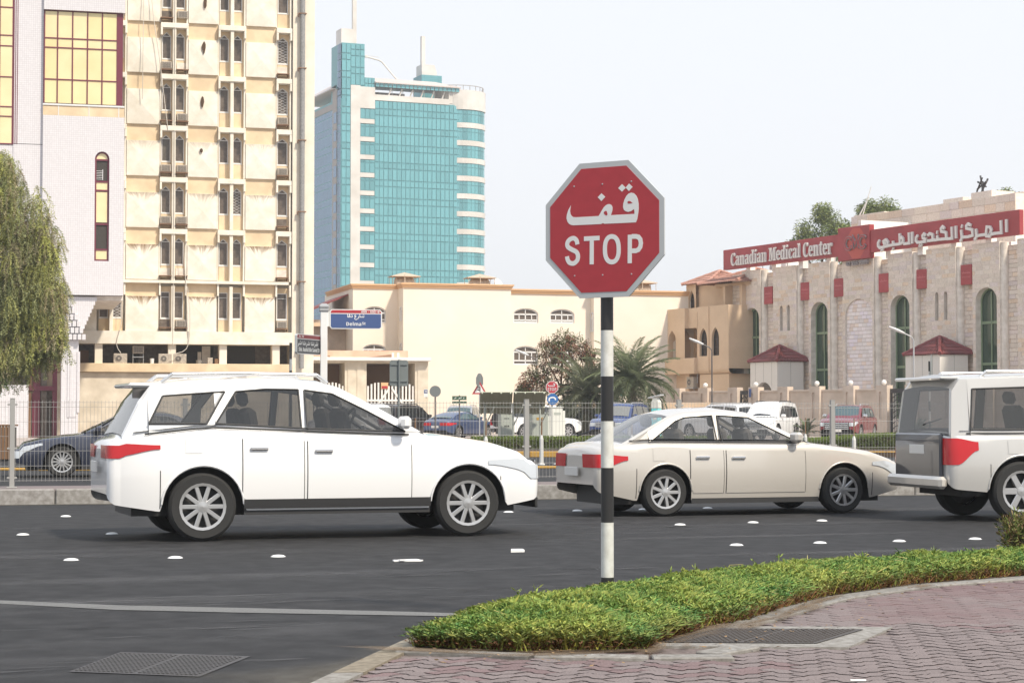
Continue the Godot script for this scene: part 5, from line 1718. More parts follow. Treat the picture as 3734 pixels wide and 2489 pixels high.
func tiled_building() -> void:
	var t := thing("tiled_building", "white tiled building with gold windows overhanging on a stepped column", "building", P(-21.106, 0, 108), .255)
	var g := G.new()
	g.wall(-5.76, -4.245, 7.86, 30, [], .2)
	g.bx(-5.78, -4.5, 7.87, 30, -12, -.012); g.bx(-9, -5.78, 7.87, 15.86, -12, -.05); g.bx(-9, -5.78, 15.86, 30, -12, -.25)
	obj("recessed_wall", g, "white_tile", t)
	var sl := [[-1.49, -.72, 9.7, 15.2, .42, "arc"]]
	g = G.new(); g.x.origin.z = .22
	g.wall(-4.24, .06, 7.86, 17.49, sl, .3)
	g.wall(-4.24, .06, 23.2, 30, [], .3)
	g.quad(Vector3(-4.24, 7.86, -12), Vector3(.06, 7.86, -12), Vector3(.06, 7.86, 0), Vector3(-4.24, 7.86, 0))
	g.quad(Vector3(-4.24, 7.86, -.3), Vector3(-4.24, 7.86, 0), Vector3(-4.24, 30, 0), Vector3(-4.24, 30, -.3))
	g.quad(Vector3(.06, 7.86, 0), Vector3(.06, 7.86, -12), Vector3(.06, 17.49, -12), Vector3(.06, 17.49, 0))
	g.quad(Vector3(.06, 23.2, 0), Vector3(.06, 23.2, -12), Vector3(.06, 30, -12), Vector3(.06, 30, 0))
	g.quad(Vector3(-4.24, 23.2, 0), Vector3(-4.24, 23.2, -2), Vector3(.06, 23.2, -2), Vector3(.06, 23.2, 0))
	g.quad(Vector3(-4.24, 17.49, 0), Vector3(.06, 17.49, 0), Vector3(.06, 17.49, -2), Vector3(-4.24, 17.49, -2))
	obj("overhanging_wall", g, "white_tile", t)
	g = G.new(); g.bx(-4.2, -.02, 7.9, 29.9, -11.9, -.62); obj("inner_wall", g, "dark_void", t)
	# grooves at the left
	g = G.new()
	for x in [-5.79, -5.7, -5.6]:
		g.bx(x, x + .035, 15.9, 30, -.01, .02)
	obj("corner_trim", g, "maroon", t)
	g = G.new(); g.bx(-5.76, -4.245, 23.9, 23.93, -.01, .006); g.bx(-5.76, -4.245, 15.9, 15.93, -.01, .006)
	obj("tile_joint", g, "dark_metal", t)
	# the large gold window: panes of their own between maroon bars
	rng.seed = 25
	var xs := [-4.19, -3.5, -2.71, -1.92, -1.14, -.34]
	var yl := [18.16, 19.46, 21.18, 21.69, 23.17]
	var wn := part("gold_window", t)
	for i in 5:
		for j in 4:
			g = G.new(); var s := rng.randf_range(.93, 1.04); g.col = Color(s, s, s * rng.randf_range(.9, 1.0))
			g.bx(xs[i] + .03, xs[i + 1] - .03, yl[j] + .03, yl[j + 1] - .03, -.1, .02)
			obj("pane", g, "gold_glass", wn)
	g = G.new()
	for x in xs: g.bx(x - .032, x + .032, 18.13, 23.2, -.1, .06)
	for y in yl.slice(1, 4):
		for i in 5: g.bx(xs[i] + .032, xs[i + 1] - .032, y - .032, y + .032, -.1, .055)
	g.bx(-.31, -.04, 18.13, 23.2, -1.5, .05); g.bx(-4.22, -.34, 23.17, 23.2, -.1, .07)
	obj("window_bar", g, "maroon", wn)
	var bal := part("balustrade", t)
	g = G.new(); g.bx(-4.25, .05, 18.03, 18.12, .14, .24); obj("rail", g, "frame_white", bal)
	for q in [[-4.25, -3.45], [-3.4, -1.85], [-1.8, -.27], [-.22, .05]]:
		g = G.new(); g.bx(q[0], q[1], 17.5, 18.02, .16, .19); obj("panel", g, "tower_orange", bal)
	g = G.new()
	for x in [-3.425, -1.825, -.245]: g.bx(x - .022, x + .022, 17.5, 18.03, .15, .21)
	obj("post", g, "frame_white", bal)
	# tall panes at the far left
	var lw := part("gold_window", t)
	var ly := [15.9, 17.37, 17.89, 19.49, 21.16, 21.73, 23.24, 26]
	for j in 7:
		g = G.new(); g.bx(-6.48, -5.86, ly[j] + .03, ly[j + 1] - .03, -.2, -.03); obj("pane", g, "gold_glass", lw)
		g = G.new(); g.bx(-7.2, -6.52, ly[j] + .03, ly[j + 1] - .03, -.2, -.03); obj("pane", g, "gold_glass", lw)
	g = G.new()
	for y in ly: g.bx(-7.2, -5.86, y - .03, y + .03, -.2, 0)
	g.bx(-5.86, -5.8, 15.87, 26, -.2, .0); g.bx(-6.52, -6.48, 15.87, 26, -.2, -.01)
	obj("window_bar", g, "maroon", lw)
	# the slim arched window
	var sw := window_part(t, [-1.49, -.72, 9.7, 15.2, .42, "arc"], .04, "maroon", "dark_void", [[0, .925, 1, .925, 1], [0, .725, 1, .725, 1], [0, .645, 1, .645, 1], [0, .338, 1, .338, 1], [0, .105, 1, .105, 1]], Color.WHITE, .09)
	for q in [[15.3, 15.58, .28], [13.55, 14.0, .0], [11.8, 13.45, .0], [9.8, 10.3, .0]]:
		g = G.new()
		if q[2] > 0: g.prism(G.hole([-1.42, -.79, 15.2, 15.2, .36, "arc"]), .03, .045)
		else: g.bx(-1.41, -.8, q[0], q[1], .03, .045)
		obj("gold_panel", g, "gold_glass", sw)
	g = G.new()
	for i in 6: g.bx(-1.42, -1.06, 14.12 + i * .09, 14.14 + i * .09, .03, .05)
	g.bx(-1.08, -1.05, 14.1, 14.66, .03, .055)
	obj("inner_rail", g, "frame_white", sw)
	# the stepped column
	var cp := part("stepped_column", t)
	g = G.new()
	for i in 11:
		var y := 5.42 + i * .213
		g.bx(-3.3 - i * .02, -2.22 + i * .0 + .145 * .62 * i, y, y + .214, -2.0, -.02 if i > 6 else .0)
	obj("stepped_side", g, "white_tile", cp)
	for i in 6:
		for j in (6 - i):
			g = G.new()
			var x := -3.28 + j * .235 + i * .1
			g.bx(x, x + .195, 5.44 + i * .355, 5.44 + i * .355 + .3, .0, .42 - .1 * (j % 2) - i * .04, .012)
			obj("tiled_block", g, "white_tile", cp)
	g = G.new(); g.bx(-3.16, -2.26, .2, 5.42, -1.2, .05); obj("shaft", g, "white_tile", cp)
	g = G.new(); g.bx(-2.34, -2.19, 1.55, 4.82, -.4, .12); g.bx(-2.84, -2.72, 1.3, 4.82, -.1, .1); g.bx(-2.7, -2.36, 1.3, 4.82, -.1, .08)
	obj("pilaster_fin", g, "white_tile", cp)
	g = G.new(); g.bx(-9.5, -4.85, .2, 3.03, -3, -.6); obj("low_wall", g, "white_tile", t)
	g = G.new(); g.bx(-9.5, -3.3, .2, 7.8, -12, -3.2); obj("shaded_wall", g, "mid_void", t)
	g = G.new(); g.bx(-9, .06, 7.6, 7.84, -11.9, -.3); obj("soffit", g, "plaster", t)
	for q in [[-4.62, -4.2, "maroon"], [-3.55, -3.3, "maroon"], [-4.84, -4.66, "brown"], [-4.15, -3.85, "mid_void"]]:
		g = G.new(); g.bx(q[0], q[1], .2, 7.6, -2.6, -2.3); obj("ground_column", g, q[2], t)
	g = G.new(); g.bx(-4.84, -3.3, 2.75, 3.0, -2.7, -2.2); obj("lintel", g, "maroon", t)
	g = G.new(); g.bx(-4.8, -3.35, 3.0, 5.0, -2.9, -2.75); obj("orange_panel", g, "tower_orange", t)

func glass_face(parent: Node, called: String, mat: String, x0: float, x1: float, n: int, rows: Array, z: float, sd: int, base := 1.0) -> void:
	# panes as thin boxes, each with its own tone, over a dark line grid
	var q := RandomNumberGenerator.new(); q.seed = sd
	var g := G.new()
	var runs := FastNoiseLite.new(); runs.seed = sd; runs.frequency = .11
	for j in rows.size() - 1:
		var jump := q.randf_range(-.06, .06)
		for i in n:
			var a := lerpf(x0, x1, i / float(n)) + .07; var b := lerpf(x0, x1, (i + 1) / float(n)) - .07
			var s := base * (.95 + jump + q.randf_range(-.09, .09))
			if runs.get_noise_2d(i * 1.6, j * 13.0) > .18 and (j % 3) < 2: s *= 1.3
			g.col = Color(s, s, s)
			var ti := Vector3(q.randf_range(-.004, .004), 0, 0)
			g.bx(a, b, rows[j] + .1, rows[j + 1] - .1, z - .05, z + .02)
	stuff(obj(called, g, mat, parent))

func steps(a: float, b: float, big: float, small: float) -> Array:
	var r := [a]
	var y := a; var k := 0
	while y < b - .2:
		y = minf(b, y + (big if k % 2 == 0 else small)); r.append(y); k += 1
	return r

func glass_tower() -> void:
	var t := thing("glass_tower", "tall teal glass office tower with white bands and two roof spires", "skyscraper", P(-25.2, 0, 400), .4)
	var g := G.new()
	g.bx(-9.6, 16.3, 0, 64.7, -20, -.1); g.bx(-9.4, -4.66, 64, 75.8, -7, -.1); g.bx(-4.66, -2.5, 64, 69.1, -7, -.1)
	g.bx(10.8, 15.3, 64, 72.1, -14, -9.0)
	obj("core", g, "teal_line", t)
	# front curtain wall
	var rows := steps(20.0, 64.6, 2.3, 1.28)
	glass_face(t, "window_pane", "teal_glass", -2.5, 16.3, 20, rows, 0, 31)
	glass_face(t, "window_pane", "teal_glass", -9.5, -7.6, 2, steps(20, 75.7, 2.3, 1.28), 0, 32, .95)
	glass_face(t, "window_pane", "teal_glass", -7.6, -4.66, 3, steps(67.4, 75.7, 2.3, 1.28), 0, 33, .95)
	glass_face(t, "window_pane", "teal_glass", -4.66, -2.5, 3, [66.7, 67.9, 69.1], 0, 34, .95)
	glass_face(t, "window_pane", "teal_glass", 10.8, 15.3, 5, [68.5, 70.0, 71.4, 72.1], -9.0, 35, .95)
	glass_face(t, "window_pane", "teal_glass", -2.5, 15.6, 20, [67.25, 68.35], .3, 36, .9)
	# white cladding
	g = G.new(); g.bx(-7.6, -5.6, 20, 67.4, -1, .12); g.bx(-5.6, -2.5, 62.9, 67.2, -1, .12); g.bx(-2.5, 13.5, 64.65, 65.8, -2, .1)
	obj("white_cladding", g, "tower_white", t)
	for k in 11:
		g = G.new(); g.bx(-5.6, -2.6, 59.85 - 3.6 * k, 60.75 - 3.6 * k, -1, .14); obj("white_band", g, "tower_white", t)
	for y in range(11):
		glass_face(t, "window_pane", "teal_glass", -5.6, -2.55, 3, [60.75 - 3.6 * y, 60.75 - 3.6 * y + 2.1, 62.9 + .45 - 3.6 * y], 0, 50 + y, .9)
	# the rounded corner bay with bands
	var cyl := func(y0: float, y1: float, r: float, gg: G, n0 := 0, n1 := 18) -> void:
		for i in range(n0, n1):
			var a := -PI / 2 + PI * i / 18.0; var b := -PI / 2 + PI * (i + 1) / 18.0
			# a half ellipse bulging to the front right
			var p := func(tt: float) -> Vector3: return Vector3(17.3 + 5.5 * sin(tt) * r, 0, -4.2 + 4.6 * cos(tt) * r)
			var A: Vector3 = p.call(a); var B: Vector3 = p.call(b)
			gg.quad(A + Vector3(0, y0, 0), B + Vector3(0, y0, 0), B + Vector3(0, y1, 0), A + Vector3(0, y1, 0))
			gg.tri(Vector3(17.5, y1, -4.2), A + Vector3(0, y1, 0), B + Vector3(0, y1, 0)); gg.tri(Vector3(17.5, y0, -4.2), B + Vector3(0, y0, 0), A + Vector3(0, y0, 0))
	g = G.new(); cyl.call(10.0, 64.0, .955, g); obj("bay_core", g, "teal_line", t)
	for k in 11:
		g = G.new(); cyl.call(60.15 - 3.63 * k, 61.2 - 3.63 * k, 1.0, g); obj("white_band", g, "tower_white", t)
		g = G.new()
		for i in 18:
			var s := .7 + .45 * (.5 + .5 * sin(i * 1.35 + k * .2)); g.col = Color(s, s, s)
			for h in 2:
				var y0 := 61.27 - 3.63 * k + h * 1.7
				var a := -PI / 2 + PI * (i + .06) / 18.0; var b := -PI / 2 + PI * (i + .94) / 18.0
				var A := Vector3(17.3 + 5.35 * sin(a), y0, -4.2 + 4.45 * cos(a)); var B := Vector3(17.3 + 5.35 * sin(b), y0, -4.2 + 4.45 * cos(b))
				var up := Vector3(0, 1.6 if h == 0 else .8, 0)
				g.quad(A, B, B + up, A + up)
		stuff(obj("window_pane", g, "teal_glass", t))
	g = G.new(); cyl.call(63.9, 67.9, 1.01, g); g.bx(13.5, 17.5, 63.9, 67.6, -4.5, -.3)
	obj("bay_parapet", g, "tower_white", t)
	g = G.new()
	for i in 12:
		var a := -PI / 2 + PI * i / 11.0
		var p := Vector3(17.3 + 5.1 * sin(a), 67.9, -4.2 + 4.2 * cos(a))
		g.tube(p, p + Vector3(0, 1.0, 0), .07, .07, 5)
		if i:
			var b := -PI / 2 + PI * (i - 1) / 11.0
			g.tube(p + Vector3(0, 1, 0), Vector3(17.3 + 5.1 * sin(b), 68.9, -4.2 + 4.2 * cos(b)), .08, .08, 5)
	obj("roof_rail", g, "grey_panel", t)
	# open roof storey and its slanted roof
	g = G.new()
	for i in 7:
		var x := .6 + i * 2.3
		g.tube(Vector3(x, 65.8, -.6), Vector3(x + .5, 67.3, -.3), .16, .16, 6); g.bx(x + .9, x + 1.0, 65.8, 67.2, -1.2, -1.1)
	obj("roof_strut", g, "tower_white", t)
	g = G.new(); g.bx(-2.4, 15.4, 65.0, 65.05, -8, -.2); g.bx(-2.4, 6.0, 65.1, 67.3, -6.3, -6); g.bx(6.4, 13.0, 65.1, 66.3, -6.3, -6)
	obj("roof_storey_wall", g, "roof_pink", t)
	g = G.new()
	g.quad(Vector3(-2.6, 68.3, .7), Vector3(15.8, 68.3, .7), Vector3(12.6, 70.2, -6), Vector3(-2.6, 70.2, -6))
	g.tri(Vector3(15.8, 68.3, .7), Vector3(15.8, 68.3, -8), Vector3(12.6, 70.2, -6))
	g.bx(-2.6, 15.8, 68.1, 68.29, -8, .7); g.bx(-4.6, -2.6, 69.1, 70.2, -8, -5.9)
	obj("slanted_roof", g, "roof_pink", t)
	# spires
	g = G.new(); g.bx(-9.4, -6.2, 75.8, 78.75, -4, -.6); g.bx(-7.0, -6.2, 78.75, 90, -1.3, -.6)
	obj("spire", g, "tower_white", t)
	g = G.new(); g.bx(11.1, 14.4, 72.1, 73.0, -13, -9.6); g.prism(PackedVector2Array([Vector2(11.1, 73.0), Vector2(14.4, 73.0), Vector2(13.9, 74.4), Vector2(11.1, 74.4)]), -13, -9.7); g.bx(11.1, 11.9, 74.4, 80.3, -10.6, -9.8)
	obj("spire", g, "tower_white", t)
	g = G.new(); g.pipe([Vector3(4.6, 69.8, -6), Vector3(1.0, 73.6, -6), Vector3(.3, 73.9, -6), Vector3(-2.2, 74.4, -6)], .16, 6); g.bx(-2.6, -2.1, 74.2, 74.6, -6.2, -5.8); g.tube(Vector3(-3.4, 74.7, -6), Vector3(.4, 74.5, -6), .05, .05, 5)
	obj("cleaning_crane", g, "tower_white", t)
	# the side face on the left, in shade
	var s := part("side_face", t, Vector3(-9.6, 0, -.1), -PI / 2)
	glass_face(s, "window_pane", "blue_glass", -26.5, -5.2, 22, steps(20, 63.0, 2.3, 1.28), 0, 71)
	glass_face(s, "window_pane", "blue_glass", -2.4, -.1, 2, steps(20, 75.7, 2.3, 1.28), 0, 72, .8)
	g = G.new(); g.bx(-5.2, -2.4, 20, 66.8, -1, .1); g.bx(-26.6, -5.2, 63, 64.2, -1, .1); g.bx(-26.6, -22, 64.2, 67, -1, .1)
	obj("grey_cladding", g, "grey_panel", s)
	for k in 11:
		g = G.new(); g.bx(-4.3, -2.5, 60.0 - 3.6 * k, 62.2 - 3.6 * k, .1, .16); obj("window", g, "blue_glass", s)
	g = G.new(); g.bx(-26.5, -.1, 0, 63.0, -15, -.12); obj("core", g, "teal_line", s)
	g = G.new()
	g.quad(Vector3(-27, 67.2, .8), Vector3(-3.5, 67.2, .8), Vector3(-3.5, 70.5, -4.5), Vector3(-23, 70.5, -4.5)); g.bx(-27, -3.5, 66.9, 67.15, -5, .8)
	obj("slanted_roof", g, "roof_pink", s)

func arched_window(parent: Node, o: Array, z: float, full := true) -> void:
	var w: float = o[1] - o[0]
	var hs: float = (o[3] - o[2]) / (o[3] + o[4] - o[2])
	var bars := [[.5, hs, .5, 1, .6], [0, hs, 1, hs, 1.1]]
	if full:
		bars += [[0, hs * .32, 1, hs * .32, 1.1], [.25, hs * .32, .25, hs, .7], [.5, hs * .32, .5, hs, .9], [.75, hs * .32, .75, hs, .7], [.5, 0, .5, hs * .32, .7]]
	window_part(parent, o, z, "frame_white", "dirty_glass", bars, Color(1.5, 1.5, 1.45), .09)

func villa() -> void:
	var t := thing("pale_villa", "long pale cream villa with arched windows and an orange cornice", "building", P(-10.748, 0, 138), .27)
	# sections: [x0, x1, z, top, openings]
	var a := [[.45, 2.1, 7.82, 8.5, .45, "arc"], [.44, 2.11, 4.9, 6.0, .36, "arc"]]
	var c := [[11.0, 12.82, 7.9, 8.5, .42, "arc"], [11.01, 12.83, 4.96, 5.9, .4, "arc"], [11.35, 13.15, 1.6, 3.05, .36, "arc"], [13.68, 15.48, 7.92, 8.5, .4, "arc"], [13.69, 15.49, 4.96, 5.9, .4, "arc"]]
	c = [[11.0, 12.82, 7.9, 8.5, .42, "arc"], [11.0, 12.82, 4.96, 5.85, .42, "arc"], [11.0, 12.82, 1.6, 3.05, .36, "arc"], [13.68, 15.48, 7.92, 8.5, .4, "arc"], [13.68, 15.48, 4.96, 5.85, .4, "arc"]]
	a = [[.45, 2.1, 7.82, 8.5, .45, "arc"], [.45, 2.1, 4.9, 5.97, .36, "arc"]]
	var sec := [[-.25, 2.92, 0.0, 10.33, a, "left_wall"], [2.92, 10.6, 1.75, 10.33, [], "middle_wall"], [10.6, 16.7, .9, 10.1, c, "right_wall"], [16.7, 28, 1.6, 10.1, [], "end_wall"]]
	for s in sec:
		var g := G.new(); g.x.origin.z = s[2]
		g.wall(s[0], s[1], .2, s[3], s[4], .22)
		var D: float = 11.0 + s[2]
		g.quad(Vector3(s[0], .2, -D), Vector3(s[0], .2, 0), Vector3(s[0], s[3], 0), Vector3(s[0], s[3], -D))
		g.quad(Vector3(s[1], .2, 0), Vector3(s[1], .2, -D), Vector3(s[1], s[3], -D), Vector3(s[1], s[3], 0))
		g.quad(Vector3(s[0], s[3], 0), Vector3(s[1], s[3], 0), Vector3(s[1], s[3], -D), Vector3(s[0], s[3], -D))
		obj(s[5], g, "villa_cream", t)
		g = G.new()
		for k in 3:
			var e: float = .05 + .06 * k
			g.bx(s[0] - e, s[1] + (e if s[1] > 20 or s[5] != "left_wall" else -.0), s[3] - .16 + .11 * k, s[3] - .055 + .11 * k, s[2] - 10, s[2] + e + .04)
		obj("cornice", g, "cornice", t)
		for o in s[4]:
			arched_window(t, o, s[2] - .16, true)
	var g := G.new(); g.bx(-.2, 28, .2, 9.9, -10.5, -.7); obj("inner_wall", g, "mid_void", t)
	# slim windows on the returns
	for q in [[2.915, 1.1, 7.9, 8.6, 0], [2.915, 1.1, 5.2, 6.1, 0], [16.695, 1.22, 7.3, 8.4, 1]]:
		var r := part("side_window", t, Vector3(q[0], 0, q[1]), -PI / 2)
		window_part(r, [-.3, .3, q[2], q[3], .3, "arc"], .006, "frame_white", "dirty_glass", [[0, .7, 1, .7], [.5, 0, .5, .7]], Color(1.4, 1.35, 1.3), .07)
	# the roofed wing at the left
	g = G.new(); g.bx(-3.6, -.26, .2, 8.1, -9, -2.5); obj("left_wing", g, "villa_grey", t)
	var rf := part("tiled_roof", t)
	for i in 7:
		g = G.new(); var u := i / 7.0
		var x := -4.9 + 4.6 * u
		g.quad(Vector3(x, 7.95 + 1.95 * u, -1.6), Vector3(x + .68, 8.22 + 1.95 * u, -1.6), Vector3(x + .68, 8.22 + 1.95 * u, -8), Vector3(x, 7.95 + 1.95 * u, -8))
		g.quad(Vector3(x, 7.83 + 1.95 * u, -1.6), Vector3(x + .68, 8.1 + 1.95 * u, -1.6), Vector3(x + .68, 8.22 + 1.95 * u, -1.6), Vector3(x, 7.95 + 1.95 * u, -1.6))
		g.quad(Vector3(x, 7.8 + 1.95 * u, -8), Vector3(x, 7.8 + 1.95 * u, -1.6), Vector3(x, 7.95 + 1.95 * u, -1.6), Vector3(x, 7.95 + 1.95 * u, -8))
		obj("tile_course", g, "maroon_tile", rf)
	g = G.new(); g.bx(-4.6, -.3, 7.6, 7.85, -8, -1.8); obj("eave_board", g, "tan_wall", t)
	# roof things
	for q in [["shaded round water tank on the pale villa's roof, at the left", 3.9, 10.35], ["shaded round water tank on the pale villa's roof, in the middle", 9.4, 10.35], ["shaded round water tank on the roof right of the large stop sign", 21.6, 10.2]]:
		var at := t.transform * Vector3(q[1], q[2], -2.4)
		var w := thing("water_tank", q[0], "water tank", at, .27, "water tanks on the villa roof")
		w.scale = Vector3.ONE * .66
		g = G.new(); g.x = Transform3D(Basis(Vector3(0, 0, 1), PI / 2), Vector3(1.1, .62, 0))
		g.lathe([Vector2(0, 0), Vector2(.45, .04), Vector2(.6, .2), Vector2(.6, .5), Vector2(.63, .53), Vector2(.6, .56), Vector2(.6, 1.0), Vector2(.63, 1.03), Vector2(.6, 1.06), Vector2(.6, 1.5), Vector2(.63, 1.53), Vector2(.6, 1.56), Vector2(.6, 2.0), Vector2(.45, 2.16), Vector2(0, 2.2)], 20)
		obj("tank", g, "tank", w)
		g = G.new()
		for sx in [-1.45, 1.45]:
			for sz in [-.9, .9]: g.tube(Vector3(sx, 0, sz), Vector3(sx, 1.3, sz), .03, .03, 6)
		g.tube(Vector3(-.15, 0, .95), Vector3(-.15, 1.45, .95), .06, .06, 6)
		obj("post", g, "tank", w)
		g = G.new()
		var pk := Vector3(0, 1.78, 0)
		var cs := [Vector3(-1.6, 1.32, 1.05), Vector3(1.6, 1.32, 1.05), Vector3(1.6, 1.32, -1.05), Vector3(-1.6, 1.32, -1.05)]
		for i in 4:
			var e: Vector3 = cs[i]; var f: Vector3 = cs[(i + 1) % 4]
			g.tri(e, f, pk); g.quad(e - Vector3(0, .06, 0), f - Vector3(0, .06, 0), f, e)
		obj("canopy", g, "canopy", w)
	var dish := thing("satellite_dish", "pale satellite dish on the pale villa's roof", "satellite dish", t.transform * Vector3(10.4, 10.3, -1.2), .9)
	g = G.new(); g.tube(Vector3.ZERO, Vector3(0, .3, 0), .03, .03, 6); obj("post", g, "galvanised", dish)
	g = G.new(); g.x = Transform3D(Basis(Vector3.RIGHT, 1.1), Vector3(0, .42, 0)); g.lathe([Vector2(0, 0), Vector2(.25, .05), Vector2(.4, .14)], 16); obj("dish", g, "white_wall", dish)

func gatehouse() -> void:
	var t := thing("gatehouse", "low garage building with two white slatted gates and a pink parapet", "building", P(-6.338, 0, 128), .2)
	var g := G.new(); g.bx(-8.4, 1.1, 4.87, 5.09, -6, .5, .02); obj("fascia", g, "white_wall", t)
	g = G.new(); g.bx(-12, -.0, 5.09, 5.6, -7, -2.2); obj("pink_parapet", g, "pink_wall", t)
	g = G.new()
	for q in [[-8.3, -7.45], [-4.38, -2.99], [.13, .98]]: g.bx(q[0], q[1], .2, 4.87, -5.5, .02)
	g.bx(-8.3, .98, 4.73, 4.868, -5.5, 0.0); g.bx(-8.3, .98, .2, 4.8, -5.8, -5.52)
	obj("wall", g, "cream_wall", t)
	g = G.new()
	for q in [[-8.1, -7.6], [-4.2, -3.75], [-3.6, -3.15], [.3, .8]]: g.bx(q[0], q[1], .3, 4.6, .018, .06)
	obj("raised_panel", g, "cream_wall", t)
	g = G.new(); g.bx(-7.45, -4.38, .22, 4.7, -5.5, -3.0); g.bx(-2.99, .13, .22, 4.7, -5.5, -3.0); obj("garage_back", g, "brown", t)
	for q in [[-7.45, -4.38], [-2.99, .13]]:
		var gt := part("slatted_gate", t, Vector3(q[0], 0, -.12))
		var w: float = q[1] - q[0]
		for i in 14:
			var x := w * (i + .5) / 14.0
			var top: float = 3.5 - .22 * pow(absf(fmod(i, 7) - 3.0) / 3.0, 2)
			g = G.new(); g.bx(x - .055, x + .055, .25, top, -.03, .02)
			obj("slat", g, "white_wall", gt)
		g = G.new()
		g.bx(.02, w - .02, .5, .62, .022, .06); g.bx(.02, w - .02, 2.3, 2.42, .022, .06)
		g.ribbon(PackedVector2Array([Vector2(.15, 1.3), Vector2(w / 2 - .1, 3.1)]), .12, .022, .065); g.ribbon(PackedVector2Array([Vector2(w - .15, 1.3), Vector2(w / 2 + .1, 3.1)]), .12, .022, .065)
		obj("gate_brace", g, "white_wall", gt)
		g = G.new(); g.bx(w / 2 - .62, w / 2 - .16, 3.1, 3.5, .03, .07); obj("notice", g, "cornice", gt)
		g = G.new(); g.bx(w / 2 - .58, w / 2 - .2, 3.12, 3.28, .07, .075); obj("notice_print", g, "sign_red", gt)
	g = G.new(); g.box(Vector3(.82, 2.82, .05), Vector3(.26, .5, .04), .01)
	var n15 := part("house_number_plate", t)
	obj("plate", g, "sign_white", n15)
	g = G.new(); g.box(Vector3(.82, 2.93, .073), Vector3(.22, .24, .006)); obj("blue_field", g, "sign_blue", n15)
	lettering("house_number", "15", "Droid Sans", Vector3(.82, 2.93, .08), .15, .15, .006, "sign_white", n15)
	# fallen brown board and a pipe end on the flat roof
	g = G.new(); g.prism(PackedVector2Array([Vector2(-3.0, 5.1), Vector2(-1.4, 5.1), Vector2(-1.4, 5.3)]), -.3, -.1, true); g.bx(-5.5, -5.3, 5.1, 5.2, -.4, -.2)
	obj("roof_board", g, "rust", t)
	g = G.new()
	for x in [-1.35, -1.0]: g.bx(x, x + .13, 5.1, 5.4, -.3, -.1)
	obj("roof_post", g, "white_wall", t)
	# the grey side wall that runs back from the corner
	var w2 := thing("side_wall", "grey beige wall with a shallow parapet left of the gatehouse", "wall", P(-14.55, 0, 128), -.9)
	g = G.new(); g.bx(-6.8, 0, .2, 4.8, -3, 0); obj("wall", g, "villa_grey", w2)
	g = G.new(); g.bx(-6.8, .1, 4.8, 5.6, -3, .12); obj("parapet", g, "villa_grey", w2)
	g = G.new()
	for i in 4: g.bx(-6.4 + i * 1.6, -5.2 + i * 1.6, 3.0, 4.4, .0, .05)
	obj("raised_panel", g, "villa_grey", w2)

func hip_roof(parent: Node, x0: float, x1: float, z0: float, z1: float, y0: float, h: float, mat: String, rows: int) -> void:
	# courses of curved tiles on four slopes; each course is a part
	var rf := part("tiled_roof", parent)
	var cx := (x0 + x1) / 2; var cz := (z0 + z1) / 2
	for j in rows:
		var g := G.new()
		var u0 := j / float(rows); var u1 := (j + 1) / float(rows)
		for side in 4:
			var wv := (x1 - x0) if side % 2 == 0 else (z1 - z0)
			var n := int(wv / .22)
			for i in n:
				for s in 4:
					var a0 := (i + s / 4.0) / n; var a1 := (i + (s + 1) / 4.0) / n
					var p := func(a: float, u: float, lift: float) -> Vector3:
						var c := (a - .5) * (1 - u)
						var e := (1 - u) * .5
						var k := absf(sin(PI * fmod(a * n, 1.0))) * .045
						var y := y0 + h * u + k + lift
						match side:
							0: return Vector3(cx + c * (x1 - x0), y, cz + e * (z1 - z0))
							1: return Vector3(cx + e * (x1 - x0), y, cz - c * (z1 - z0))
							2: return Vector3(cx - c * (x1 - x0), y, cz - e * (z1 - z0))
						return Vector3(cx - e * (x1 - x0), y, cz + c * (z1 - z0))
					var sh := .85 + .25 * fmod(sin(i * 12.9 + j * 78.2 + side * 3.1) * 43758.5, 1.0)
					g.col = Color(sh, sh, sh)
					g.quad(p.call(a0, u0, .05), p.call(a1, u0, .05), p.call(a1, u1, 0), p.call(a0, u1, 0))
					g.quad(p.call(a0, u0, -.02), p.call(a1, u0, -.02), p.call(a1, u0, .05), p.call(a0, u0, .05))
		obj("tile_course", g, mat, rf)
	var g2 := G.new()
	for q in [[x0, z0], [x1, z0], [x0, z1], [x1, z1]]:
		for j in rows:
			var a := Vector3(q[0], y0 + .05, q[1]).lerp(Vector3(cx, y0 + h + .06, cz), j / float(rows)); var b := Vector3(q[0], y0 + .05, q[1]).lerp(Vector3(cx, y0 + h + .06, cz), (j + 1.05) / rows)
			g2.tube(a, b, .12, .1, 8)
	obj("ridge_tiles", g2, mat, rf)

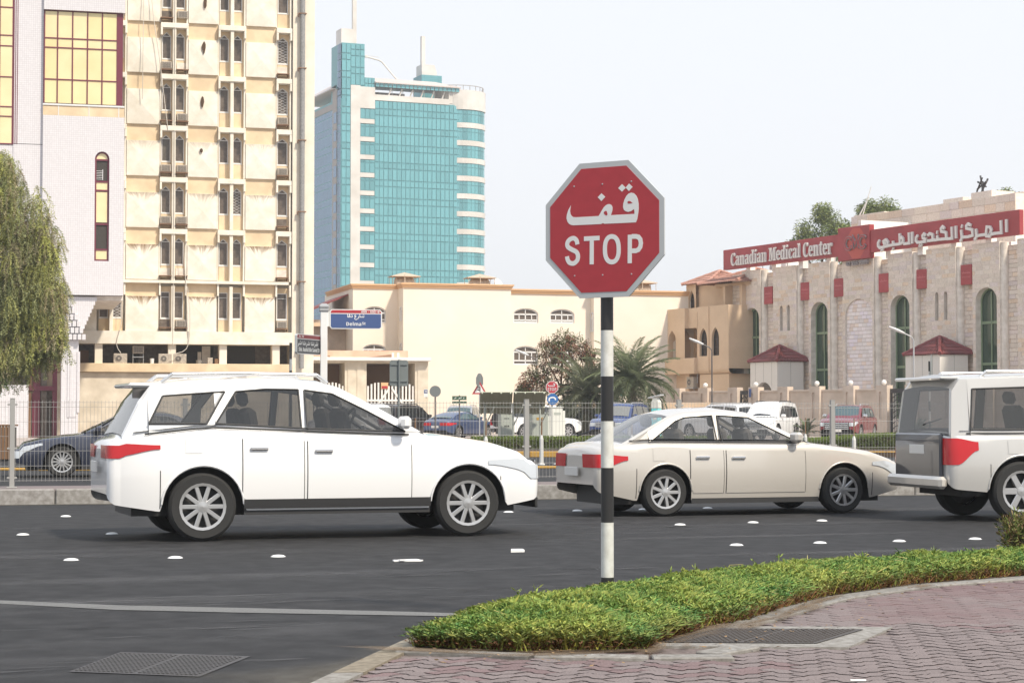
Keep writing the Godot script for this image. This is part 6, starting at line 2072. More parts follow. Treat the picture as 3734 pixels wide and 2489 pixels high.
func stone_face(parent: Node, x0: float, x1: float, y0: float, y1: float, z: float, ops: Array, sd: int, mat := "stone", ch := .25, lmin := .45, lmax := .85, called := "stone_blocks") -> void:
	var q := RandomNumberGenerator.new(); q.seed = sd
	var g := G.new()
	var holes := []
	for o in ops: holes.append(Geometry2D.offset_polygon(G.hole(o), .004)[0])
	var y := y0; var r := 0
	while y < y1 - .03:
		var h := minf(ch, y1 - y)
		var x := x0 - (q.randf() * .4)
		while x < x1 - .02:
			var L := q.randf_range(lmin, lmax)
			var a := maxf(x, x0); var b := minf(x + L, x1)
			x += L
			if b - a < .05: continue
			var rc := PackedVector2Array([Vector2(a + .009, y + .011), Vector2(b - .009, y + .011), Vector2(b - .009, y + h - .011), Vector2(a + .009, y + h - .011)])
			var s := q.randf_range(.86, 1.04)
			var warm := q.randf()
			g.col = Color(s, s * (.9 if warm < .12 else 1.0 - .03 * q.randf()), s * (.8 if warm < .12 else (1.06 if warm > .8 else .97)))
			var polys := [rc]
			for hl in holes:
				var nx := []
				for pl in polys: nx.append_array(Geometry2D.clip_polygons(pl, hl))
				polys = nx
			for pl in polys:
				if not Geometry2D.is_polygon_clockwise(pl):
					g.prism(pl, z - .02, z + .012 + q.randf_range(-.004, .004))
		y += h; r += 1
	stuff(obj(called, g, mat, parent))

func clinic() -> void:
	var t := thing("stone_clinic", "pale stone clinic with tall arched green windows and a long red roof sign", "building", P(15.2, 0, 137.7), -1.107)
	# bays: [x0, x1, kind]; between them run narrow recesses
	var bays := [[1.19, 3.48, "arch"], [4.98, 7.69, "slit"], [9.05, 11.4, "arch"], [12.75, 16.01, "niche"], [17.42, 19.81, "arch"], [21.14, 23.85, "slit"], [25.34, 27.7, "arch"], [29.2, 32, "plain"]]
	var g: G
	var i := 0
	for b in bays:
		var ops := []
		match b[2]:
			"arch": ops = [[b[0] + .26, b[0] + 2.1, 1.2, 7.93, .76, "arc"]]
			"slit": ops = [[b[0] + .8, b[0] + 1.12, 7.0, 8.5, .16, "arc"], [b[0] + 1.62, b[0] + 1.94, 7.0, 8.5, .16, "arc"]]
			"niche": ops = [[b[0] + .28, b[0] + 3.1, 1.4, 7.6, 1.08, "arc"]]
		g = G.new()
		g.wall(b[0], b[1], .2, 11.25, ops, .55)
		g.quad(Vector3(b[1], .2, 0), Vector3(b[1], .2, -.5), Vector3(b[1], 11.25, -.5), Vector3(b[1], 11.25, 0))
		g.quad(Vector3(b[0], .2, -.5), Vector3(b[0], .2, 0), Vector3(b[0], 11.25, 0), Vector3(b[0], 11.25, -.5))
		g.quad(Vector3(b[0], 11.25, 0), Vector3(b[1], 11.25, 0), Vector3(b[1], 11.25, -.5), Vector3(b[0], 11.25, -.5))
		obj("bay_wall", g, "plaster", t)
		stone_face(t, b[0], b[1], .2, 11.25, 0, ops, 200 + i)
		for o in ops:
			if b[2] == "arch":
				var W := window_part(t, o, -.42, "green_frame", "green_glass", [[0, .735, 1, .735, 1.5], [0, .42, 1, .42, 1.5], [.5, .0, .5, .97, .9]], Color.WHITE, .1)
				g = G.new(); g.col = Color(2.6, 3.0, 1.4)
				g.bx(o[0] + 1.15, o[1] - .12, 2.2, 7.9, -.437, -.434); obj("blind", g, "green_glass", W)
			elif b[2] == "niche":
				g = G.new(); g.prism(G.hole(o), -.13, -.13); obj("niche_back", g, "joint", t)
				stone_face(t, o[0], o[1], o[2], 8.68, -.12, [], 300, "white_brick", .24, .4, .48, "niche_bricks")
			else:
				g = G.new(); g.prism(G.hole(o), -.4, -.4); obj("slit_back", g, "mid_void", t)
		# the recess to the right of the bay
		if i < bays.size() - 1:
			var nx: float = bays[i + 1][0]
			g = G.new(); g.bx(b[1], nx, .2, 11.0, -.8, -.385); obj("recess_wall", g, "joint", t)
			stone_face(t, b[1], nx, .2, 11.0, -.37, [], 220 + i)
			# curved shaft where the bay ends
			g = G.new(); g.x.origin = Vector3(b[1] + .1, 0, -.3)
			g.lathe([Vector2(.24, .2), Vector2(.24, 11.2), Vector2(0, 11.2)], 14); obj("rounded_pilaster", g, "plaster", t)
		i += 1
	g = G.new(); g.bx(.0, 1.19, .2, 11.05, -.8, -.02); obj("corner_wall", g, "joint", t)
	stone_face(t, .0, 1.19, .2, 11.05, 0, [], 240)
	g = G.new(); g.bx(.03, 32, .2, 10.9, -12, -.82); obj("core", g, "plaster", t)
	# sunlit upper storey standing back
	g = G.new(); g.bx(6.95, 23.3, 10.9, 14.68, -14, -5.0); obj("upper_block", g, "plaster", t)
	stone_face(t, 6.95, 23.3, 11.2, 14.68, -4.98, [], 250, "stone", .5, .8, 1.5)
	g = G.new(); g.bx(16.3, 18.2, 14.68, 14.95, -7, -5.2); g.bx(19.0, 20.9, 14.68, 15.1, -7, -5.2); g.bx(21.3, 22.4, 14.68, 14.95, -8, -6.5); g.bx(7.2, 10.5, 14.68, 14.75, -9, -5.0)
	obj("roof_box", g, "stone", t)
	g = G.new(); g.bx(13.1, 13.4, 10.9, 13.75, -5, -1.0); obj("roof_cross_wall", g, "white_wall", t)
	for k in 9:
		g = G.new(); var x := 1.6 + k * 3.1
		g.bx(x, x + .5, 11.0, 11.5, -.5, -.1); g.bx(x + .2, x + .9, 10.95, 11.3, -1.8, -1.2)
		obj("sign_support", g, "white_wall", t)
	var an := part("roof_antenna", t, Vector3(19.6, 14.9, -5.6))
	g = G.new(); g.tube(Vector3.ZERO, Vector3(0, .9, 0), .09, .07, 6)
	for q in [[-.5, .45, .5, .85], [-.45, .9, .45, .5], [-.2, 1.25, .15, .35], [-.55, .3, .1, 1.1], [.5, 1.0, .0, .2]]: g.tube(Vector3(q[0], q[1], 0), Vector3(q[2], q[3], .1), .06, .05, 6)
	obj("arms", g, "dark_metal", an)
	g = G.new(); g.tube(Vector3(7.6, 14.7, -5.4), Vector3(8.6, 16.6, -5.4), .035, .03, 5); g.tube(Vector3(7.2, 14.7, -5.4), Vector3(8.3, 15.9, -5.4), .05, .03, 5)
	obj("roof_mast", g, "white_wall", t)
	roof_sign(t)
	# red plates in the recesses
	i = 0
	for q in [[4.45, 9.44, "Radiology", "leftmost, right of the first arched window"], [8.7, 9.47, "Dermatology", "second from left, before the second arched window"], [12.4, 9.5, "Chiropractic", "third from the left, left of the blind niche"], [17.05, 9.52, "", "fourth from the left, right of the blind niche"], [20.75, 9.53, "Ophthalmology", "fifth from left, before the right pair of slits"], [24.85, 9.53, "Dental", "rightmost, left of the last arched window"]]:
		var pt := thing("wall_plate", "square red plate on the stone clinic, " + q[3], "sign", t.transform * Vector3(q[0] - .03, q[1], -.04), -1.107, "red plates on the stone clinic")
		g = G.new(); g.box(Vector3.ZERO, Vector3(.98, 1.16, .14), .01); obj("plate", g, "cmc_red", pt)
		g = G.new()
		for k in 5:
			g.ribbon(PackedVector2Array([Vector2(-.36 + k * .15, .16 + .06 * (k % 2)), Vector2(-.33 + k * .15, .09), Vector2(-.22 + k * .15, .1)]), .035, .07, .076 + .0004 * k)
		obj("script_lettering", g, "letter_faint", pt)
		if q[2]: lettering("plate_lettering", q[2], "Droid Serif", Vector3(0, -.12, .075), .76, .13, .008, "letter_faint", pt, false)
		i += 1
	# porches
	for e in [[5.3, "tile-roofed white porch with arches, left of the blind niche"], [21.75, "tile-roofed white porch with arches behind the right street lamp"]]:
		var p := thing("porch", e[1], "porch", t.transform * Vector3(e[0], 0, 0), -1.107, "porches of the stone clinic")
		g = G.new(); g.x.origin = Vector3(0, 0, 2.05)
		g.wall(0, 3.15, .2, 4.88, [[.55, 2.6, .2, 2.55, 1.02, "arc"]], .3)
		g.x = Transform3D(Basis(Vector3.UP, PI / 2), Vector3(3.15, 0, 0))
		g.wall(-2.05, -.015, .2, 4.88, [[-1.75, -.45, .2, 2.3, .66, "arc"]], .3)
		g.x = Transform3D(); g.bx(.02, 3.13, 4.6, 4.86, .02, 2.03); g.bx(0, .28, .2, 4.6, .02, 1.74)
		obj("arched_wall", g, "porch_panel", p)
		g = G.new()
		for x in [.6, 1.55, 2.5]: g.bx(x, x + .015, 3.6 if x > 1 and x < 2 else 3.3, 4.87, 2.045, 2.053)
		g.bx(3.146, 3.153, 3.0, 4.87, 1.0, 1.012)
		obj("panel_joint", g, "dark_metal", p)
		hip_roof(p, -.12, 3.27, -.6, 2.17, 4.9, 1.02, "maroon_tile", 5)

func roof_sign(tw: Node3D) -> void:
	var t := thing("roof_sign", "long red fascia sign with white raised lettering on the stone clinic's roof", "sign", tw.transform * Vector3(0, 11.45, .25), -1.107)
	var g := G.new(); g.bx(-.75, 12.73, 0, 1.38, -.3, 0, .01); obj("left_board", g, "cmc_red", t)
	g = G.new(); g.bx(12.73, 16.02, -.33, 1.75, -.3, .06, .01); obj("centre_board", g, "cmc_red", t)
	g = G.new(); g.bx(16.02, 29.7, .0, 1.4, -.3, 0, .01); obj("right_board", g, "cmc_red", t)
	g = G.new(); g.x.origin = Vector3(14.65, .68, .06); g.prism(octagon(.95), 0, .004); obj("round_emblem", g, "cmc_orange", t)
	lettering("sign_lettering", "Canadian", "Droid Serif", Vector3(2.53, .66, .06), 4.35, .95, .12, "letter", t)
	lettering("sign_lettering", "Medical", "Droid Serif", Vector3(6.81, .68, .06), 3.62, .95, .12, "letter", t)
	lettering("sign_lettering", "Center", "Droid Serif", Vector3(10.55, .66, .06), 3.18, .95, .12, "letter", t)
	g = G.new(); g.x.origin = Vector3(.24, 0, .06)
	var k := 0
	for st in [curve([[14.02, .93], [13.85, 1.05], [13.55, 1.03], [13.36, .72], [13.5, .42], [13.8, .36], [14.0, .5]], 4), PackedVector2Array([Vector2(14.15, .34), Vector2(14.17, 1.04), Vector2(14.42, .62), Vector2(14.67, 1.04), Vector2(14.7, .34)]), curve([[15.45, .93], [15.3, 1.05], [15.0, 1.03], [14.82, .72], [14.95, .42], [15.25, .36], [15.45, .5]], 4)]:
		g.ribbon(st, .2, 0, .1 + .002 * k); k += 1
	obj("monogram_letters", g, "letter_grey", t)
	g = G.new(); g.x.origin = Vector3(.24, 0, .06)
	for st in [curve([[14.02, .93], [13.85, 1.05], [13.55, 1.03], [13.36, .72], [13.5, .42], [13.8, .36], [14.0, .5]], 4), PackedVector2Array([Vector2(14.15, .34), Vector2(14.17, 1.04), Vector2(14.42, .62), Vector2(14.67, 1.04), Vector2(14.7, .34)]), curve([[15.45, .93], [15.3, 1.05], [15.0, 1.03], [14.82, .72], [14.95, .42], [15.25, .36], [15.45, .5]], 4)]:
		g.ribbon(st, .13, .1, .112 + .002 * k); k += 1
	obj("monogram_faces", g, "cmc_red", t)
	lettering("phone_number", "02 555 9999", "Droid Sans", Vector3(14.68, -.55, .0), 2.2, .28, .16, "letter_grey", t)
	# the name in the other script, right to left: strokes in the plane of the sign, traced from left to right of the board
	var mp := func(l: Array) -> PackedVector2Array:
		var r := PackedVector2Array()
		for q in l:
			var u: float = (q[0] - 430.0) / (2190.0 - 430.0)
			# straighten the slope of the board in the photograph
			var px := 16.88 + 11.88 * (u * (1.0 - .16 * (1.0 - u)))
			var base := 775.0 - 217.0 * u
			var hh := 210.0 + 25.0 * u
			r.append(Vector2(px, .22 + (base - q[1]) / hh * .9))
		return r
	g = G.new(); k = 0; g.x.origin.z = .004
	for st in [[[2180, 372], [2180, 562]], [[2120, 385], [2125, 568], [2050, 575], [1995, 590]], [[1995, 592], [2015, 520], [2000, 480], [1965, 475], [1958, 540], [1960, 610], [1995, 615], [2005, 560]], [[1958, 585], [1840, 602]], [[1838, 500], [1845, 600], [1835, 640], [1815, 660]],
			[[1780, 450], [1745, 425], [1722, 455], [1725, 490], [1795, 510], [1800, 595], [1740, 615], [1660, 618]], [[1658, 510], [1668, 618], [1660, 655], [1645, 680]], [[1660, 455], [1675, 465]],
			[[1592, 450], [1594, 635]], [[1540, 462], [1545, 632], [1470, 640]], [[1448, 490], [1420, 462], [1400, 490], [1405, 530], [1465, 545], [1470, 635], [1400, 645]], [[1348, 585], [1352, 645], [1405, 645]], [[1340, 540], [1355, 545]], [[1352, 650], [1215, 665]],
			[[1218, 590], [1245, 560], [1285, 575], [1290, 655]], [[1190, 590], [1165, 565], [1145, 590], [1150, 625], [1190, 640], [1185, 675], [1070, 690], [1048, 665], [1050, 620], [1075, 585]], [[1095, 728], [1105, 738]], [[1122, 725], [1132, 735]],
			[[992, 535], [994, 705]], [[942, 545], [948, 700], [860, 710]], [[798, 560], [805, 715]], [[805, 640], [830, 615], [852, 640], [850, 690], [805, 712], [700, 725]], [[690, 670], [695, 722]], [[685, 780], [695, 790]], [[700, 725], [600, 745]], [[598, 745], [605, 690], [575, 655], [535, 680], [545, 715], [600, 700]], [[600, 745], [470, 775], [440, 750], [440, 705], [465, 665]], [[490, 805], [500, 815]], [[515, 798], [525, 808]]]:
		g.ribbon(mp.call(st), .17 if st.size() > 2 or absf(st[0][1] - st[1][1]) > 30 or absf(st[0][0] - st[1][0]) > 40 else .2, 0, .1 + .001 * k); k += 1
	obj("script_lettering", g, "letter", t)

func tan_villa() -> void:
	var t := thing("tan_villa", "tan villa with pointed windows, a balcony and a pink tiled roof", "building", P(9.671, 0, 146), -1.107)
	var g: G
	var ops := [[.21, 1.19, 5.0, 6.6, .85, "ogee"]]
	g = G.new(); g.wall(0, 2.74, .2, 8.94, ops, .4); g.quad(Vector3(0, 8.94, 0), Vector3(2.74, 8.94, 0), Vector3(2.74, 8.94, -8), Vector3(0, 8.94, -8)); g.quad(Vector3(0, .2, -8), Vector3(0, .2, 0), Vector3(0, 8.94, 0), Vector3(0, 8.94, -8)); obj("left_wall", g, "tan_wall", t)
	window_part(t, ops[0], -.3, "dark_metal", "dirty_glass", [[0, .6, 1, .6], [.5, 0, .5, .9]], Color(.6, .6, .65), .06)
	# recessed wall behind the balcony, then the balcony with an arch through its front
	g = G.new(); g.bx(2.74, 7.75, .2, 8.9, -8, -1.6); obj("back_wall", g, "tan_wall", t)
	g = G.new(); g.x.origin.z = .35
	g.wall(2.75, 6.2, 5.42, 8.93, [[3.95, 5.0, 5.44, 6.6, .83, "ogee"]], 1.2)
	g.quad(Vector3(6.2, 7.5, 0), Vector3(6.2, 7.5, -1.9), Vector3(6.2, 8.93, -1.9), Vector3(6.2, 8.93, 0)); g.quad(Vector3(2.75, 8.93, 0), Vector3(6.2, 8.93, 0), Vector3(6.2, 8.93, -2), Vector3(2.75, 8.93, -2))
	obj("balcony_screen", g, "tan_wall", t)
	g = G.new(); g.bx(5.21, 7.74, 7.52, 8.92, -1.58, .05); obj("balcony_header", g, "tan_wall", t)
	g = G.new(); g.bx(3.0, 7.74, 4.3, 5.41, -1.58, .55, .03); obj("balcony_parapet", g, "tan_wall", t)
	g = G.new(); g.bx(2.75, 5.4, .2, 4.3, -1.58, -.3); g.bx(5.9, 6.4, 2.3, 4.3, -1.58, .1); obj("ground_wall", g, "tan_wall", t)
	g = G.new(); g.bx(3.4, 4.6, 2.5, 3.0, -.3, -.28); g.bx(7.9, 8.9, 2.4, 2.9, .12, .14); g.bx(10.4, 11.6, 2.3, 2.9, .12, .14); obj("low_window", g, "dark_void", t)
	g = G.new(); g.bx(5.5, 5.9, 3.1, 4.0, -1.0, -.99); obj("door", g, "dark_void", t)
	# the tall bay with two pointed windows
	var o2 := [[8.06, 9.04, 5.5, 6.65, .8, "ogee"], [9.62, 10.57, 5.5, 6.65, .8, "ogee"]]
	g = G.new(); g.x.origin.z = .3
	g.wall(7.75, 11.77, 4.6, 8.92, o2, .3)
	g.quad(Vector3(11.77, 4.6, 0), Vector3(11.77, 4.6, -2), Vector3(11.77, 8.92, -2), Vector3(11.77, 8.92, 0)); g.quad(Vector3(7.75, 4.6, -2), Vector3(7.75, 4.6, 0), Vector3(7.75, 8.92, 0), Vector3(7.75, 8.92, -2)); g.quad(Vector3(7.75, 8.92, 0), Vector3(11.77, 8.92, 0), Vector3(11.77, 8.92, -3), Vector3(7.75, 8.92, -3))
	for i in 6:
		var a := PI / 2 * i / 6.0; var b := PI / 2 * (i + 1) / 6.0
		g.quad(Vector3(7.75, 4.6 - .35 * sin(b), -.35 + .35 * cos(b)), Vector3(11.77, 4.6 - .35 * sin(b), -.35 + .35 * cos(b)), Vector3(11.77, 4.6 - .35 * sin(a), -.35 + .35 * cos(a)), Vector3(7.75, 4.6 - .35 * sin(a), -.35 + .35 * cos(a)))
	g.quad(Vector3(11.77, 4.25, -2), Vector3(11.77, 4.25, -.35), Vector3(7.75, 4.25, -.35), Vector3(7.75, 4.25, -2))
	obj("bay_wall", g, "tan_wall", t)
	for o in o2: window_part(t, o, .08, "dark_metal", "dirty_glass", [[0, .58, 1, .58], [.5, 0, .5, .9, .7], [0, .3, 1, .3, .5]], Color(.5, .45, .45), .05)
	g = G.new(); g.bx(9.27, 9.33, 4.3, 8.9, .3, .36); g.bx(7.73, 7.8, 7.4, 8.6, .3, .33); obj("rain_pipe", g, "tan_wall", t)
	g = G.new(); g.bx(7.75, 12.1, .2, 8.6, -8, -1.7); g.bx(7.75, 11.5, .2, 4.24, -1.7, .1); obj("lower_wall", g, "tan_wall", t)
	# the upper storey and its roof
	g = G.new(); g.x.origin.z = -1.2
	g.wall(3.9, 5.2, 8.9, 10.72, [[4.2, 5.0, 8.98, 9.5, .8, "ogee"]], .3)
	g.bx(5.2, 12.2, 8.9, 10.6, -6, -.25); g.bx(3.9, 5.2, 8.9, 10.7, -6, -.31); g.bx(7.9, 12.2, 10.3, 10.5, -6, .1); g.bx(9.7, 9.95, 8.9, 10.3, -.3, .6); g.bx(11.3, 11.6, 8.9, 10.3, -.3, .3)
	obj("upper_wall", g, "tan_wall", t)
	window_part(t, [4.2, 5.0, 8.98, 9.5, .8, "ogee"], -1.44, "dark_metal", "dirty_glass", [[0, .55, 1, .55], [.5, 0, .5, .9, .7]], Color(.45, .42, .45), .05)
	hip_roof(t, 3.7, 7.2, -5.2, -.9, 10.72, .95, "pink_tile", 5)
	hip_roof(t, 7.3, 12.35, -6.5, .0, 10.5, 1.05, "pink_tile", 6)
	var tk := thing("water_tank", "white dome-ended water tank behind the pink tiled roof", "water tank", t.transform * Vector3(10.5, 10.9, -5.2), -1.107)
	g = G.new(); g.x = Transform3D(Basis(Vector3(0, 0, 1), PI / 2), Vector3(1.4, .75, 0)); g.lathe([Vector2(0, 0), Vector2(.5, .08), Vector2(.72, .3), Vector2(.74, 1.2), Vector2(.77, 1.23), Vector2(.74, 1.26), Vector2(.72, 2.3), Vector2(.5, 2.6), Vector2(0, 2.7)], 22)
	obj("tank", g, "white_wall", tk)
	g = G.new()
	for x in [-1.5, -.5, .5, 1.5]: g.tube(Vector3(x, -.2, .85), Vector3(x, 1.2, .85), .025, .025, 5)
	g.tube(Vector3(-1.5, 1.2, .85), Vector3(1.5, 1.2, .85), .025, .025, 5); g.bx(-1.6, 1.6, -.2, .0, -.9, .9)
	obj("guard_rail", g, "dark_metal", tk)
	var ac := thing("condenser_unit", "pale air conditioner condenser bracketed on the tan villa below the balcony", "air conditioner", t.transform * Vector3(6.75, 3.35, .1), -1.107)
	ac_box(ac, .9, .75, .35, true)
	g = G.new(); g.box(Vector3(0, -.04, 0), Vector3(1.0, .06, .5)); g.tube(Vector3(.4, 0, .2), Vector3(.4, -.5, -.2), .03, .03, 6); g.tube(Vector3(.55, .3, -.1), Vector3(.55, 1.1, -.1), .04, .04, 6); obj("bracket", g, "galvanised", ac)

func boundary_wall() -> void:
	var t := thing("boundary_wall", "beige boundary wall with niched posts and ball finials in front of the clinic", "wall", P(14.722, 0, 120.4), -.875)
	var g: G
	for q in [[-6.3, -2.1], [.3, 9.4], [11.9, 30]]:
		g = G.new(); g.bx(q[0], q[1], .2, 2.78, -.2, 0); obj("wall_panel", g, "wall_beige", t)
		g = G.new(); g.bx(q[0], q[1], 2.78, 2.9, -.26, .06, .01); obj("coping", g, "wall_beige", t)
	var i := 0
	for x in [-7.15, -4.72, -2.2, -.48, 1.88, 4.38, 6.94, 9.38, 11.44, 14.0, 16.6]:
		var o := [x + .22, x + .42, 1.2, 2.65, .1, "arc"]
		g = G.new(); g.x.origin.z = .22
		g.wall(x, x + .8, .2, 3.1, [o], .08)
		g.x.origin.z = 0; g.prism(G.hole(o), .14, .14)
		g.bx(x + .001, x + .799, .2, 3.098, -.3, .1); g.quad(Vector3(x + .8, .2, .22), Vector3(x + .8, .2, -.3), Vector3(x + .8, 3.1, -.3), Vector3(x + .8, 3.1, .22)); g.quad(Vector3(x, .2, -.3), Vector3(x, .2, .22), Vector3(x, 3.1, .22), Vector3(x, 3.1, -.3)); g.quad(Vector3(x, 3.1, .22), Vector3(x + .8, 3.1, .22), Vector3(x + .8, 3.1, -.3), Vector3(x, 3.1, -.3))
		var p := obj("niched_post", g, "wall_beige", t)
		if i in [1, 3, 5, 6, 7, 8]:
			g = G.new()
			var pr := []
			for k in 9: pr.append(Vector2(.15 * sin(PI * k / 8.0), 3.26 - .15 * cos(PI * k / 8.0)))
			g.x.origin = Vector3(x + .4, 0, -.02); g.lathe(pr, 14); g.lathe([Vector2(.06, 3.1), Vector2(.06, 3.14)], 8)
			obj("ball_finial", g, "white_wall", p)
		i += 1
	for e in [["dark wrought iron gate with scrollwork at the left of the clinic's wall", -1.4, -.48], ["dark framed iron gate between wall posts behind the red SUV", 10.2, 11.44]]:
		var gt := thing("iron_gate", e[0], "gate", t.transform * Vector3(e[1], .2, -.1), -.875, "iron gates in the beige wall")
		var w: float = e[2] - e[1]
		g = G.new(); g.bx(0, .09, 0, 2.7, -.05, .05); g.bx(w - .09, w, 0, 2.7, -.05, .05); g.bx(0, w, 2.45, 2.7, -.06, .06); obj("gate_frame", g, "dark_metal", gt)
		g = G.new()
		for k in 8:
			var y := .15 + k * .29
			g.ribbon(curve([[.12, y], [w * .35, y + .2], [w * .5, y + .05], [w * .65, y + .24], [w - .12, y + .1]], 3), .035, -.02, .02 + .001 * k)
			g.bx(.1 + (w - .2) * k / 7.0 - .012, .1 + (w - .2) * k / 7.0 + .012, 0, 2.45, -.02, -.005)
		obj("scrollwork", g, "dark_metal", gt)
	g = G.new(); g.box(Vector3(-.3, 2.75, .26), Vector3(.16, .5, .04)); obj("number_plate", g, "sign_blue", t)
	# the ornate screen and low wall left of the tan villa
	var w2 := thing("low_wall", "low brown wall with an ornamental iron screen behind the palms", "wall", P(3.0, 0, 124), -.1)
	g = G.new(); g.bx(-.6, 9.5, .2, 2.2, -.3, 0); obj("wall_panel", g, "tan_wall", w2)
	var sc := G.new()
	for k in 5:
		sc.ribbon(curve([[2.9 + k * .5, 2.2], [3.0 + k * .5, 2.7], [3.25 + k * .5, 2.9], [3.35 + k * .5, 2.5], [3.2 + k * .5, 2.4]], 4), .045, -.15, -.1 + .002 * k)
	sc.bx(2.8, 5.5, 1.2, 2.2, .01, .05)
	obj("iron_screen", sc, "dark_metal", w2)

# ---------------------------------------------------------------- vehicles
# Local axes: x towards the front, y up, z to the car's right. d holds its measures.
class Car:
	var d: Dictionary
	func _init(m: Dictionary) -> void:
		d = m
	func pick(list: Array, x: float) -> float:       # height along a list of (x, y), smooth between
		for i in list.size() - 1:
			var a: Array = list[i]; var b: Array = list[i + 1]
			if x <= b[0]:
				return lerpf(a[1], b[1], clampf((x - a[0]) / (b[0] - a[0]), 0, 1))
		return list[list.size() - 1][1]
	func half(x: float) -> float:                    # half width at the waist
		var u: float = clampf((absf(x) - d.L * .5 + .8) / .8, 0, 1)
		return d.W * .5 * (1.0 - d.get("round", .16) * pow(u, 2.6))
	func top(x: float) -> float:
		return pick(d.top, x)
	func side(x: float, y: float) -> float:
		var t := top(x)
		var u := clampf((y - .2) / (t - .2), 0, 1.05)
		return half(x) * (1.0 - .2 * pow(u - .52, 2) - .02 * smoothstep(.78, .86, u) * 0.0)
	func bottom(x: float) -> float:
		var b: float = d.sill
		if absf(x) > d.L * .5 - .5: b = lerpf(d.sill, d.get("bump", d.sill), clampf((absf(x) - d.L * .5 + .5) / .45, 0, 1))
		for ax in d.axles:
			var r: float = d.r * 1.17
			var u := absf(x - ax) / r
			if u < 1.0: b = maxf(b, d.r + r * sqrt(1.0 - u * u) * .98)
		return b
	func cab(y: float, x := 0.0) -> float:           # half width of the cabin at a height
		var u: float = clampf((absf(x) - d.L * .5 + .8) / .8, 0, 1)
		return lerpf(d.cw0, d.cw1, clampf((y - d.cy0) / (d.cy1 - d.cy0), 0, 1)) * (1.0 - d.get("round", .16) * .9 * pow(u, 2.4))

func side_patch(c: Car, g: G, x0: float, x1: float, y0: float, y1: float, s: float, off: float, n := 6, k := 4) -> void:
	var rows := []
	for j in k + 1:
		var line := []
		for i in n + 1:
			var x := lerpf(x0, x1, i / float(n))
			var lo := maxf(y0, c.bottom(x) + .02); var y := lerpf(lo, maxf(y1, lo), j / float(k))
			line.append(Vector3(x, y, s * (c.side(x, y) + off)))
		if s < 0: line.reverse()
		rows.append(line)
	g.sheet(rows)

# a lamp that wraps from the side round on to the end of the car; taper narrows it towards its tip on the side
func light_patch(c: Car, g: G, e: float, s: float, a: float, b: float, ys: Array, taper: float) -> void:
	var L: float = c.d.L
	var rows := []
	var k := 4
	for j in k + 1:
		var line := []
		for i in 13:
			var t := i / 12.0
			var w := lerpf(taper, 1.0, smoothstep(0.0, .55, t))
			var cap: float = minf(ys[1], c.top((L / 2 - .1 - a * maxf(0, 1 - t / .5)) * e) - .05)
			var y: float = lerpf(cap - (ys[1] - ys[0]) * w, cap - (ys[1] - ys[0]) * (1 - w) * .25, j / float(k))
			var xe := L / 2 - .1
			var ze := c.side(xe * e, y)
			if t < .5:
				var x := xe - a * (1 - t / .5)
				line.append(Vector3(x * e, y, s * (c.side(x * e, y) + .012)))
			elif t < .75:
				var an := PI / 2 * (t - .5) / .25
				line.append(Vector3((xe + .132 * sin(an)) * e, y, s * (ze - .12 + .132 * cos(an))))
			else:
				line.append(Vector3((xe + .132) * e, y, s * (ze - .12 - b * (t - .75) / .25)))
		if s * e < 0: line.reverse()
		rows.append(line)
	rows.reverse()
	var t2 := G.new(); t2.sheet(rows)
	if t2.n[6].dot(Vector3(e, 0, s)) < 0:
		for line in rows: line.reverse()
		t2 = G.new(); t2.sheet(rows)
	g.v.append_array(t2.v); g.n.append_array(t2.n); g.c.append_array(t2.c)

func cab_poly(c: Car, g: G, pts: Array, s: float, off: float) -> void:
	var pl := PackedVector2Array()
	for p in pts: pl.append(Vector2(p[0], p[1]))
	if Geometry2D.is_polygon_clockwise(pl): pl.reverse()
	var ix := Geometry2D.triangulate_polygon(pl)
	for i in range(0, ix.size(), 3):
		var v := []
		for k in 3:
			var p := pl[ix[i + k]]
			v.append(Vector3(p.x, p.y, s * (c.cab(p.y, p.x) + off)))
		if s > 0: g.tri(v[0], v[1], v[2])
		else: g.tri(v[0], v[2], v[1])

func wheel(parent: Node, at: Vector3, r: float, s: float, spokes: int, fine: bool) -> void:
	var w := part("wheel", parent, at)
	w.rotation.x = PI / 2 * s
	var g := G.new(); var h := .11
	g.lathe([Vector2(r * .64, -h), Vector2(r * .9, -h), Vector2(r * .98, -h * .75), Vector2(r, -h * .4), Vector2(r, h * .4), Vector2(r * .98, h * .75), Vector2(r * .9, h), Vector2(r * .66, h * .95), Vector2(r * .64, h * .5)], 28 if fine else 16)
	obj("tyre", g, "tyre", w)
	g = G.new()
	g.lathe([Vector2(r * .66, h * .5), Vector2(r * .67, h * .98), Vector2(r * .61, h * .96), Vector2(r * .58, h * .2), Vector2(.0, h * .1)], 24 if fine else 14)
	obj("wheel_dish", g, "trim", w)
	g = G.new()
	g.lathe([Vector2(r * .68, h * .9), Vector2(r * .68, h * 1.0), Vector2(r * .6, h * .97), Vector2(r * .6, h * .8)], 24 if fine else 14)
	for i in spokes:
		g.x = Transform3D(Basis(Vector3.UP, TAU * i / spokes), Vector3.ZERO)
		g.box(Vector3(r * .36, h * .78, 0), Vector3(r * .56, h * .3, r * TAU * .32 / spokes * .62), .006 if fine else 0.0)
	g.x = Transform3D()
	g.lathe([Vector2(r * .15, h * .6), Vector2(r * .15, h * .98), Vector2(0, h * 1.02)], 12)
	obj("rim", g, "alloy", w)

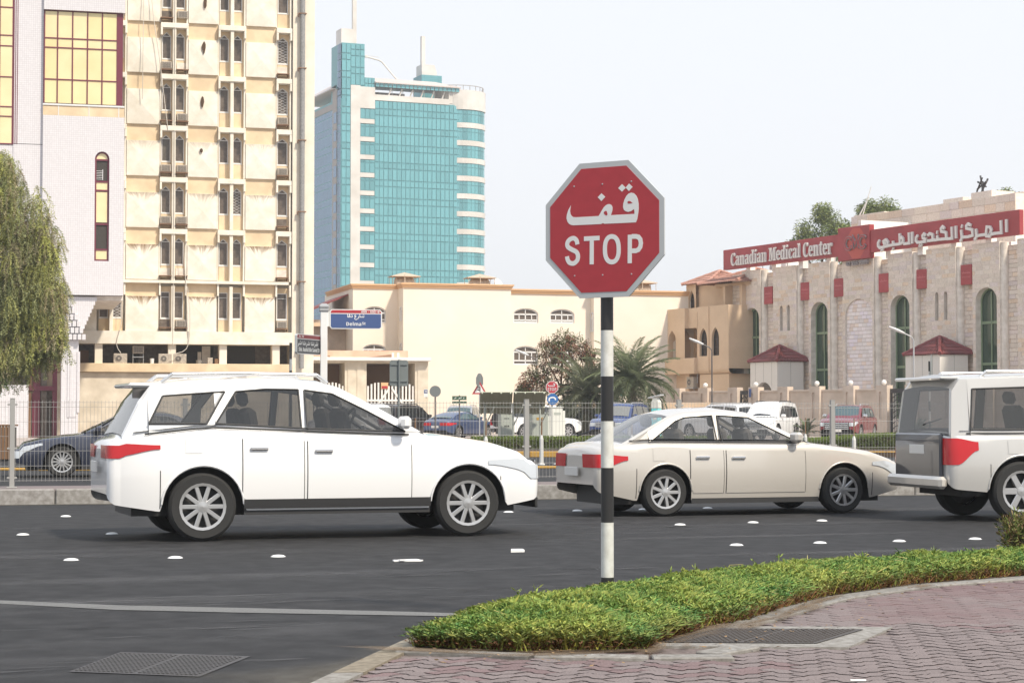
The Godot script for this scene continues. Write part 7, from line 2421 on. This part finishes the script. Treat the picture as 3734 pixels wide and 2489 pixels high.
func car(label: String, cat: String, at: Vector3, yaw: float, d: Dictionary, group := "") -> Node3D:
	var c := Car.new(d)
	var fine: bool = d.get("fine", false)
	var t := thing(d.get("name", "car"), label, cat, at, yaw, group)
	var L: float = d.L
	# body shell
	var n := 96 if fine else 40
	var rows := []
	var xs := []
	for i in n + 1:
		xs.append((-L / 2 + L * (.5 - .5 * cos(PI * i / n)) * 0.5 + L * (i / float(n)) * .5) * (L - .2) / L)
	for ax in d.axles:
		for q in [-1.17, 1.17]: xs.append(ax + q * d.r * .998)
	xs.sort()
	for i in range(-4, xs.size() + 4):
		var x: float = xs[clampi(i, 0, xs.size() - 1)]
		var over := -i if i < 0 else maxi(0, i - xs.size() + 1)
		var an := PI / 2 * over / 4.0
		var shrink := .12 * (1 - cos(an))
		var xo := x + signf(x) * .12 * sin(an)
		var b := c.bottom(x); var tp := c.top(x)
		var mid := (b + tp) / 2
		var ring := []
		var K := 8
		for j in K + 1:
			var y := lerpf(b, tp - .035, j / float(K))
			ring.append(Vector3(xo, y, c.side(x, y)))
		ring.append(Vector3(xo, tp - .008, c.side(x, tp) - .025))
		ring.append(Vector3(xo, tp + .004, c.side(x, tp) - .08))
		ring.append(Vector3(xo, tp + .03, c.side(x, tp) * .55))
		ring.append(Vector3(xo, tp + .04, 0))
		var m: int = ring.size()
		for j in range(m - 2, -1, -1): ring.append(ring[j] * Vector3(1, 1, -1))
		if shrink > 0:
			for j in ring.size():
				var v: Vector3 = ring[j]
				ring[j] = Vector3(v.x, mid + (v.y - mid) * (1 - shrink / maxf((tp - b) * .5, .2)), v.z - signf(v.z) * minf(shrink, absf(v.z)))
		rows.append(ring)
	var g := G.new()
	rows.reverse()
	g.sheet(rows)
	for e in [0, rows.size() - 1]:
		var r: Array = rows[e]
		var cen := Vector3(r[0].x, (r[0].y + r[12].y) / 2, 0)
		for j in r.size() - 1:
			if e == 0: g.tri(cen, r[j + 1], r[j])
			else: g.tri(cen, r[j], r[j + 1])
		if e == 0: g.tri(cen, r[0], r[r.size() - 1])
		else: g.tri(cen, r[r.size() - 1], r[0])
	obj("body", g, d.paint, t)
	# dark parts below
	g = G.new()
	g.bx(-L / 2 + .25, L / 2 - .25, d.sill - .06 if d.sill > .2 else .16, d.sill + .5, -d.W * .5 + .3, d.W * .5 - .3)
	for s in [-1, 1]: g.bx(d.axles[0] + d.r * 1.2, d.axles[1] - d.r * 1.2, d.sill - .05, d.sill + .06, s * (d.W * .5 - .1) - .06, s * (d.W * .5 - .1) + .06)
	obj("underbody", g, "trim", t)
	if d.has("cladding"):
		for s in [-1.0, 1.0]:
			g = G.new()
			side_patch(c, g, d.axles[0] + d.r * 1.19, d.axles[1] - d.r * 1.19, d.sill, d.sill + d.cladding, s, .02, 8, 3)
			obj("sill_cladding", g, "trim", t)
	# cabin
	var pr: Array = d.roof
	g = G.new()
	var rr := []
	for p in pr:
		var z := c.cab(p[1], p[0])
		var line := []
		var cr: float = .05 if p[1] > d.cy1 - .25 else .03
		for q in [1.0, .92, .6, 0.0, -.6, -.92, -1.0]:
			line.append(Vector3(p[0], p[1] - (.025 if absf(q) == 1.0 else 0.0) + cr * (1 - q * q), z * q))
		rr.append(line)
	rr.reverse()
	for line in rr: line.reverse()
	var base := []
	for p in pr: base.append([p[0], p[1] - .025])
	base += [[pr[pr.size() - 1][0], d.cy0 - .15], [pr[0][0], d.cy0 - .15]]
	var gl: String = d.get("glass", "car_glass")
	if fine:
		var nr: int = rr.size() - 1
		var panes := {"windscreen": [0, d.get("front_n", 1)], "rear_window": [nr - d.get("rear_n", 1), nr]}
		for k in nr:
			var glass := false
			for pn in panes: glass = glass or (k >= panes[pn][0] and k < panes[pn][1])
			if glass:
				g.sheet([rr[k].slice(0, 2), rr[k + 1].slice(0, 2)]); g.sheet([rr[k].slice(5, 7), rr[k + 1].slice(5, 7)])
			else:
				g.sheet([rr[k], rr[k + 1]])
		for pn in panes:
			var pg := G.new(); var part_rows := []
			for k in range(panes[pn][0], panes[pn][1] + 1): part_rows.append(rr[k].slice(1, 6))
			pg.sheet(part_rows)
			obj(pn, pg, d.get(pn, gl), t)
		# the sides, cut open where the windows are
		var bp := PackedVector2Array()
		for p in base: bp.append(Vector2(p[0], p[1]))
		var cuts := [pr[0][0] - .1]; var holes := []
		for wv in d.windows:
			var h := PackedVector2Array(); var lo := 9.0; var hi := -9.0
			for p in wv: lo = minf(lo, p[0]); hi = maxf(hi, p[0])
			for p in wv: h.append(Vector2((lo + hi) / 2 + (p[0] - (lo + hi) / 2) * 1.01, p[1]))
			cuts += [lo, hi]; holes.append(h)
		cuts.append(pr[pr.size() - 1][0] + .1)
		for k in cuts.size() - 1:
			if cuts[k + 1] - cuts[k] < .002: continue
			var slab := PackedVector2Array([Vector2(cuts[k], 0), Vector2(cuts[k + 1], 0), Vector2(cuts[k + 1], 3), Vector2(cuts[k], 3)])
			for piece in Geometry2D.intersect_polygons(bp, slab):
				var rest := [piece]
				if k % 2 == 1: rest = Geometry2D.clip_polygons(piece, holes[(k - 1) / 2])
				for pl in rest:
					for s in [-1.0, 1.0]: cab_poly(c, g, arr(pl), s, 0)
		# what is inside
		var ig := G.new()
		var x0: float = pr[0][0] + .12; var x1: float = pr[pr.size() - 1][0] - .05
		for k in 10:
			var xa := lerpf(x0, x1, k / 10.0); var xb := lerpf(x0, x1, (k + 1) / 10.0)
			var za := c.cab(d.cy0, xa) * .985; var zb := c.cab(d.cy0, xb) * .985
			var ya := c.top(xa) + .046; var yb := c.top(xb) + .046
			ig.quad(Vector3(xa, ya, za), Vector3(xb, yb, zb), Vector3(xb, yb, -zb), Vector3(xa, ya, -za))
		obj("interior_shelf", ig, "interior", t)
		for sx in [-1.0, .05]:
			for sz in [-.4, .4]:
				ig = G.new()
				var hy: float = d.cy0 + (d.cy1 - d.cy0) * .62
				ig.x = Transform3D(Basis(Vector3(0, 0, 1), .2), Vector3(sx + .1 * (1.0 if d.L > 4.7 else -.6), hy, sz))
				ig.box(Vector3(0, -.25, 0), Vector3(.14, .36, .46), .05); ig.box(Vector3(-.02, .04, 0), Vector3(.1, .17, .26), .04)
				obj("seat", ig, "seat_cloth", t)
		ig = G.new(); ig.x = Transform3D(Basis(Vector3(0, 0, 1), 1.1), Vector3(pr[pr.size() - 1 - d.get("front_n", 1)][0] + .35, d.cy0 + .1, -.38))
		for k in 16: ig.tube(Vector3(.18 * cos(TAU * k / 16), 0, .18 * sin(TAU * k / 16)), Vector3(.18 * cos(TAU * (k + 1) / 16), 0, .18 * sin(TAU * (k + 1) / 16)), .016, .016, 6, false)
		obj("steering_wheel", ig, "trim", t)
	else:
		g.sheet(rr)
		for s in [-1.0, 1.0]: cab_poly(c, g, base, s, 0)
	obj("cabin", g, d.get("roof_paint", d.paint), t)
	# glass
	for wi in d.windows.size():
		var wv: Array = d.windows[wi]
		for s in [-1.0, 1.0]:
			g = G.new(); cab_poly(c, g, wv, s, .002 if fine else .006)
			obj("side_window", g, d.get("glass%d" % wi, gl), t)
			if fine:
				var rim := PackedVector2Array()
				for p in wv: rim.append(Vector2(p[0], p[1]))
				g = G.new()
				for i in rim.size():
					var a := rim[i]; var b := rim[(i + 1) % rim.size()]
					g.tube(Vector3(a.x, a.y, s * (c.cab(a.y, a.x) + .004)), Vector3(b.x, b.y, s * (c.cab(b.y, b.x) + .004)), .011, .011, 5)
				obj("window_seal", g, "trim", t)
	for q in ([] if fine else [["rear_window", d.rear_glass], ["windscreen", d.front_glass]]):
		var a: Array = q[1][0]; var b: Array = q[1][1]
		var nn := Vector3(b[1] - a[1], -(b[0] - a[0]), 0).normalized()
		if q[0] == "rear_window": nn = -nn
		if nn.y < 0: nn = -nn
		g = G.new()
		var line := []
		for e in [[a, .9], [b, .86]]:
			var row := []
			for z in [1.0, .5, 0.0, -.5, -1.0]:
				row.append(Vector3(e[0][0], e[0][1] + .048 * (1 - z * z * .8), c.cab(e[0][1], e[0][0]) * z * e[1]) + nn * .012)
			line.append(row)
		if q[0] == "windscreen":
			for row in line: row.reverse()
			line.reverse()
		var sht := G.new(); sht.sheet(line)
		# make sure that it faces outwards
		if sht.n[0].dot(nn) < 0:
			for row in line: row.reverse()
			sht = G.new(); sht.sheet(line)
		obj(q[0], sht, d.get(q[0], gl), t)
	# doors, lights, trim
	for dr in d.doors:
		for s in [-1.0, 1.0]:
			g = G.new(); side_patch(c, g, dr[0], dr[1], d.sill + .09, c.top((dr[0] + dr[1]) / 2) - .1, s, .007, 10 if fine else 5, 8 if fine else 4)
			var o := obj("door", g, d.paint, t)
			g = G.new()
			var hx: float = dr[0] + .18; var hy := c.top(hx) - .2
			g.box(Vector3(hx, hy, s * (c.side(hx, hy) + .02)), Vector3(.2, .035, .035), .008)
			obj("door_handle", g, d.get("handle", d.paint), o)
			if fine:
				for x in [dr[0], dr[1]]:
					g = G.new()
					for k in 8:
						var y0 := lerpf(maxf(d.sill + .09, c.bottom(x) + .03), c.top(x) - .1, k / 8.0); var y1 := lerpf(maxf(d.sill + .09, c.bottom(x) + .03), c.top(x) - .1, (k + 1) / 8.0)
						g.tube(Vector3(x, y0, s * (c.side(x, y0) + .0045)), Vector3(x, y1, s * (c.side(x, y1) + .0045)), .0055, .0055, 4, false)
					obj("door_gap", g, "trim", o)
	if fine:
		for s in [-1.0, 1.0]:
			for x in [-L / 2 + .52, L / 2 - .5]:
				var bg := G.new()
				for k in 6:
					var y0 := lerpf(c.bottom(x) + .03, c.top(x) * .66, k / 6.0); var y1 := lerpf(c.bottom(x) + .03, c.top(x) * .66, (k + 1) / 6.0)
					bg.tube(Vector3(x, y0, s * (c.side(x, y0) + .001)), Vector3(x, y1, s * (c.side(x, y1) + .001)), .005, .005, 4, false)
				obj("bumper_gap", bg, "trim", t)
			var lip := G.new()
			for ax in d.axles:
				var r2: float = d.r * 1.19
				for k in 18:
					var a0 := PI * (k + .4) / 18.8; var a1 := PI * (k + 1.4) / 18.8
					var xa: float = ax + cos(a0) * r2; var xb: float = ax + cos(a1) * r2
					var ya: float = d.r + sin(a0) * r2; var yb: float = d.r + sin(a1) * r2
					if ya < c.bottom(ax + r2 * 1.1) or yb < c.bottom(ax + r2 * 1.1): continue
					lip.tube(Vector3(xa, ya, s * (c.side(xa, ya) + .004)), Vector3(xb, yb, s * (c.side(xb, yb) + .004)), .012, .012, 5, false)
			stuff(obj("arch_lips", lip, d.paint, t))
			var mo := G.new()
			var w0: float = d.windows[0][0][0] - .05; var w1: float = d.front_glass[1][0] - .2
			for k in 12:
				var xa := lerpf(w0, w1, k / 12.0); var xb := lerpf(w0, w1, (k + 1) / 12.0)
				mo.tube(Vector3(xa, c.top(xa) + .012, s * (c.side(xa, c.top(xa)) - .012)), Vector3(xb, c.top(xb) + .012, s * (c.side(xb, c.top(xb)) - .012)), .011, .011, 5, false)
			obj("belt_moulding", mo, "trim", t)
		var fl := G.new()
		var fx: float = d.axles[0] - .1; var fy: float = c.top(fx) - .16
		side_patch(c, fl, fx - .09, fx + .09, fy - .09, fy + .08, 1.0, .005, 3, 3)
		obj("fuel_flap", fl, d.paint, t)
		var wp := G.new(); wp.tube(Vector3(-L / 2 + .02, c.top(-L / 2 + .2) + .12, .0), Vector3(-L / 2 + .09, c.top(-L / 2 + .2) + .2, .42), .012, .008, 5)
		obj("rear_wiper", wp, "trim", t)
	for q in [["headlight", d.head, 1.0, d.get("lens", "lens")], ["tail_light", d.tail, -1.0, "tail_red"]]:
		var b: Array = q[1]                              # [length along the side, y0, y1, width across the end]
		for s in [-1.0, 1.0]:
			g = G.new()
			light_patch(c, g, q[2], s, b[0], b[3], [b[1], b[2]], b[4] if b.size() > 4 else .45)
			obj(q[0], g, q[3], t)
	g = G.new()
	var fr: float = L / 2
	var gy: Array = d.get("grille_y", [.5, .7])
	g.box(Vector3(fr + .03, (gy[0] + gy[1]) / 2, 0), Vector3(.08, gy[1] - gy[0], d.W * d.get("grille_w", .5)), .015)
	var gr := obj("grille", g, "trim", t)
	if d.has("bars"):
		g = G.new()
		for i in int(d.bars): g.box(Vector3(fr + .075, lerpf(gy[0], gy[1], (i + .5) / d.bars), 0), Vector3(.03, (gy[1] - gy[0]) / d.bars * .55, d.W * d.get("grille_w", .5) * .96), .006)
		obj("grille_bar", g, "chrome", gr)
	g = G.new(); g.box(Vector3(fr + .05, .36, 0), Vector3(.04, .12, d.W * .62), .01); obj("lower_intake", g, "trim", t)
	for q in [[fr + .075, .46], [-fr - .07, d.get("rear_plate_y", .8)]]:
		g = G.new(); g.box(Vector3(q[0], q[1], 0), Vector3(.02, .12, .46), .004); obj("number_plate", g, "plate", t)
	for q in [-1.0, 1.0]:
		g = G.new()
		var my: float = d.cy0 + .1
		var mx: float = d.front_glass[1][0] - .28
		g.box(Vector3(mx, my, q * (c.cab(my) + .16)), Vector3(.12, .14, .22), .035); g.tube(Vector3(mx, my - .06, q * c.cab(my)), Vector3(mx, my - .03, q * (c.cab(my) + .1)), .025, .025, 6)
		obj("mirror", g, d.get("mirror", d.paint), t)
	if d.has("rails"):
		for s in [-1.0, 1.0]:
			g = G.new()
			var y: float = d.cy1 + d.get("rail_y", .07); var z := c.cab(d.cy1) - .1
			var r0: float = d.rails[0]; var r1: float = d.rails[1]
			g.pipe([Vector3(r0, y - .09, s * z), Vector3(r0 + .12, y, s * z), Vector3((r0 + r1) / 2, y + .012, s * z), Vector3(r1 - .12, y, s * z), Vector3(r1, y - .09, s * z)], .022, 8)
			obj("roof_rail", g, d.get("rail_mat", "alloy"), t)
	if d.get("spoiler", false):
		g = G.new(); var e: Array = pr[0]
		g.box(Vector3(d.spoil[0], d.spoil[1], 0), Vector3(.3, .045, c.cab(d.cy1, d.spoil[0]) * 1.94), .02); obj("rear_spoiler", g, d.paint, t)
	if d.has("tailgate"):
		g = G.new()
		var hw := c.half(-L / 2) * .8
		g.box(Vector3(-fr - .045, .82, 0), Vector3(.06, .62, hw * 2), .02); obj("tailgate", g, d.tailgate, t)  # dark panel colour paints in the shade of the rear face
		g = G.new(); g.box(Vector3(-fr - .085, .5, 0), Vector3(.12, .16, c.half(-L / 2) * 1.9), .04); obj("rear_bumper", g, "paint_champagne", t)
	if d.has("spare"):
		g = G.new(); g.x = Transform3D(Basis(Vector3(0, 0, 1), PI / 2), Vector3(-fr - .06, d.spare, 0)); g.lathe([Vector2(.36, 0), Vector2(.37, .12), Vector2(.33, .18), Vector2(0, .19)], 22); obj("spare_wheel", g, "trim", t)
	for ax in d.axles:
		for s in [-1.0, 1.0]: wheel(t, Vector3(ax, d.r, s * (d.W / 2 - .135)), d.r, s, d.get("spokes", 7), fine)
	return t

func suv(m: Dictionary) -> Dictionary:
	var d := {"L": 4.75, "W": 1.88, "r": .37, "axles": [-1.4, 1.42], "sill": .3, "bump": .42, "top": [[-2.4, .95], [-2.2, 1.1], [1.0, 1.08], [1.9, 1.02], [2.25, .93], [2.4, .78]],
		"cw0": .86, "cw1": .69, "cy0": 1.08, "cy1": 1.74, "roof": [[-2.2, 1.08], [-2.02, 1.62], [-1.85, 1.73], [-.8, 1.77], [.2, 1.73], [.42, 1.65], [1.12, 1.08]],
		"windows": [[[-2.0, 1.13], [-1.86, 1.58], [-1.12, 1.64], [-1.12, 1.13]], [[-1.02, 1.13], [-1.02, 1.64], [-.12, 1.66], [-.12, 1.13]], [[-.02, 1.13], [-.02, 1.66], [.22, 1.63], [.86, 1.13]]],
		"rear_glass": [[-2.19, 1.16], [-2.04, 1.58]], "front_glass": [[.5, 1.6], [1.06, 1.13]], "doors": [[-1.0, -.08], [-.04, .98]], "head": [.32, .72, .9, .34], "tail": [.12, .78, 1.08, .22], "grille_y": [.62, .88], "bars": 3, "rails": [-1.7, .2]}
	d.merge(m, true)
	return d

func sedan(m: Dictionary) -> Dictionary:
	var d := {"L": 4.6, "W": 1.8, "r": .32, "axles": [-1.35, 1.35], "sill": .22, "bump": .32, "top": [[-2.3, .86], [-2.15, .96], [-1.5, .98], [.9, .95], [1.8, .84], [2.2, .74], [2.3, .62]],
		"cw0": .8, "cw1": .58, "cy0": .96, "cy1": 1.42, "roof": [[-1.95, .97], [-1.2, 1.34], [-.95, 1.4], [-.4, 1.43], [.05, 1.38], [.95, .95]],
		"windows": [[[-1.55, 1.0], [-1.12, 1.28], [-.98, 1.33], [-.55, 1.36], [-.55, 1.0]], [[-.47, 1.0], [-.47, 1.36], [0, 1.33], [.68, 1.0]]],
		"rear_glass": [[-1.86, 1.03], [-1.28, 1.31]], "front_glass": [[.14, 1.34], [.88, .99]], "doors": [[-1.0, -.5], [-.46, .75]], "head": [.4, .58, .74, .34], "tail": [.3, .66, .84, .36], "grille_y": [.48, .66], "bars": 3, "rear_plate_y": .6}
	d.merge(m, true)
	return d

func vehicles() -> void:
	# the three that pass in front
	car("white sport utility vehicle with silver roof rails in the nearest lane", "car", P(-2.26, 0, 22.98) , .324, {
		"name": "passing_car", "fine": true, "paint": "paint_white", "L": 4.86, "W": 1.93, "r": .375, "axles": [-1.45, 1.55], "sill": .33, "bump": .4, "round": .2,
		"top": [[-2.43, .98], [-2.3, 1.12], [-1.4, 1.22], [.7, 1.14], [1.3, 1.12], [1.9, 1.03], [2.2, .94], [2.43, .78]],
		"cw0": .9, "cw1": .68, "cy0": 1.18, "cy1": 1.71, "roof": [[-2.3, 1.14], [-2.12, 1.5], [-1.98, 1.68], [-1.5, 1.73], [-.7, 1.76], [-.1, 1.72], [.12, 1.66], [.62, 1.4], [1.12, 1.12]],
		"windows": [[[-2.02, 1.27], [-1.86, 1.57], [-1.18, 1.62], [-1.4, 1.27]], [[-1.3, 1.27], [-1.06, 1.62], [-.72, 1.65], [-.36, 1.645], [-.36, 1.22]], [[-.29, 1.215], [-.29, 1.64], [.02, 1.6], [.4, 1.41], [.82, 1.18]]],
		"rear_glass": [[-2.28, 1.2], [-2.03, 1.62]], "front_glass": [[.2, 1.6], [1.06, 1.16]], "doors": [[-1.02, -.34], [-.3, .88]], "head": [.55, .72, .88, .4], "tail": [.42, .92, 1.06, .4], "cladding": .12, "handle": "chrome",
		"grille_y": [.6, .86], "bars": 3, "rails": [-1.85, .0], "rail_y": .1, "spoiler": true, "spoil": [-2.06, 1.69, 0], "spokes": 10, "rear_n": 2, "front_n": 2, "glass": "tinted_glass", "glass0": "smoky_glass"})
	car("champagne silver saloon car passing behind the stop sign pole", "car", P(3.05, 0, 28.3), .35, sedan({
		"name": "passing_car", "fine": true, "paint": "paint_champagne", "L": 4.62, "axles": [-1.36, 1.36], "glass": "clear_glass", "rear_n": 1, "front_n": 1, "spokes": 9, "r": .325, "handle": "chrome", "top": [[-2.31, .84], [-2.15, .96], [-1.5, 1.0], [.9, .97], [1.8, .86], [2.2, .74], [2.31, .6]]}))
	car("silver off-roader with red and white tail lights cut off by the right edge", "car", P(7.72, 0, 26.9), .22, {
		"name": "passing_car", "fine": true, "paint": "paint_silver", "L": 4.75, "W": 1.9, "r": .39, "axles": [-1.42, 1.4], "sill": .38, "bump": .42, "round": .07,
		"top": [[-2.37, 1.04], [-2.3, 1.12], [1.0, 1.12], [1.9, 1.08], [2.2, 1.0], [2.37, .84]],
		"cw0": .91, "cw1": .78, "cy0": 1.1, "cy1": 1.85, "roof": [[-2.36, 1.1], [-2.31, 1.7], [-2.2, 1.85], [-1.0, 1.89], [.2, 1.86], [.4, 1.79], [1.1, 1.12]],
		"windows": [[[-2.1, 1.18], [-2.04, 1.7], [-1.2, 1.73], [-1.2, 1.18]], [[-1.08, 1.18], [-1.08, 1.74], [-.15, 1.75], [-.15, 1.18]], [[-.05, 1.18], [-.05, 1.75], [.22, 1.73], [.86, 1.18]]],
		"rear_n": 1, "front_n": 1, "glass": "tinted_glass", "glass0": "smoky_glass", "rear_glass": [[-2.37, 1.2], [-2.3, 1.68]], "front_glass": [[.48, 1.73], [1.04, 1.18]], "doors": [[-1.0, -.1], [-.05, 1.0]], "head": [.32, .8, 1.0, .34], "tail": [.26, .8, 1.14, .2], "grille_y": [.62, .9], "bars": 3, "rear_plate_y": .92, "spokes": 6, "rails": [-1.9, .2], "rail_y": .08, "spoiler": true, "spoil": [-2.3, 1.84, 0], "handle": "chrome", "tailgate": "paint_rear_shade"})
	car("dark blue saloon with bright multi-spoke wheels on the far carriageway, seen through the fence", "car", P(-8.85, 0, 45.5), PI + .2545, sedan({
		"name": "passing_car", "fine": true, "glass": "tinted_glass", "paint": "paint_navy", "L": 4.78, "r": .345, "axles": [-1.36, 1.37], "spokes": 14, "head": [.5, .62, .78, .34], "handle": "chrome"}))
	# the parked ones beyond the fence
	var gp := "cars parked beyond the mesh fence"
	car("white sport utility vehicle parked left of the black one, seen over the white SUV's bonnet", "car", P(-8.6, .2, 108), PI - .5, suv({"name": "parked_car", "paint": "paint_white", "glass": "car_glass_grey"}), gp)
	car("black sport utility vehicle parked with its rear to the road", "car", P(-5.75, .2, 109.5), 1.0, suv({"name": "parked_car", "paint": "paint_black", "r": .38, "rail_mat": "trim", "rear_plate_y": .95}), gp)
	car("slate blue coupe with red tail lights parked beside the solar panels", "car", P(-2.75, .2, 106), .98, sedan({"name": "parked_car", "paint": "paint_slate", "L": 4.4, "W": 1.84, "r": .33, "tail": [.5, .66, .82, .4], "top": [[-2.2, .84], [-2.0, .95], [-1.5, .97], [.9, .93], [1.8, .84], [2.1, .74], [2.2, .6]], "roof": [[-1.9, .97], [-1.25, 1.24], [-.8, 1.34], [-.3, 1.37], [.1, 1.32], [1.0, .95]], "windows": [[[-1.2, 1.0], [-.75, 1.26], [-.3, 1.3], [.05, 1.27], [.72, 1.0]]], "rear_glass": [[-1.8, 1.03], [-1.0, 1.26]], "glass": "car_glass_teal"}), gp)
	car("silver sport utility vehicle with a teal-tinted windscreen parked behind the blue coupe", "car", P(-3.0, .2, 118), -1.72, suv({"name": "parked_car", "paint": "paint_grey", "glass": "car_glass_teal"}), gp)
	car("white off-roader with a black spare wheel cover parked behind the solar panels", "car", P(1.25, .2, 104), .62, suv({"name": "parked_car", "paint": "paint_white", "spare": .98}), gp)
	car("white sport utility vehicle with chrome grille parked facing the road behind the cream cabinet", "car", P(2.95, .2, 117), -1.5, suv({"name": "parked_car", "paint": "paint_white", "bars": 2}), gp)
	car("beige hatchback parked side-on left of the stop sign pole", "car", P(4.75, .2, 112), -.2, suv({"name": "parked_car", "paint": "paint_beige", "L": 4.2, "r": .34, "axles": [-1.25, 1.25], "top": [[-2.1, .9], [-1.95, 1.02], [1.0, 1.0], [1.7, .92], [2.0, .82], [2.1, .66]], "cy0": 1.0, "cy1": 1.56, "roof": [[-1.98, 1.0], [-1.75, 1.46], [-1.5, 1.55], [-.7, 1.6], [.1, 1.56], [.3, 1.48], [1.05, 1.0]], "windows": [[[-1.65, 1.06], [-1.5, 1.4], [-.75, 1.47], [-.75, 1.06]], [[-.65, 1.06], [-.65, 1.48], [.05, 1.47], [.75, 1.06]]], "rear_glass": [[-1.95, 1.08], [-1.78, 1.42]], "front_glass": [[.38, 1.44], [.98, 1.05]], "doors": [[-.9, -.1], [-.05, .9]]}), gp)
	car("bright blue sport utility vehicle parked facing the road behind the stop sign pole", "car", P(5.35, .2, 98), -1.95, suv({"name": "parked_car", "paint": "paint_blue", "glass": "car_glass_grey", "rear_plate_y": .7}), gp)
	car("dark saloon roof showing between the blue car and the palm", "car", P(7.2, .2, 113), -1.4, suv({"name": "parked_car", "paint": "paint_navy"}), gp)
	car("white saloon parked side-on behind the turquoise ticket machine", "car", P(9.2, .2, 109), PI + .15, sedan({"name": "parked_car", "paint": "paint_beige", "cy1": 1.55, "roof": [[-1.95, .97], [-1.2, 1.46], [-.95, 1.53], [-.4, 1.56], [.05, 1.5], [.95, .95]]}), gp)
	car("white sport utility vehicle with roof rails parked right of the turquoise ticket machine", "car", P(10.75, .2, 103), 2.2, suv({"name": "parked_car", "paint": "paint_white", "L": 4.9}), gp)
	car("white saloon half hidden between two white sport utility vehicles before the iron gate", "car", P(12.7, .2, 113), -1.3, suv({"name": "parked_car", "paint": "paint_silver", "glass": "car_glass_grey"}), gp)
	car("white off-roader with black roof rails parked facing the road left of the red SUV", "car", P(12.45, .2, 97), -2.02, suv({"name": "parked_car", "paint": "paint_white", "L": 4.85, "W": 1.9, "r": .39, "cy1": 1.8, "roof": [[-2.25, 1.08], [-2.15, 1.68], [-2.0, 1.8], [-.8, 1.85], [.2, 1.81], [.45, 1.7], [1.12, 1.1]], "rail_mat": "trim"}), gp)
	car("dark red sport utility vehicle with a wide chrome grille parked behind the hedge", "car", P(16.5, .2, 98), -1.98, suv({"name": "parked_car", "paint": "paint_red", "W": 1.93, "glass": "car_glass_teal", "bars": 4, "grille_y": [.5, .86], "grille_w": .62, "mirror": "chrome", "cy1": 1.66, "roof": [[-2.2, 1.08], [-2.02, 1.5], [-1.8, 1.63], [-.8, 1.68], [.2, 1.64], [.45, 1.55], [1.18, 1.08]], "windows": [[[-1.9, 1.13], [-1.7, 1.48], [-1.12, 1.55], [-1.12, 1.13]], [[-1.02, 1.13], [-1.02, 1.55], [-.12, 1.57], [-.12, 1.13]], [[-.02, 1.13], [-.02, 1.57], [.22, 1.54], [.86, 1.13]]]}), gp)

func _ready() -> void:
	sky_and_camera()
	materials()
	grounds()
	tower()
	tiled_building()
	glass_tower()
	villa()
	gatehouse()
	tan_villa()
	clinic()
	boundary_wall()
	trees()
	vehicles()
	fence()
	stop_sign()
	street_name_post()
	furniture()
	flex_posts()
	studs()
	bed_plants()
